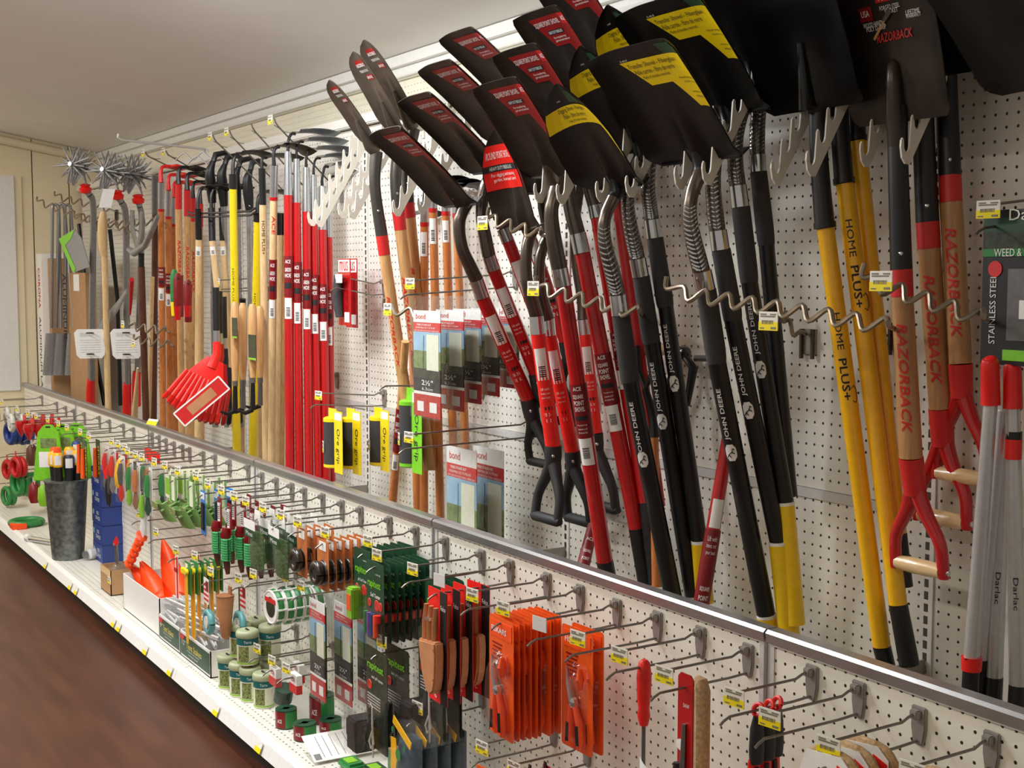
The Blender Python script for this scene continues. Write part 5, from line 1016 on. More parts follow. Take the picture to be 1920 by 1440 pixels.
wall_hook((1000, 792), (768, 812), 'display hook with price tag carrying the lower tree stake kits')
for i, (px, Y) in enumerate(((868, -.20), (918, -.12))):
    p = P(px, 808, Y=Y); q = P(px, 1060, Y=Y); stake_kit(p.x, Y, p.z, .52, .18, 'bagged tree stake kit on the lower hook, ' + ('in front', 'behind')[i], 'bagged tree stake kits on the lower hook')
# ------------------------------------------------------------------ silver telescopic weeders with printed card (far right)
wall_hook((1960, 372), (1855, 380), 'display hook with price tag carrying the carded weeding knife')
t = thing('weeder_card', 'black and green printed card of a weeding tool on silver poles', 'card', tuple(P(1885, 680, Y=-.12)))
c0 = P(1846, 395, Y=-.14); c1 = P(1846, 682, Y=-.14); X0 = c0.x; W = .16; z0, z1 = c1.z, c0.z; Y = -.14
def cb(a, b, c, d, m, nm, dy=0.0): return MB().box((X0 + W * a, Y - dy, z0 + (z1 - z0) * c), (X0 + W * b, Y + .002 - dy, z0 + (z1 - z0) * d)).build(nm, m, t)
cb(0, 1, 0, 1, 'blk', 'card'); cb(0, 1, .86, .95, 'greend', 'leaf_band', .001); cb(0, 1, .74, .86, 'photo_dark', 'photo', .001); cb(0, 1, .70, .75, 'green', 'title_band', .0015); cb(.34, 1, .16, .62, 'greysteel', 'blade_window', .001); cb(.5, .78, .30, .42, 'white', 'picture_box', .002); cb(.62, .98, .17, .29, 'white', 'picture_box', .002); cb(.30, 1, .03, .1, 'lime', 'green_band', .0015)
mb = MB(); tflat(mb, 'Darlac', (X0 + W * .62, Y - .0022, z0 + (z1 - z0) * .965), XA, ZA, w=.09, h=.02); tflat(mb, 'WEED & GROOVE', (X0 + W * .55, Y - .0032, z0 + (z1 - z0) * .725), XA, ZA, w=.125, h=.014); tflat(mb, 'STAINLESS STEEL', (X0 + W * .15, Y - .0012, z0 + (z1 - z0) * .36), ZA, -XA, w=.125, h=.013)
for k in range(5): mb.obox((X0 + W * .8, Y - .0022, z0 + (z1 - z0) * (.60 - .045 * k)), XA * .022, ZA * .0015, YA * .0003)
mb.build('lettering', 'white', t); MB().lathe((X0 + W * .17, Y - .0005, z0 + (z1 - z0) * .62), [(.0145, -.001), (.0145, .0012)], 20, (0, -1, 0)).build('round_sticker', 'redband', t)
for i, (xt, yt, xb, yb, Y_, red, ln) in enumerate(((1857, 758, 1822, 1235, -.17, 1, 26), (1899, 766, 1908, 1285, -.13, 1, 27), (1880, 770, 1840, 1235, -.11, 0, 22), (1884, 760, 1864, 1268, -.10, 0, 28))):
    secs = []
    if red: secs.append(('red_cap', 'redbright', [(xt - 2, yt - 88, 14), (xt - 1, yt - 78, 32), (xt, yt - 20, 35), (xt, yt, 36)]))
    secs.append(('shaft', 'pole', [(xt, yt, ln), (xb, yb, ln + 4)])); secs.append(('dark_sleeve', 'blk', [(xb, yb, ln + 5), (xb - 5, yb + 100, ln + 6)]))
    t, R = staff('telescopic_pole', ('silver pole with red cap and orange ring beside the wood handles', 'silver pole with red cap below the weeder card', 'thin silver pole behind the red-capped one', 'silver pole with dark lettering and black foot between the red-capped ones')[i], 'pole', secs, Y_, 'silver telescopic poles', Yb=Y_ + .02)
    k = 1 if red else 0; A_, r = R[k][0]; B_, r2 = R[k][-1]
    if i in (0,): MB().tube([B_, B_ + ZA * .004, B_ - ZA * .022], [r2 * 1.3, r2 * 1.3, r2 * 1.2], 14).build('lock_ring', 'redbright', t, True)
    if i in (1,): q = A_.lerp(B_, .14); MB().tube([q + ZA * .016, q - ZA * .02], [r * 1.15] * 2, 14).build('clip_ring', 'redbright', t, True); MB().tube([q + ZA * .03, q + ZA * .014], [r * 1.1] * 2, 14).build('clip_collar', 'blk', t, True)
    if i in (1, 3): mb = MB(); tcyl(mb, 'Darlac', A_, B_, r2 * 1.02, .66, .06, .009, tocam(B_), 1, -1); mb.build('lettering', 'ink', t)
# empty back plates on the pegboard
for i, (x, y) in enumerate(((633, 705),)):
    b = P(x, y, Y=0); t = thing('display_hook', 'short empty grey hook on the bare pegboard by the red hoes', 'hook', tuple(b)); peg_hook(t, b.x, 0, b.z, .07, 0, False, None)
# ------------------------------------------------------------------ display hooks on the low pegboard
HK = {}
GH = 'display hooks on the low pegboard'
def fhook(key, base, tagp, kind='tag', ln=None, where=''):
    b = P(*base, Y=FY); tp = P(*tagp, X=b.x) if tagp else None
    l = ln or min(.25, max(.12, FY - tp.y)); z = b.z
    lab = {'tag': 'grey hook with yellow-footed price tag', 'blank': 'grey hook with blank white tag', None: 'grey wire hook without a tag'}[kind]
    t = thing('display_hook', lab + ' ' + (where or 'on the low pegboard'), 'hook', (b.x, FY, z), GH)
    peg_hook(t, b.x, FY, z, l, 0, True, kind)
    HK[key] = (b.x, z - .045, FY - l)
TOP = [(1862, 1389, 1712, 1452), (1726, 1341, 1555, 1401), (1613, 1293, 1445, 1347), (1525, 1262, 1378, 1313), (1405, 1221, 1247, 1245), (1316, 1188, 1163, 1213), (1235, 1159, 1085, 1188), (1159, 1135, 1013, 1158), (1090, 1108, 945, 1137), (1028, 1085, 887, 1110), (959, 1060, 825, 1085), (905, 1041, 775, 1060), (837, 1016, 708, 1030), (782, 996, 691, 1004), (732, 977, 611, 988), (678, 958, 559, 974), (643, 946, 528, 964), (607, 933, 494, 955), (573, 922, 462, 936), (549, 913, 440, 928), (520, 903, 416, 910), (493, 893, 390, 901), (467, 878, 368, 886), (432, 869, 334, 878), (405, 859, 310, 868), (383, 853, 290, 861), (357, 845, 267, 853), (344, 840, 255, 848), (328, 834, 240, 842), (313, 828, 235, 830), (300, 822, 222, 822), (287, 817, 210, 818), (252, 807, 167, 820), (233, 800, 151, 807), (207, 792, 126, 798), (188, 785, 110, 790), (160, 778, 90, 782), (140, 772, 68, 773), (125, 766, 53, 768), (108, 758, 32, 757), (80, 746, 4, 748)]
WHERE = ['carrying the red striped jute at the end', 'carrying the white carded jute', 'beside the black and red saws', 'carrying the black and red saws', 'carrying the red carded saw and rope', 'carrying the red handled weeder', 'between weeder and orange shears', 'carrying the last orange shear cards', 'carrying the stack of orange shear cards', 'between sheaths and orange cards', 'carrying the leather sheaths', 'in front of the red sheath cards', 'carrying the soil tester cards', 'carrying the meter cards', 'carrying the tape reels', 'in front of the tape reels', 'carrying the inner moss bags', 'carrying the moss bags']
for i, q in enumerate(TOP):
    fhook('t%d' % i, q[:2], q[2:], 'blank' if i in (7, 10) else 'tag', where=WHERE[i] if i < len(WHERE) else 'in the crowded row under the top rail')
ROW = {'a': (385, 982, 293, 993), 'b': (450, 1012, 319, 1034), 'c': (480, 1022, 366, 1036), 'd': (522, 1050, 391, 1072), 'e': (586, 1055, 476, 1065), 'f': (556, 1064, 448, 1078), 'g': (615, 1064, 535, 1100), 'h': (660, 1078, 565, 1089), 'i': (557, 1178, 452, 1190), 'j': (590, 1192, 483, 1213), 'k': (628, 1212, 511, 1230), 'l': (655, 1226, 538, 1249), 'm': (850, 1172, 717, 1190), 'n': (905, 1294, 784, 1315), 'o': (1040, 1362, 905, 1398), 'p': (1103, 1398, 965, 1432), 'q': (360, 948, 261, 949), 'r': (374, 890, 280, 890)}
for k, q in ROW.items(): fhook(k, q[:2], q[2:], 'tag', where='in the middle of the low pegboard' if k in 'abcdefghqr' else 'low down above the base shelf')
# ------------------------------------------------------------------ packaged goods (each built hanging from its own origin)
def goods(name, label, cat, group): return thing(name, label, cat, (0, 0, 0), group)
def bx(t, nm, m, x0, x1, y0, y1, z0, z1, par=None, bevel=0): return MB().box((x0, y0, z0), (x1, y1, z1)).build(nm, m, par or t, bevel=bevel)
def words(t, items, m='white', y=0.0, nm='lettering'):
    mb = MB()
    for s, x, z, w, h in items: tflat(mb, s, (x, y, z), XA, ZA, w=w, h=h)
    return mb.build(nm, m, t)
def rcard(t, w, h, m, r=.008, nm='card', top=.012, tk=.0012):
    z1 = top; z0 = top - h; pts = []
    for cx, cz, a0 in ((w / 2 - r, z1 - r, 0), (-w / 2 + r, z1 - r, 90), (-w / 2 + r, z0 + r, 180), (w / 2 - r, z0 + r, 270)):
        for k in range(4): a = math.radians(a0 + 30 * k); pts.append((cx + r * math.cos(a), cz + r * math.sin(a)))
    return MB().prism(pts, (0, 0, 0), XA, ZA, YA, tk).build(nm, m, t)
def hang(src, key, ys, dz=0.0, jit=.012, labels=None, dx=0.0):
    """put the prototype and copies of it on hook `key` at the distances ys behind the hook tip"""
    X, z, tip = HK[key]; rnd = random.Random(hash(key) % 97 + len(ys)); first = not src.get('_placed')
    rnd = random.Random(sum(map(ord, key)) + len(ys))
    for i, y in enumerate(ys):
        o = src if (first and i == 0) else dup(src, (0, 0, 0))
        o.location = (X + dx + rnd.uniform(-jit, jit) * .4, tip + y - .020, z + dz); o.rotation_euler[2] = rnd.uniform(-1, 1) * jit * 6
        if '_placed' in o: del o['_placed']
        if labels: o['label'] = labels[min(i, len(labels) - 1)]
    src['_placed'] = 1
def rng(a, b, n): return [a + (b - a) * i / max(1, n - 1) for i in range(n)]
# orange shear cards
t = goods('shear_card', 'orange card with orange handled shears in the thick stack', 'packaged tool', 'orange shear cards'); g_sh = t
rcard(t, .115, .275, 'orange'); bx(t, 'header_strip', 'orangeB', -.05, .05, -.0012, -.0002, -.035, .002)
words(t, [('FISKARS', -.008, -.018, .07, .013)], y=-.002); mb = MB()
for k in range(6): mb.obox((-.018, -.001, -.05 - .009 * k), XA * (.022 - .003 * (k % 2)), ZA * .0016, YA * .0004)
mb.build('print', 'redlabel', t)
for s, m in ((-1, 'orangeB'), (1, 'orangeB')):
    MB().tube([(s * .006, -.012, -.15), (s * .016 + .012, -.014, -.19), (s * .02 + .012, -.013, -.235), (s * .012 + .012, -.012, -.252)], [.006, .009, .009, .005], 9).build('handle', m, t, True)
    MB().tube([(s * .017 + .012, -.022, -.195), (s * .02 + .012, -.022, -.238)], [.004, .004], 7).build('grip_inlay', 'blk', t, True)
MB().tube([(0.004, -.012, -.155), (-.012, -.012, -.11), (-.022, -.012, -.075)], [.011, .009, .002], 8, .4).build('blade', 'silver', t, True)
MB().lathe((.004, -.008, -.15), [(.012, 0), (.012, .010), (.006, .014)], 14, (0, -1, 0)).build('pivot', 'chrome', t, True)
MB().tube([(.03, -.014, -.07), (.036, -.018, -.09), (.032, -.014, -.115)], [.006, .011, .006], 10, .6).build('spare_cap', 'orangeB', t, True)
def blister(u, v):
    k = math.sin(math.pi * u) * math.sin(math.pi * min(1, v * 1.02)); return V((-.045 + .09 * u, -.004 - .026 * min(1, k * 2.2), -.255 + .19 * v)), -YA
MB().grid(blister, 8, 10).build('blister', 'blister', t, True)
hang(t, 't8', rng(.012, .135, 9), labels=['orange card with orange handled shears, outermost of its stack', 'orange card with orange handled shears in the thick stack'])
hang(t, 't7', [.11, .135], labels=['orange shear card on the hook next to the thick stack'], dx=.012)
# leather sheath cards
t = goods('sheath_card', 'tan leather sheath on red and black card', 'packaged tool', 'leather sheath cards'); t.scale = (1.3, 1.2, 1.0)
rcard(t, .08, .285, 'redbright', .004); bx(t, 'black_side', 'ink', .012, .04, -.0010, -.0002, -.272, .011)
words(t, [('Felco', .026, -.03, .02, .012)], y=-.0016); words(t, [('6', -.006, -.255, .010, .013)], y=-.0018, nm='size_mark')
pts = [(-.038, -.115), (-.030, -.118), (.034, -.108), (.037, -.14), (.034, -.20), (.026, -.232), (.010, -.246), (-.006, -.238), (-.022, -.20), (-.032, -.16)]
MB().prism(pts, (0, -.004, 0), XA, ZA, -YA, .022).build('sheath_pocket', 'leather', t, bevel=.004)
for x in (-.028, -.008, .012): MB().tube([(x, -.010, -.03), (x - .002, -.012, -.07), (x, -.014, -.12)], [.006, .0075, .007], 8, .6).build('leather_strap', 'leather', t, True)
MB().obox((-.006, -.018, -.06), XA * .009, ZA * .004, YA * .003).build('buckle', 'chrome', t)
for x, z in ((.031, -.125), (.028, -.20)): MB().lathe((x, -.026, z), [(.003, 0), (.003, .002)], 8, (0, -1, 0)).build('rivet', 'copper', t)
hang(t, 't10', [.01, .05, .085, .13], labels=['tan leather sheath on red and black card, outermost of four', 'tan leather sheath card behind the outermost one'])
# green tester cards
def tester(label, kind):
    t = goods('tester_card', label, 'packaged tool', 'green garden tester cards')
    rcard(t, .11, .215 if kind == 1 else .20, 'greend', .01); z = -.045
    words(t, [('rapitest', -.004, -.05, .08, .026)], 'lime', -.0012, 'brand_lettering'); words(t, [('Soil Tester' if kind == 1 else 'pH Soil Tester', .004, -.078, .06, .011), ('a luster leaf', .02, -.018, .03, .005)], 'white', -.0012)
    for x, s in ((-.035, .012), (.012, .016), (.034, .013)): MB().lathe((x, -.0006, -.103), [(s, 0), (s * .9, .0012)], 12, (0, -1, 0)).build('printed_vegetable', 'tomato', t)
    if kind == 1:
        bx(t, 'print_field', 'photo_dark', -.05, .05, -.0008, -.0002, -.20, -.118)
        for i, m in enumerate(('green', 'purple', 'bluebox', 'orangeB')): MB().tube([(-.034 + .02 * i, -.012, -.125), (-.034 + .02 * i, -.012, -.185)], .007, 9).build('test_vial', m, t, True)
        MB().tube([(.04, -.012, -.122), (.04, -.012, -.142)], .009, 9).build('red_cap', 'redbright', t, True)
        bx(t, 'blister', 'blister', -.048, .05, -.026, -.002, -.198, -.116)
    else:
        bx(t, 'meter', 'greenl', -.046, -.006, -.03, -.002, -.19, -.10, bevel=.004); bx(t, 'meter_face', 'orange', -.04, -.014, -.0315, -.030, -.165, -.12); bx(t, 'side_art', 'seed', .0, .05, -.0009, -.0002, -.185, -.112); bx(t, 'blister', 'blister', -.052, .0, -.034, -.002, -.195, -.095)
    return t
t1 = tester('green soil tester card in the long stack', 1); hang(t1, 't12', rng(.012, .15, 8), labels=['green soil tester card with coloured vials, outermost of its stack', 'green soil tester card in the long stack']); hang(t1, 't11', [.08, .11, .14], -.015, labels=['green soil tester card beside the long stack'])
t2 = tester('green meter card behind others', 2); hang(t2, 't13', rng(.0, .14, 7), labels=['green soil meter card with lime box, outermost of its stack', 'green soil meter card behind the lime-boxed one'])
# tape reels on copper coloured cards
t = goods('tape_card', 'dark round tape reel on copper coloured card', 'packaged goods', 'carded tape reels'); rcard(t, .085, .15, 'copper', .006)
for r, m, nm in ((.036, 'tape', 'tape_roll'),): MB().tube([V((math.cos(a) * .026, -.02, -.085 + math.sin(a) * .026)) for a in [2 * math.pi * k / 20 for k in range(21)]], .0125, 10, cap=False).build(nm, m, t, True)
MB().lathe((0, -.008, -.085), [(.015, 0), (.015, .02)], 14, (0, -1, 0)).build('reel_core', 'ink', t); bx(t, 'header', 'white', -.025, .025, -.001, -.0002, -.02, .006)
hang(t, 't14', rng(.01, .13, 6)); hang(t, 't15', rng(.03, .12, 4), labels=['dark round tape reel on copper card on the neighbouring hook'])
# moss bags
t = goods('moss_bag', 'clear bag of green moss with printed green header', 'packaged goods', 'bags of green moss')
def pouch(w, h, d, z0=.01, puff=1):
    def fn(u, v):
        k = math.sin(math.pi * u) ** .6 * math.sin(math.pi * min(1, .08 + v * .92)) ** .5 if 0 < u < 1 else 0; return V((-w / 2 + w * u, -.002 - d * k, z0 - h + h * v)), -YA
    return fn
MB().grid(pouch(.10, .12, .02, -.045), 8, 8, .004).build('moss_filling', 'seed', t, True); MB().grid(pouch(.112, .19, .026), 8, 8).build('clear_bag', 'bag', t, True); bx(t, 'printed_header', 'white', -.05, .05, -.0285, -.0275, -.034, -.004); bx(t, 'printed_band', 'greend', -.05, .05, -.0285, -.0275, -.062, -.034); words(t, [('Moss', 0, -.048, .06, .014)], y=-.0292); MB().prism([(-.03, 0), (.03, 0), (.022, .035), (-.022, .035)], (0, 0, -.01), XA, ZA, -YA, .0012).build('hang_tab', 'white', t)
hang(t, 't17', [.0, .05, .10]); hang(t, 't16', [.02, .08, .13], labels=['clear bag of green moss on the hook beside the tape reels'])
# green twine pruner cards
t = goods('twine_card', 'green twine hank below a red and white label', 'packaged goods', 'green twine hanks')
bx(t, 'label_card', 'redlabel', -.022, .022, -.002, 0, -.10, .008); bx(t, 'white_panel', 'white', -.020, .004, -.003, -.002, -.085, -.012); words(t, [('ACE', .012, -.012, .014, .008)], y=-.0028); mb = MB()
for k in range(7): mb.obox((-.008, -.0034, -.025 - .007 * k), XA * .009, ZA * .0014, YA * .0003)
mb.build('print', 'ink', t)
MB().tube([(0, -.012, -.075), (0, -.016, -.10), (0, -.012, -.12)], [.014, .018, .012], 9, .7).build('red_cap', 'redlabel', t, True)
for k in range(9): MB().tube([V((math.cos(a) * .019, -.014 + math.sin(a) * .013, -.115 - .0085 * k)) for a in [2 * math.pi * q / 10 for q in range(11)]], .0048, 6, cap=False).build('twine_coil', 'greentwine', t, True)
MB().tube([(0, -.014, -.19), (0, -.012, -.205), (.002, -.01, -.235)], [.012, .012, .007], 8, .6).build('brown_tip', 'brown', t, True)
hang(t, 't19', rng(.0, .10, 3)); hang(t, 't20', rng(.01, .12, 3), labels=['green twine hank on the hook beside the blue card']); hang(t, 't18', rng(.04, .15, 4), labels=['green twine hank on the hook beside the moss bags'])
# blue card
t = goods('blue_card', 'bright blue carded item beside the twine hanks', 'packaged goods', 'blue carded items'); rcard(t, .06, .16, 'blue', .004); bx(t, 'black_insert', 'ink', -.004, .026, -.008, -.001, -.13, -.03, bevel=.002); bx(t, 'header', 'white', -.025, .02, -.001, -.0002, -.02, .004)
hang(t, 't21', [.0, .05, .1])
# green hanging pot brackets
t = goods('pot_bracket', 'green metal pot bracket with printed card', 'packaged goods', 'green pot brackets'); t.scale = (1.35, 1.2, 1.1)
MB().prism([(-.024, .01), (.024, .01), (.024, -.075), (-.024, -.075)], (0, 0, 0), XA, ZA, YA, .0014).build('label_card', 'cream', t)
MB().tube([(-.028, -.002, .012), (-.028, -.002, -.075), (-.028, -.05, -.10)], .004, 6).build('edge_rib', 'sagecup', t, True); MB().tube([(.028, -.002, .012), (.028, -.002, -.075), (.028, -.05, -.10)], .004, 6).build('edge_rib', 'sagecup', t, True)
def cup(u, v): a = math.pi * (u - .5) * .9; return V((math.sin(a) * .042, -.03 - math.cos(a) * .03 + .03 * v, -.075 - .065 * v)), -YA
MB().grid(cup, 8, 5, .003).build('green_cup', 'sagecup', t, True); bx(t, 'photo', 'straw', -.03, .03, -.062, -.060, -.094, -.074)
hang(t, 't23', [.0, .06, .11]); hang(t, 't22', [.0, .04, .08, .12], labels=['green metal pot bracket on the hook beside the blue card'])
t = goods('seed_packet', 'pale green printed packet hanging behind the pot brackets', 'packaged goods', 'pale green packets'); rcard(t, .09, .11, 'cream', .003); bx(t, 'green_print', 'greenl', -.035, .035, -.001, -.0002, -.085, -.02); hang(t, 't24', rng(.03, .15, 6))
# thin blister packed tools
for key, m1, m2, lb, ys in (('t25', 'green', 'greend', 'green handled tool in a narrow clear blister', [.0, .06, .12]), ('t26', 'copper', 'leatherd', 'copper handled tool in a narrow clear blister', [.0, .05]), ('t27', 'green', 'greenl', 'green hose nozzle in a narrow blister', [.0, .06]), ('t28', 'greysteel', 'redband', 'grey and red tool in a narrow blister', [.0, .06]), ('r', 'greenl', 'white', 'pale green and white blister card', [.0]), ('t30', 'redband', 'alum', 'red trowel in a narrow blister', [.0, .06]), ('t31', 'redband', 'alum', 'red fork in a narrow blister beside the trowel', [.0, .05])):
    t = goods('blister_tool', lb, 'packaged tool', 'narrow blister packed tools'); rcard(t, .05, .20, 'tagblank', .004)
    MB().tube([(0, -.012, -.02), (0, -.016, -.06), (0, -.014, -.11)], [.008, .013, .009], 9).build('grip', m1, t, True); MB().tube([(0, -.012, -.105), (0, -.012, -.16), (0, -.012, -.185)], [.006, .014, .004], 8, .4).build('head', m2, t, True); bx(t, 'blister', 'blister', -.023, .023, -.032, -.001, -.185, -.005); hang(t, key, ys)
t = goods('red_header_card', 'bright red carded strip under the top rail', 'packaged goods', 'red carded strips'); rcard(t, .12, .05, 'redbright', .003, top=.02); bx(t, 'pouch', 'bag', -.05, .05, -.012, -.001, -.15, -.03); hang(t, 't28', [.11, .14]); hang(t, 't29', [.12])
t = goods('glove_pair', 'pair of yellow gloves hanging fingers down', 'gloves', 'yellow gloves')
for s in (-1, 1): MB().tube([(s * .008, -.006, .0), (s * .014, -.01, -.03), (s * .019, -.012, -.07), (s * .02, -.012, -.115), (s * .02, -.01, -.128)], [.008, .014, .0155, .013, .005], 10, .7).build('glove', 'yellow', t, True)
bx(t, 'header_card', 'cream', -.035, .035, -.004, -.002, -.008, .02); hang(t, 't29', [.0, .05], -.02)
t = goods('dark_banner_card', 'dark green card with yellow vertical lettering', 'packaged goods', 'dark green lettered cards'); rcard(t, .065, .19, 'greend', .004); mb = MB(); tflat(mb, 'SHEARS', (.012, -.001, -.085), -ZA, XA, w=.14, h=.026); mb.build('lettering', 'yellowL', t); MB().tube([(-.02, -.008, -.03), (-.02, -.01, -.17)], [.008, .011], 8).build('handle', 'orange', t, True); hang(t, 't32', [.0, .06]); hang(t, 't33', [.02], labels=['dark green lettered card next to the lime bags'])
t = goods('lime_bag', 'large lime green bag with punched top', 'packaged goods', 'lime green bags')
MB().prism([(-.02, .02), (.02, .02), (.055, -.02), (.085, -.27), (-.085, -.27), (-.055, -.02)], (0, 0, 0), XA, ZA, -YA, .010).build('bag', 'lime', t, bevel=.003); bx(t, 'hang_slot', 'ink', -.012, .012, -.0115, -.010, .004, .012); bx(t, 'print_patch', 'white', -.05, .03, -.0112, -.0102, -.20, -.12); bx(t, 'print_photo', 'grassp', -.04, .04, -.0112, -.0102, -.10, -.05); hang(t, 't35', [-.03, .04, .11], .01)
for o_ in [x for x in COL.objects if x.name.startswith('lime_bag')]: o_.rotation_euler[2] = 1.0
# far left cluster
def ring_goods(nm, lb, m, r, w, grp, key, ys, dz=-.05, core='gum'):
    t = goods(nm, lb, 'packaged goods', grp); MB().tube([V((math.cos(a) * r, -w, dz + math.sin(a) * r)) for a in [2 * math.pi * k / 18 for k in range(19)]], w, 9, cap=False).build('coil', m, t, True); MB().lathe((0, 0, dz), [(r * .62, 0), (r * .62, w * 2)], 14, (0, -1, 0)).build('core', core, t); MB().tube([(0, -w, dz + r), (0, -w, .004)], .003, 6).build('tie', 'wire', t); hang(t, key, ys); return t
ring_goods('white_reel', 'white wire reel hanging near the end wall', 'gum', .042, .014, 'white wire reels', 't39', [.0, .06, .12]); ring_goods('white_reel', 'white wire reel hanging beside the red cards', 'gum', .042, .014, 'white wire reels', 't40', [.0, .06, .12])
t = goods('red_pouch', 'glossy red pointed pouch hanging left of the lime bags', 'packaged goods', 'glossy red pouches'); MB().lathe((0, -.02, 0), [(.03, -.01), (.034, -.035), (.02, -.07), (.004, -.10)], 10).build('pouch', 'red', t, True); bx(t, 'header', 'redband', -.035, .035, -.003, -.001, -.02, .02); hang(t, 't37', [.0, .05, .10, .14]); hang(t, 't38', [.0, .05, .1, .15], labels=['glossy red pouch in the row by the white reels'])
# ---- second row goods
t = goods('red_strip_card', 'white and red strip card hanging above the orange scoops', 'packaged goods', 'white and red strip cards'); rcard(t, .035, .17, 'white', .003); bx(t, 'red_stripe', 'redbright', .004, .014, -.003, -.0002, -.15, .008); bx(t, 'red_clip', 'red', -.016, .016, -.006, -.001, -.05, -.035); hang(t, 'b', [.02, .10])
t = goods('yellow_marker_card', 'green card with long yellow plant markers', 'packaged goods', 'yellow plant marker cards'); rcard(t, .075, .12, 'green', .004)
for k in range(3): MB().prism([(-.007, 0), (.007, 0), (.007, -.24), (0, -.27), (-.007, -.24)], (-.022 + .02 * k, -.004 - .003 * k, -.02), XA, ZA, YA, .002).build('yellow_marker', 'yellow', t); MB().lathe((-.022 + .02 * k, -.006, -.02), [(.011, 0), (.011, .012)], 12, (0, -1, 0)).build('marker_head', 'yellowL', t, True)
bx(t, 'white_panel', 'cream', -.03, .0, -.001, -.0002, -.04, .004); hang(t, 'c', rng(-.01, .11, 6))
t = goods('flag_card', 'red and white striped flag card', 'packaged goods', 'striped flag cards'); rcard(t, .06, .09, 'white', .004)
for k in range(4): bx(t, 'red_stripe', 'redband', -.028, .028, -.001, -.0002, -.068 + .017 * k, -.060 + .017 * k)
bx(t, 'corner_patch', 'redlabel', .002, .028, -.0015, -.0004, -.03, .004); hang(t, 'd', [.0]); hang(t, 'f', [.03], labels=['red and white striped flag card behind the leather sheath'])
ring_goods('teal_tape', 'teal tape roll sealed in clear plastic', 'tealg', .036, .012, 'teal tape rolls', 'd', [.02], -.145, 'gum'); ring_goods('teal_tape', 'teal tape roll beside the empty leather sheath', 'tealg', .036, .012, 'teal tape rolls', 'f', [.03], -.125, 'gum')
t = goods('leather_holster', 'empty open-topped tan leather holster', 'holster', None); MB().lathe((0, -.02, -.17), [(.006, 0), (.016, .01), (.024, .08), (.031, .15)], 14).build('holster_cone', 'leather', t, True); MB().lathe((0, -.02, -.022), [(.0315, 0), (.0315, .004)], 14).build('rim', 'leatherd', t, True); bx(t, 'belt_loop', 'leatherd', -.014, .014, -.004, 0, -.06, .01); hang(t, 'f', [-.012])
t = goods('tie_reel', 'white reel of green plant tie in a grid of windows', 'packaged goods', 'green plant tie reels')
MB().tube([V((math.cos(a) * .046, -.016, -.062 + math.sin(a) * .046)) for a in [2 * math.pi * k / 24 for k in range(25)]], .0135, 8, cap=False).build('green_tie', 'green', t, True)
for y in (-.003, -.029): MB().tube([V((math.cos(a) * .052, y, -.062 + math.sin(a) * .052)) for a in [2 * math.pi * k / 24 for k in range(25)]], .0042, 6, cap=False).build('white_rim', 'white', t, True)
for k in range(10): a = 2 * math.pi * k / 10; d = V((math.cos(a), 0, math.sin(a))); MB().tube([V((0, -.002, -.062)) + d * .058, V((0, -.03, -.062)) + d * .058], .0036, 6).build('white_bar', 'white', t)
MB().lathe((0, -.029, -.062), [(.05, 0), (.05, .002)], 20, (0, -1, 0)).build('front_label', 'white', t); MB().lathe((0, -.031, -.062), [(.034, 0), (.034, .001)], 18, (0, -1, 0)).build('label_photo', 'photo_dark', t); bx(t, 'label_band', 'redband', -.04, .04, -.0332, -.032, -.047, -.032); MB().prism([(-.02, -.012), (.02, -.012), (.014, .018), (-.014, .018)], (0, -.016, 0), XA, ZA, YA, .0014).build('hang_tab', 'white', t)
hang(t, 'g', [.0, .034, .068, .102, .136], labels=['white reel of green plant tie, outermost with round label', 'white reel of green plant tie in the row'])
# tree stake kits on the low panel
X, z, tip = HK['m']
kx = [(597, -.585), (645, -.53), (690, -.47)]
for i, (px, Y) in enumerate(kx):
    p = P(px, 1105 + 6 * i, Y=Y); q = P(px, 1318, Y=Y); stake_kit(p.x, Y, p.z, .335, .115 + .008 * i, ('small bagged tree stake kit, outermost above the green tie rolls', 'small bagged tree stake kit between two others', 'small bagged tree stake kit nearest the pegboard')[i], 'small bagged tree stake kits')
# moisture meters
t = goods('meter_card', 'dark carded garden meter with coiled probe lead', 'packaged tool', 'dark carded garden meters'); t.scale = (1.4, 1.2, 1.12); rcard(t, .10, .245, 'photo_dark', .006)
words(t, [('rapitest', -.004, -.035, .075, .024)], 'lime', -.0012, 'brand_lettering'); words(t, [('soil pH tester', .006, -.06, .055, .010)], 'white', -.0012); MB().lathe((-.032, -.0006, -.082), [(.012, 0), (.011, .0012)], 12, (0, -1, 0)).build('printed_vegetable', 'tomato', t); mb = MB()
for k in range(5): mb.obox((-.012, -.001, -.105 - .007 * k), XA * .03, ZA * .0012, YA * .0003)
mb.build('print', 'gum', t); bx(t, 'meter_body', 'blk', -.046, .0, -.052, -.002, -.235, -.155, bevel=.004); bx(t, 'meter_face', 'darksteel', -.042, -.004, -.0535, -.052, -.20, -.16); MB().tube([(.012, -.02, -.12), (.012, -.022, -.155)], [.006, .008], 8).build('probe_grip', 'ink', t, True)
MB().tube([(.012, -.022, -.12), (.018, -.024, -.108), (.026, -.024, -.115), (.026, -.024, -.17), (.014, -.026, -.20), (.022, -.026, -.215), (.034, -.026, -.20), (.026, -.024, -.165), (.028, -.024, -.235)], .0022, 6).build('probe_lead', 'gum', t, True); bx(t, 'blister', 'blister', -.05, .045, -.056, -.001, -.24, -.10)
hang(t, 'm', [.0, .06], labels=['dark carded garden meter with coiled lead, outermost on its hook', 'dark carded garden meter behind the outermost one']); hang(t, 't11', [.07, .12], -.15, labels=['dark carded garden meter low beside the leather sheaths'])
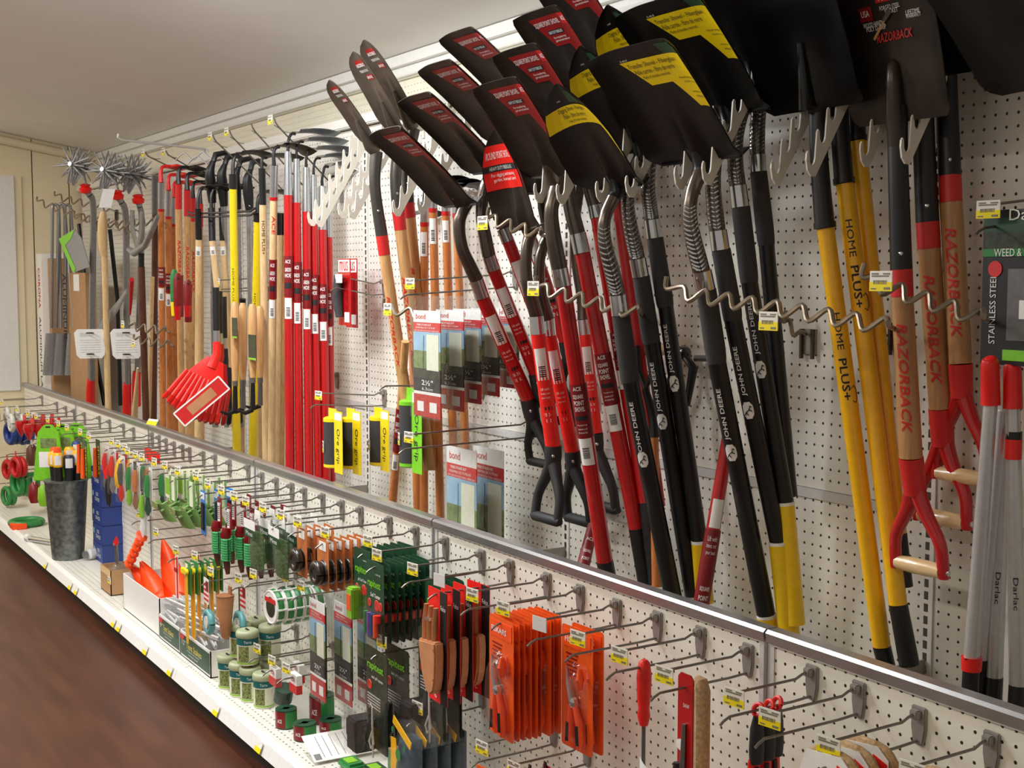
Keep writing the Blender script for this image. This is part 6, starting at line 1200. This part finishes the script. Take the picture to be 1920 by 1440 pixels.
# small red boxes in front of the clear bag
t = goods('tie_box', 'red and white printed small box hanging above the jars', 'packaged goods', 'red and white small boxes'); bx(t, 'box', 'white', -.03, .03, -.02, 0, -.05, .01, bevel=.001); bx(t, 'red_face', 'redband', -.0305, .0305, -.0206, -.001, -.05, -.022); words(t, [('250', 0, -.006, .03, .014)], 'redink', -.0208); hang(t, 'k', [.04, .12]); hang(t, 'l', [.06], labels=['red and white printed small box beside the stake kits'])
# garden glove bags
t = goods('glove_bag', 'bagged blue and green garden gloves with yellow label', 'gloves', 'bagged garden gloves')
MB().grid(pouch(.125, .21, .03, -.03), 8, 8, .006).build('gloves', 'gblue', t, True); MB().prism([(-.05, -.05), (-.018, -.046), (-.012, -.10), (-.022, -.13), (-.024, -.23), (-.055, -.23)], (0, -.034, 0), XA, ZA, -YA, .0012).build('yellow_label', 'yellow', t); MB().lathe((-.002, -.035, -.085), [(.016, 0), (.016, .001)], 16, (0, -1, 0)).build('round_logo', 'green', t)
for x, z_ in ((.03, -.06), (.04, -.16), (.0, -.2), (-.045, -.03), (.02, -.12)): MB().lathe((x, -.032, z_), [(.007, 0), (.007, .001)], 10, (0, -1, 0)).build('printed_leaf', 'green', t)
MB().grid(pouch(.14, .255, .036), 8, 8).build('clear_bag', 'bag', t, True); MB().obox((.01, -.03, -.022), V((.055, 0, -.02)), V((.004, 0, .010)), YA * .001).build('yellow_header', 'yellow', t); hang(t, 'n', [.0, .04, .08, .12], labels=['bagged blue garden gloves, outermost with yellow label', 'bagged blue garden gloves behind the outermost pair'])
t = goods('sprinkler_card', 'orange triangular card with dark metal fitting', 'packaged goods', None); MB().prism([(-.09, .02), (.02, .03), (.07, .015), (.09, -.12), (-.09, -.12)], (0, 0, 0), XA, ZA, YA, .002).build('card', 'orange', t); words(t, [('FISKARS', -.03, .012, .08, .014)], y=-.001); MB().tube([(.02, -.02, -.03), (.03, -.024, -.06), (.02, -.02, -.10)], [.01, .022, .014], 10).build('fitting', 'tape', t, True); hang(t, 'p', [-.02])
t = goods('red_edge_card', 'red edged card with black clip near the bottom of the panel', 'packaged goods', 'red edged cards'); rcard(t, .08, .12, 'redband', .006); bx(t, 'clip', 'blk', -.03, -.02, -.004, -.001, -.02, .02); hang(t, 'p', [.08, .12])
# ---- single tools on the right hooks
X, z, tip = HK['t5']; t = thing('red_weeder', 'red handled weeder with long steel rod and paper label', 'garden tool', (X, tip + .06, z)); y = tip + .06
MB().tube([(X, y, z + .014), (X, y, z + .008), (X, y, z - .02), (X, y, z - .06), (X, y, z - .085), (X, y, z - .10), (X, y, z - .12)], [.006, .012, .0155, .0145, .0115, .0135, .009], 14).build('red_handle', 'redgrip', t, True); MB().tube([(X, y, z - .115), (X, y, z - .38)], .0042, 8).build('steel_rod', 'greysteel', t, True)
MB().grid(lambda u, v: (V((X - .004 + .045 * u, y - .006 - .01 * math.sin(2 * u), z - .24 + .055 * v - .012 * u)), -YA), 6, 3, .0006).build('paper_label', 'white', t); MB().tube([(X, y, z - .20), (X, y, z - .225)], .006, 8).build('tape_wrap', 'bag', t)
X, z, tip = HK['t4']; y = tip + .05; t = thing('saw_card', 'red saw card with folded dark rope behind it', 'packaged tool', (X, y, z))
MB().prism([(-.022, .018), (-.014, .026), (.014, .026), (.022, .018), (.022, -.26), (-.022, -.26)], (X, y, z), XA, ZA, YA, .003).build('card', 'red', t); MB().tube([(X + .002, y - .004, z - .07), (X, y - .006, z - .16), (X + .004, y - .004, z - .25)], [.004, .006, .006], 8).build('printed_blade', 'greysteel', t); MB().lathe((X - .012, y - .001, z - .115), [(.011, 0), (.011, .001)], 14, (0, -1, 0)).build('round_mark', 'white', t); MB().tube([(X - .014, y - .006, z - .15), (X - .012, y - .01, z - .20)], [.008, .011], 9).build('dark_grip', 'blk', t, True)
words(t, [('SAW', X + .004, z - .035, .018, .008)], y=y - .001)
MB().tube([(X + .036, y + .012, z - .26), (X + .036, y + .012, z + .0), (X + .030, y + .012, z + .018), (X + .02, y + .012, z + .022)], [.016, .016, .014, .008], 10, .8).build('chain_strap', 'jute', t, True); MB().tube([(X + .018, y + .012, z - .26), (X + .018, y + .012, z + .01)], .004, 6).build('strap_edge', 'ink', t)
t = goods('folding_saw', 'black and red pruning saw hung by its red loop', 'garden tool', 'black and red pruning saws')
MB().tube([V((math.cos(a) * .010, math.sin(a) * .004 - .004, .002 + math.sin(a) * .010)) for a in [2 * math.pi * k / 14 for k in range(15)]], .0045, 7, cap=False).build('red_loop', 'redgrip', t, True)
MB().tube([(0, -.004, -.008), (0, -.006, -.03), (0, -.006, -.07), (.0, -.006, -.095)], [.010, .015, .017, .015], 12, .7).build('black_grip', 'blkrub', t, True); MB().tube([(-.004, -.008, -.09), (-.005, -.008, -.13), (.002, -.006, -.19)], [.014, .016, .010], 12, .6).build('red_grip', 'redgrip', t, True); MB().tube([(.006, -.012, -.10), (.008, -.012, -.16)], [.005, .008], 8, .7).build('grip_inlay', 'blk', t, True); MB().tube([(.002, -.006, -.185), (.004, -.006, -.24)], [.010, .004], 8, .3).build('blade', 'silver', t, True)
hang(t, 't3', [.075, .105, .13], labels=['black and red pruning saw, outermost of three on its hook', 'black and red pruning saw, middle of three on its hook', 'black and red pruning saw, innermost of three on its hook'], jit=.02)
t = goods('jute_bundle', 'coil of natural jute in a white and red card band', 'packaged goods', 'jute twine coils')
def coil(w, h, r):
    return [V((math.copysign(abs(math.cos(a)) ** .6, math.cos(a)) * w, -r, -h + math.copysign(abs(math.sin(a)) ** .6, math.sin(a)) * h + .02)) for a in [2 * math.pi * k / 26 for k in range(27)]]
for k in range(4): MB().tube([p + V((0, 0, 0)) * k for p in coil(.058 - .007 * k, .085 - .006 * k, .013)], .0095, 8, cap=False).build('jute_coil', 'jute', t, True)
MB().prism([(-.06, -.02), (-.045, .018), (.03, .026), (.052, .008), (.052, -.13), (-.06, -.13)], (0, -.026, 0), XA, ZA, -YA, .0014).build('white_band', 'white', t); MB().prism([(.022, .012), (.05, .002), (.052, -.05), (.018, -.05)], (0, -.0275, 0), XA, ZA, -YA, .001).build('red_panel', 'redbright', t)
for k in range(3): bx(t, 'red_stripe', 'redflat', -.058, .015, -.0284, -.0272, -.05 - .018 * k, -.042 - .018 * k)
bx(t, 'punched_slot', 'ink', -.018, .008, -.0286, -.0272, -.012, -.004); words(t, [('OREGON', -.02, -.03, .05, .008)], 'redink', -.0285)
hang(t, 't1', [.04, .085, .125], labels=['coil of natural jute in white and red band, outermost on its hook', 'coil of natural jute behind the white banded one']); hang(t, 't0', [.02, .06, .10], -.005, labels=['coil of natural jute on the hook at the end of the row'])
# pruners hanging half way down
for i, (px, py, Y, mh, mb_, lb) in enumerate(((204, 892, -.62, 'redbright', 'blk', 'red and black hand pruner hanging in front of the blue boxes'), (272, 915, -.60, 'blk', 'blk', 'black handled garden shears hanging above the orange tool'), (219, 1020, -.60, 'redbright', 'greysteel', 'small red clamp tool standing on the carton'))):
    p = P(px, py, Y=Y); t = thing('hand_pruner', lb, 'garden tool', tuple(p)); k = .9 if i < 2 else .6
    for s in (-1, 1):
        MB().tube([p + V((s * .004, 0, 0)) * k, p + V((s * .026, -.004, -.045)) * k, p + V((s * .03, -.004, -.10)) * k, p + V((s * .018, -.004, -.15)) * k], [.009 * k, .012 * k, .012 * k, .007 * k], 9, .7).build('handle', mb_, t, True)
    MB().tube([p + V((0, -.004, -.012)) * k, p + V((.002, -.006, .02)) * k, p + V((.014, -.004, .06)) * k], [.018 * k, .02 * k, .005 * k], 9, .5).build('jaw', mh if i != 1 else 'greysteel', t, True); MB().lathe(p + V((0, -.012, .0)), [(.009 * k, 0), (.009 * k, .004)], 10, (0, -1, 0)).build('pivot', 'silver', t, True)
# ------------------------------------------------------------------ things on the base shelf
def deck(px, py): return P(px, py, Z=DZ)
# galvanised bucket with handles standing in it
c = deck(128, 1046); t = thing('metal_bucket', 'tall speckled galvanised bucket on the base shelf', 'bucket', tuple(c)); rb, rt, h = .078, .105, .40
MB().lathe(c, [(rb * .6, 0), (rb, .001), (rt, h), (rt + .004, h + .004), (rt - .004, h + .002), (rb - .006, .02), (.001, .018)], 28).build('bucket_wall', 'galv', t, True); MB().tube([c + V((math.cos(a) * rt, math.sin(a) * rt, h)) for a in [2 * math.pi * k / 28 for k in range(29)]], .004, 6, cap=False).build('rolled_rim', 'galv', t, True)
caps = [(-.06, -.035, 'orangeB', .57), (-.012, -.055, 'yellow', .555), (.035, -.045, 'yellow', .555), (-.045, .03, 'orangeB', .565), (.005, .02, 'yellow', .575), (.055, .005, 'navy', .54), (.04, .05, 'yellow', .56), (-.01, .06, 'bluebox', .60)]
for i, (dx, dy, m, hh) in enumerate(caps):
    b = c + V((dx * .6, dy * .6, .02)); e = c + V((dx, dy, hh - .08)); t = thing('torch_tool', ('black tube with {} cap standing in the metal bucket').format({'orangeB': 'orange', 'yellow': 'yellow', 'navy': 'dark', 'bluebox': 'blue'}[m]), 'garden tool', tuple(b), 'capped tubes in the metal bucket')
    MB().tube([b, e], [.018, .021], 12).build('black_tube', 'blk', t, True); MB().tube([e, e + ZA * .008, e + ZA * .062, e + ZA * .074], [.022, .0265, .0265, .020], 14).build('cap', m, t, True); MB().cyl(e + ZA * .06, e + ZA * .012, .0268, 0, 1, -40, 40, tocam(e)).build('cap_label', 'tagblank', t, True)
    if i in (2,): MB().tube([e + ZA * .072, e + ZA * .078, e + ZA * .098], [.019, .02, .017], 12).build('top_knob', 'orangeB', t, True)
# blue staple boxes
for k in range(5):
    a = deck(152, 1048); x0 = a.x; w, d, hh = .185, .13, .095
    y0 = P(198, 1062, Z=DZ).y; t = thing('staple_box', ('blue staple box at the bottom of its stack', 'blue staple box second from the shelf in its stack', 'blue staple box in the middle of its stack', 'blue staple box second from the top of its stack', 'blue staple box on top of its stack')[k], 'box', (x0 + .1, y0, DZ + k * hh), 'stack of blue staple boxes'); j = (.0, .004, -.003, .003, -.002)[k]
    MB().box((x0 + j, y0, DZ + k * hh), (x0 + w + j, y0 + d, DZ + (k + 1) * hh - .001)).build('carton', 'bluebox', t, bevel=.002); words(t, [('SOD', x0 + w * .6, DZ + k * hh + .058, .045, .018), ('STAPLES', x0 + w * .6, DZ + k * hh + .032, .085, .018)], 'tagblank', y0 - .0012); MB().obox((x0 + w * .15, y0 - .0006, DZ + k * hh + .055), XA * .012, ZA * .012, YA * .0006).build('printed_mark', 'skyp', t)
def openbox(name, label, a, w, d, h, m, wall=.004, cut=0.0, yaw=0):
    t = thing(name, label, 'box', tuple(a)); x, y, z = a
    MB().box((x, y, z), (x + w, y + d, z + wall)).build('bottom', m, t); MB().box((x, y, z), (x + w, y + wall, z + h - cut)).build('front_flap', m, t); MB().box((x, y + d - wall, z), (x + w, y + d, z + h)).build('back_flap', m, t); MB().box((x, y, z), (x + wall, y + d, z + h)).build('side_flap', m, t); MB().box((x + w - wall, y, z), (x + w, y + d, z + h)).build('side_flap', m, t); return t
a = deck(208, 1118); t = openbox('small_carton', 'small open brown cardboard box with a plastic bag', (a.x - .17, a.y, DZ), .17, .13, .115, 'cardboard'); price_tag(t, (a.x - .015, a.y - .002, DZ + .07), .05, .03); bx(t, 'tape', 'woodP', a.x - .171, a.x + .001, a.y - .0008, a.y - .0002, DZ + .085, DZ + .113)
b = thing('crumpled_bag', 'crumpled clear plastic bag lying in the brown box', 'packaged goods', (a.x - .07, a.y + .06, DZ + .09)); MB().grid(lambda u, v: (V((a.x - .12 + .1 * u, a.y + .02 + .08 * v, DZ + .105 + .03 * math.sin(3.14 * u) * math.sin(3.14 * v) + .006 * math.sin(17 * u) * math.cos(13 * v))), ZA), 12, 10, .001).build('plastic_film', 'bag', b, True)
# white box with orange scoops
a = deck(237, 1140); e = deck(300, 1195); yb = e.y
t = openbox('white_scoop_box', 'white open-topped box filled with orange scoops', (a.x, e.y, DZ), e.x - a.x, .19, .155, 'white', cut=.0)
bw = e.x - a.x
def scoop(p0, p1, r, lb):
    p0, p1 = V(p0), V(p1); t = thing('orange_scoop', lb, 'garden tool', tuple(p0), 'orange plastic scoops'); d = (p1 - p0).normalized(); ln = (p1 - p0).length; u = V((0, -.6, .8)); u = (u - d * u.dot(d)).normalized(); w = d.cross(u)
    def fn(a_, v): an = math.pi * (a_ - .5) * 1.15; rr = r * (1 - v ** 2.2 * .9); return p0 + d * (v * ln) + w * (math.sin(an) * rr) - u * (math.cos(an) * rr * .8), u
    MB().grid(fn, 10, 8, .003).build('scoop_shell', 'orangeB', t, True); MB().tube([p0 - d * .005, p0 - d * .02], [r * .8, r * .5], 12, .8).build('rear_wall', 'orangeB', t, True); MB().tube([p0 - d * .015 - u * r * .3, p0 - d * .06 - u * r * .4, p0 - d * .10 - u * r * .4], [.012, .014, .009], 10).build('grip', 'orangeB', t, True)
zb = DZ + .155
scoop((a.x + bw * .86, yb + .10, zb - .03), (a.x + bw * .1, yb + .16, zb + .14), .052, 'orange scoop pointing up beside the pegboard'); scoop((a.x + bw * .75, yb + .05, zb - .055), (a.x + bw * .05, yb + .07, zb + .05), .05, 'orange scoop lying along the front of the white box'); scoop((a.x + bw * .45, yb + .09, zb - .06), (a.x - .02, yb + .04, zb + .02), .045, 'orange scoop tipped towards the brown carton'); scoop((a.x + bw * .9, yb + .14, zb - .09), (a.x + bw * .5, yb + .12, zb - .01), .05, 'orange scoop deep in the white box')
# ribbed orange holder on a card
p = P(268, 1000, Y=-.60); q = P(240, 1062, Y=-.62); t = thing('ribbed_holder', 'ribbed orange holder on a white strip leaning at the box', 'garden tool', tuple(q)); d = (q - p); L_ = d.length; d.normalize()
MB().tube([p - d * .07, q], [.014, .014], 4, .2).build('white_strip', 'white', t)
for k in range(6): c_ = p + d * (L_ * (k + .3) / 6); MB().tube([c_, c_ + d * .008, c_ + d * .028], [.02, .031 if k == 0 else .026, .017], 10, .8).build('orange_rib', 'orangeB', t, True)
# tent stake boxes
f0 = deck(296, 1196); f1 = deck(398, 1272); ang = 0
L0 = (f1.x - f0.x); yF = (f0.y + f1.y) / 2 
for k, (fx0, fx1, lb, num) in enumerate(((f0.x, f0.x + L0 * .43, 'white and green display box of short tent stakes', '9"'), (f0.x + L0 * .44, f1.x, 'white and green display box of long tent stakes', '12"'))):
    t = openbox('stake_box', lb, (fx0, yF, DZ), fx1 - fx0, .145, .098, 'white'); w_ = fx1 - fx0; bx(t, 'green_label', 'greend', fx0 + .008, fx1 - .008, yF - .0016, yF - .0004, DZ + .012, DZ + .088)
    words(t, [('Tent Stakes', fx0 + w_ * .48, DZ + .058, w_ * .5, .024)], 'yellowL', yF - .0022, 'title_lettering'); words(t, [(num, fx0 + w_ * .14, DZ + .06, w_ * .12, .018), ('Piquets de tente', fx0 + w_ * .45, DZ + .038, w_ * .4, .007), ('coated steel', fx0 + w_ * .45, DZ + .026, w_ * .3, .006)], 'white', yF - .0022); MB().prism([(0, 0), (.035, .0), (.05, .018), (.0, .0185)], (fx0 + .01, yF - .0022, DZ + .069), XA, ZA, -YA, .0004).build('red_corner', 'redband', t)
    rnd = random.Random(3 + k)
    for i in range(20):
        x = fx0 + w_ * rnd.uniform(.25, .8); y = yF + rnd.uniform(.02, .125); zz = DZ + .096 + .0072 * (i // 2) + rnd.uniform(0, .004); an = rnd.uniform(-.35, .35); L2 = .125 + .02 * k; dv = V((math.cos(an), math.sin(an) * .5, rnd.uniform(-.06, .12)))
        s = thing('tent_stake', 'shiny steel tent stake lying loose in the ' + ('short' if k == 0 else 'long') + ' stake box', 'stake', (x, y, zz), 'loose steel tent stakes')
        c_ = V((x, y, zz)); MB().tube([c_ - dv * L2, c_ + dv * L2 * .8, c_ + dv * L2 * .92], [.0065, .0095, .0095], 6, .6).build('shank', 'stakesteel', s, True); MB().tube([c_ - dv * L2 * .98, c_ - dv * L2 * 1.12], [.005, .0008], 6, .6).build('tip', 'stakesteel', s, True); MB().tube([c_ + dv * L2 * .9, c_ + dv * L2 * .98 + ZA * .012, c_ + dv * L2 * .86 + ZA * .018], .0035, 6).build('hook_end', 'stakesteel', s, True)
# sage lidded canisters
def canister(p, h, r, lb, green=False):
    p = V(p); t = thing('twine_canister', lb, 'canister', tuple(p), 'cream canisters with sage lids'); MB().lathe(p, [(r * .9, 0), (r, .004), (r, h * .76)], 22).build('body', 'cream', t, True)
    MB().lathe(p + ZA * h * .75, [(r * 1.05, 0), (r * 1.09, h * .02), (r * 1.09, h * .12), (r * 1.0, h * .165), (r * .86, h * .185), (r * .8, h * .18), (.001, h * .185)], 22).build('lid', 'sage', t, True)
    f = tocam(p); A_, B_ = p + ZA * h * .74, p; MB().cyl(A_, B_, r * 1.012, .0, .24, -85, 85, f, 12).build('teal_band', 'teal', t, True); MB().cyl(A_, B_, r * 1.012, .28, .86, -5, 55, f, 8).build('picture', 'straw' if not green else 'greend', t, True); MB().cyl(A_, B_, r * 1.012, .88, .93, -85, 85, f, 12).build('stripe', 'greenl', t, True); mb = MB(); around(mb, 'Terra', A_, B_, r, .12, r * .7, h * .07, f); mb.build('lettering', 'white', t); MB().tube([p + V((-.012, 0, h * .93)), p + V((0, -.004, h * .96)), p + V((.014, 0, h * .93))], .0035, 6).build('lid_slot', 'ink', t)
    return t
CAN = [(428, 1288, 0, 'small canister with a teal band at the end of the row'), (450, 1303, 0, 'small canister second from the stake boxes'), (495, 1324, 0, 'canister at the front corner by the tie rolls'), (470, 1312, 0, 'canister behind the front ones'), (508, 1300, 0, 'canister standing beside the pegboard'), (480, 1288, 0, 'canister half hidden behind the clear bag'), (466, 1312, 1, 'upper canister with brown printed picture, front of the top layer'), (452, 1296, 1, 'upper canister at the back left of the top layer'), (508, 1300, 1, 'upper canister next to the pegboard in the top layer'), (482, 1286, 1, 'upper canister behind the others in the top layer')]
for x, y, lv, lb in CAN: q = deck(x, y); canister((q.x, max(q.y, LY + .04), DZ + lv * .126), .125, .034 if lv == 0 else .036, lb)
# clear bag with green tie rolls
def tie_roll(p, r, h, lb, m2='redlabel', ax=(0, 0, 1), grp='green tie rolls on the shelf'):
    p = V(p); t = thing('tie_roll', lb, 'packaged goods', tuple(p), grp); A = V(ax).normalized(); MB().lathe(p, [(r * .3, .001), (r, 0), (r, h), (r * .3, h), (r * .28, h - .01)], 22, A).build('roll', 'greend', t, True)
    if A.z > .9: MB().cyl(p + ZA * (h - .004), p + ZA * .004, r * 1.015, 0, 1, 5, 95, tocam(p), 10).build('label', m2, t, True); MB().cyl(p + ZA * (h - .004), p + ZA * .004, r * 1.015, 0, 1, -70, 5, tocam(p), 10).build('green_label', 'green', t, True); mb = MB(); around(mb, 'ACE', p + ZA * h, p, r, .55, r * .5, h * .2, (tocam(p) - RGT * .7).normalized()); mb.build('lettering', 'white', t)
    return t
for x, y, r, h, lb in ((537, 1362, .034, .06, 'green tie roll with dark red label under the hanging bag'), (572, 1385, .035, .052, 'green tie roll with red and green label at the shelf front'), (604, 1352, .04, .09, 'tall green tie roll behind the stake kit'), (620, 1370, .035, .04, 'low green tie roll beside the printed card')): q = deck(x, y); tie_roll((q.x, q.y, DZ), r, h, lb)
p = P(525, 1275, Y=-.60); t = thing('bagged_roll', 'clear bag holding a dark green roll above the canisters', 'packaged goods', tuple(p)); MB().grid(lambda u, v: (V((p.x - .06 + .12 * u, p.y - .02 * math.sin(3.14 * u) + .004 * math.sin(20 * v), p.z - .08 + .15 * v)), -YA), 8, 8).build('clear_bag', 'bag', t, True); MB().lathe(p + V((-.005, .01, -.07)), [(.012, 0), (.03, .001), (.03, .05), (.012, .051)], 18, (.4, .0, 1)).build('roll', 'greend', t, True)
# printed card lying on the shelf, white barcode box, twine roll
c = deck(640, 1412); t = thing('loose_card', 'loose white printed card lying across the front of the shelf', 'card', tuple(c)); ux = (deck(700, 1392) - deck(575, 1415)).normalized(); ux.z = 0; ux.normalize(); uy = V((-ux.y, ux.x, 0)); n0 = V((0, -.35, .93)); uy = (uy + ZA * .35).normalized(); cc = c + ZA * .03
MB().obox(cc, ux * .105, uy * .062, ux.cross(uy) * .0008).build('card', 'white', t); mb = MB(); nn = ux.cross(uy) * .0012; nn = nn if nn.z > 0 else -nn
tflat(mb, 'rapitest', cc + ux * .062 + nn, -uy, ux, w=.095, h=.028); mb.build('brand_lettering', 'green', t); mb = MB()
for k in range(5):
    for j in range(8): mb.obox(cc + ux * (-.068 + .022 * k) + uy * (.045 - .0125 * j) + nn, ux * .001, uy * .0055, nn * .1)
mb.obox(cc + ux * -.088 - uy * .042 + nn, ux * .010, uy * .013, nn * .1); mb.build('print', 'alum', t)
c = deck(752, 1462); t = thing('twine_roll', 'brown twine roll with green printed wrapper standing on the shelf', 'packaged goods', (c.x, c.y, DZ)); MB().lathe((c.x, c.y, DZ), [(.02, 0), (.036, .002), (.036, .10), (.03, .106), (.010, .104)], 22).build('twine', 'jute', t, True); f = tocam(c); MB().cyl((c.x, c.y, DZ + .095), (c.x, c.y, DZ + .005), .037, 0, 1, 5, 85, f, 10).build('green_wrapper', 'green', t, True); MB().cyl((c.x, c.y, DZ + .085), (c.x, c.y, DZ + .005), .0372, 0, 1, -45, 3, f, 8).build('barcode_label', 'tagblank', t, True); MB().lathe((c.x, c.y, DZ), [(.037, .001), (.0385, .05), (.037, .107)], 22).build('clear_wrap', 'bag', t, True)
for i, (x, y) in enumerate(((660, 1440), (705, 1452))): q = deck(x, y); t = thing('green_pouch', 'flat green pouch on the shelf beside the twine roll' if i else 'flat green pouch half under the loose card', 'packaged goods', (q.x, q.y, DZ)); MB().obox((q.x, q.y, DZ + .012), XA * .04, YA * .03, ZA * .012).build('pouch', ('green', 'greend')[i], t, bevel=.008); MB().obox((q.x, q.y - .005, DZ + .025), XA * .02, YA * .015, ZA * .001).build('label', 'greenl', t)
# left end of the shelf: hoses, tube, rings
def torus(c, R_, r, m, nm, t, ax=(0, 0, 1), n=24):
    A = V(ax).normalized(); u = A.orthogonal().normalized(); w = A.cross(u); return MB().tube([V(c) + (u * math.cos(a) + w * math.sin(a)) * R_ for a in [2 * math.pi * k / n for k in range(n + 1)]], r, 9, cap=False).build(nm, m, t, True)
q = deck(50, 985); t = thing('hose_ring', 'green hose ring lying flat with an orange clip', 'packaged goods', tuple(q)); torus(q + ZA * .02, .085, .018, 'green', 'hose', t); bx(t, 'orange_clip', 'orangeB', q.x + .03, q.x + .12, q.y - .10, q.y - .02, DZ, DZ + .03, bevel=.004)
q = deck(88, 1022); t = thing('steel_tube', 'chrome tube with white knob lying by the bucket', 'garden tool', tuple(q)); MB().tube([q + V((-.12, -.06, .02)), q + V((.10, .05, .02))], .014, 10).build('tube', 'chrome', t, True); MB().lathe(q + V((-.14, -.065, .022)), [(.008, -.02), (.022, -.012), (.022, .012), (.008, .02)], 12, (1, .4, 0)).build('knob', 'tagblank', t, True)
q = deck(160, 1048); t = thing('small_jar', 'small glass jar lying behind the bucket', 'packaged goods', tuple(q)); MB().lathe(q + V((.03, .03, .03)), [(.02, -.03), (.028, -.02), (.028, .02), (.016, .03)], 14, (.3, -1, 0)).build('jar', 'tagblank', t, True); MB().lathe(q + V((.04, -.004, .03)), [(.02, 0), (.02, .012)], 14, (.3, -1, 0)).build('jar_lid', 'alum', t, True)
# hanging coils and rolls at the far left
LH = [(33, 905, .07, .016, 'green', 'green hose coil hanging at the far left, nearest the bucket', -.60), (52, 908, .06, .016, 'green', 'green hose coil hanging beside the other', -.53), (12, 930, .05, .014, 'green', 'small green hose coil hanging low near the end wall', -.60), (30, 876, .05, .016, 'redflat', 'red hose coil hanging above the green coils', -.62), (14, 880, .05, .016, 'redflat', 'red hose coil hanging nearer the end wall', -.55), (20, 812, .055, .02, 'bluebox', 'blue cord coil hanging under the white reels', -.60), (42, 812, .055, .02, 'bluebox', 'blue cord coil hanging beside the other blue one', -.53)]
for px, py, R_, r, m, lb, Y in LH:
    p = P(px, py, Y=Y); t = thing('hanging_coil', lb, 'packaged goods', tuple(p), 'hanging coils at the far left'); torus(p, R_, r, m, 'coil', t, (.25, -1, 0)); torus(p + V((0, .03, 0)), R_ * .96, r, m, 'coil', t, (.25, -1, 0)); MB().obox(p + ZA * (R_ + .02), XA * .02, ZA * .025, YA * .001).build('hang_card', 'gum' if m != 'redflat' else 'redband', t)
    hb = P(px, py, Y=FY); h = thing('display_hook', 'grey wire hook carrying coils near the end wall', 'hook', (p.x, FY, p.z + R_ + .03), GH); peg_hook(h, p.x, FY, p.z + R_ + .03 + .004, FY - Y + .02, 0, False, None)
for px, py, m, lb in ((60, 850, 'brown', 'brown clear-bagged bundle hanging beside the red coils'), (75, 858, 'brown', 'brown clear-bagged bundle hanging by the lime bags'), (64, 920, 'redlabel', 'dark red bagged bundle hanging low by the bucket'), (82, 925, 'greenl', 'pale green bagged bundle hanging behind the bucket')):
    p = P(px, py, Y=-.58); t = thing('bagged_bundle', lb, 'packaged goods', tuple(p)); MB().lathe(p + ZA * .05, [(.012, 0), (.03, -.02), (.034, -.08), (.022, -.12)], 10).build('bundle', m, t, True); MB().obox(p + ZA * .06, XA * .03, ZA * .02, YA * .001).build('header_card', 'gum', t)
    h = thing('display_hook', 'grey wire hook carrying bagged bundles near the end wall', 'hook', (p.x, FY, p.z + .08), GH); peg_hook(h, p.x, FY, p.z + .084, .19, 0, False, None)
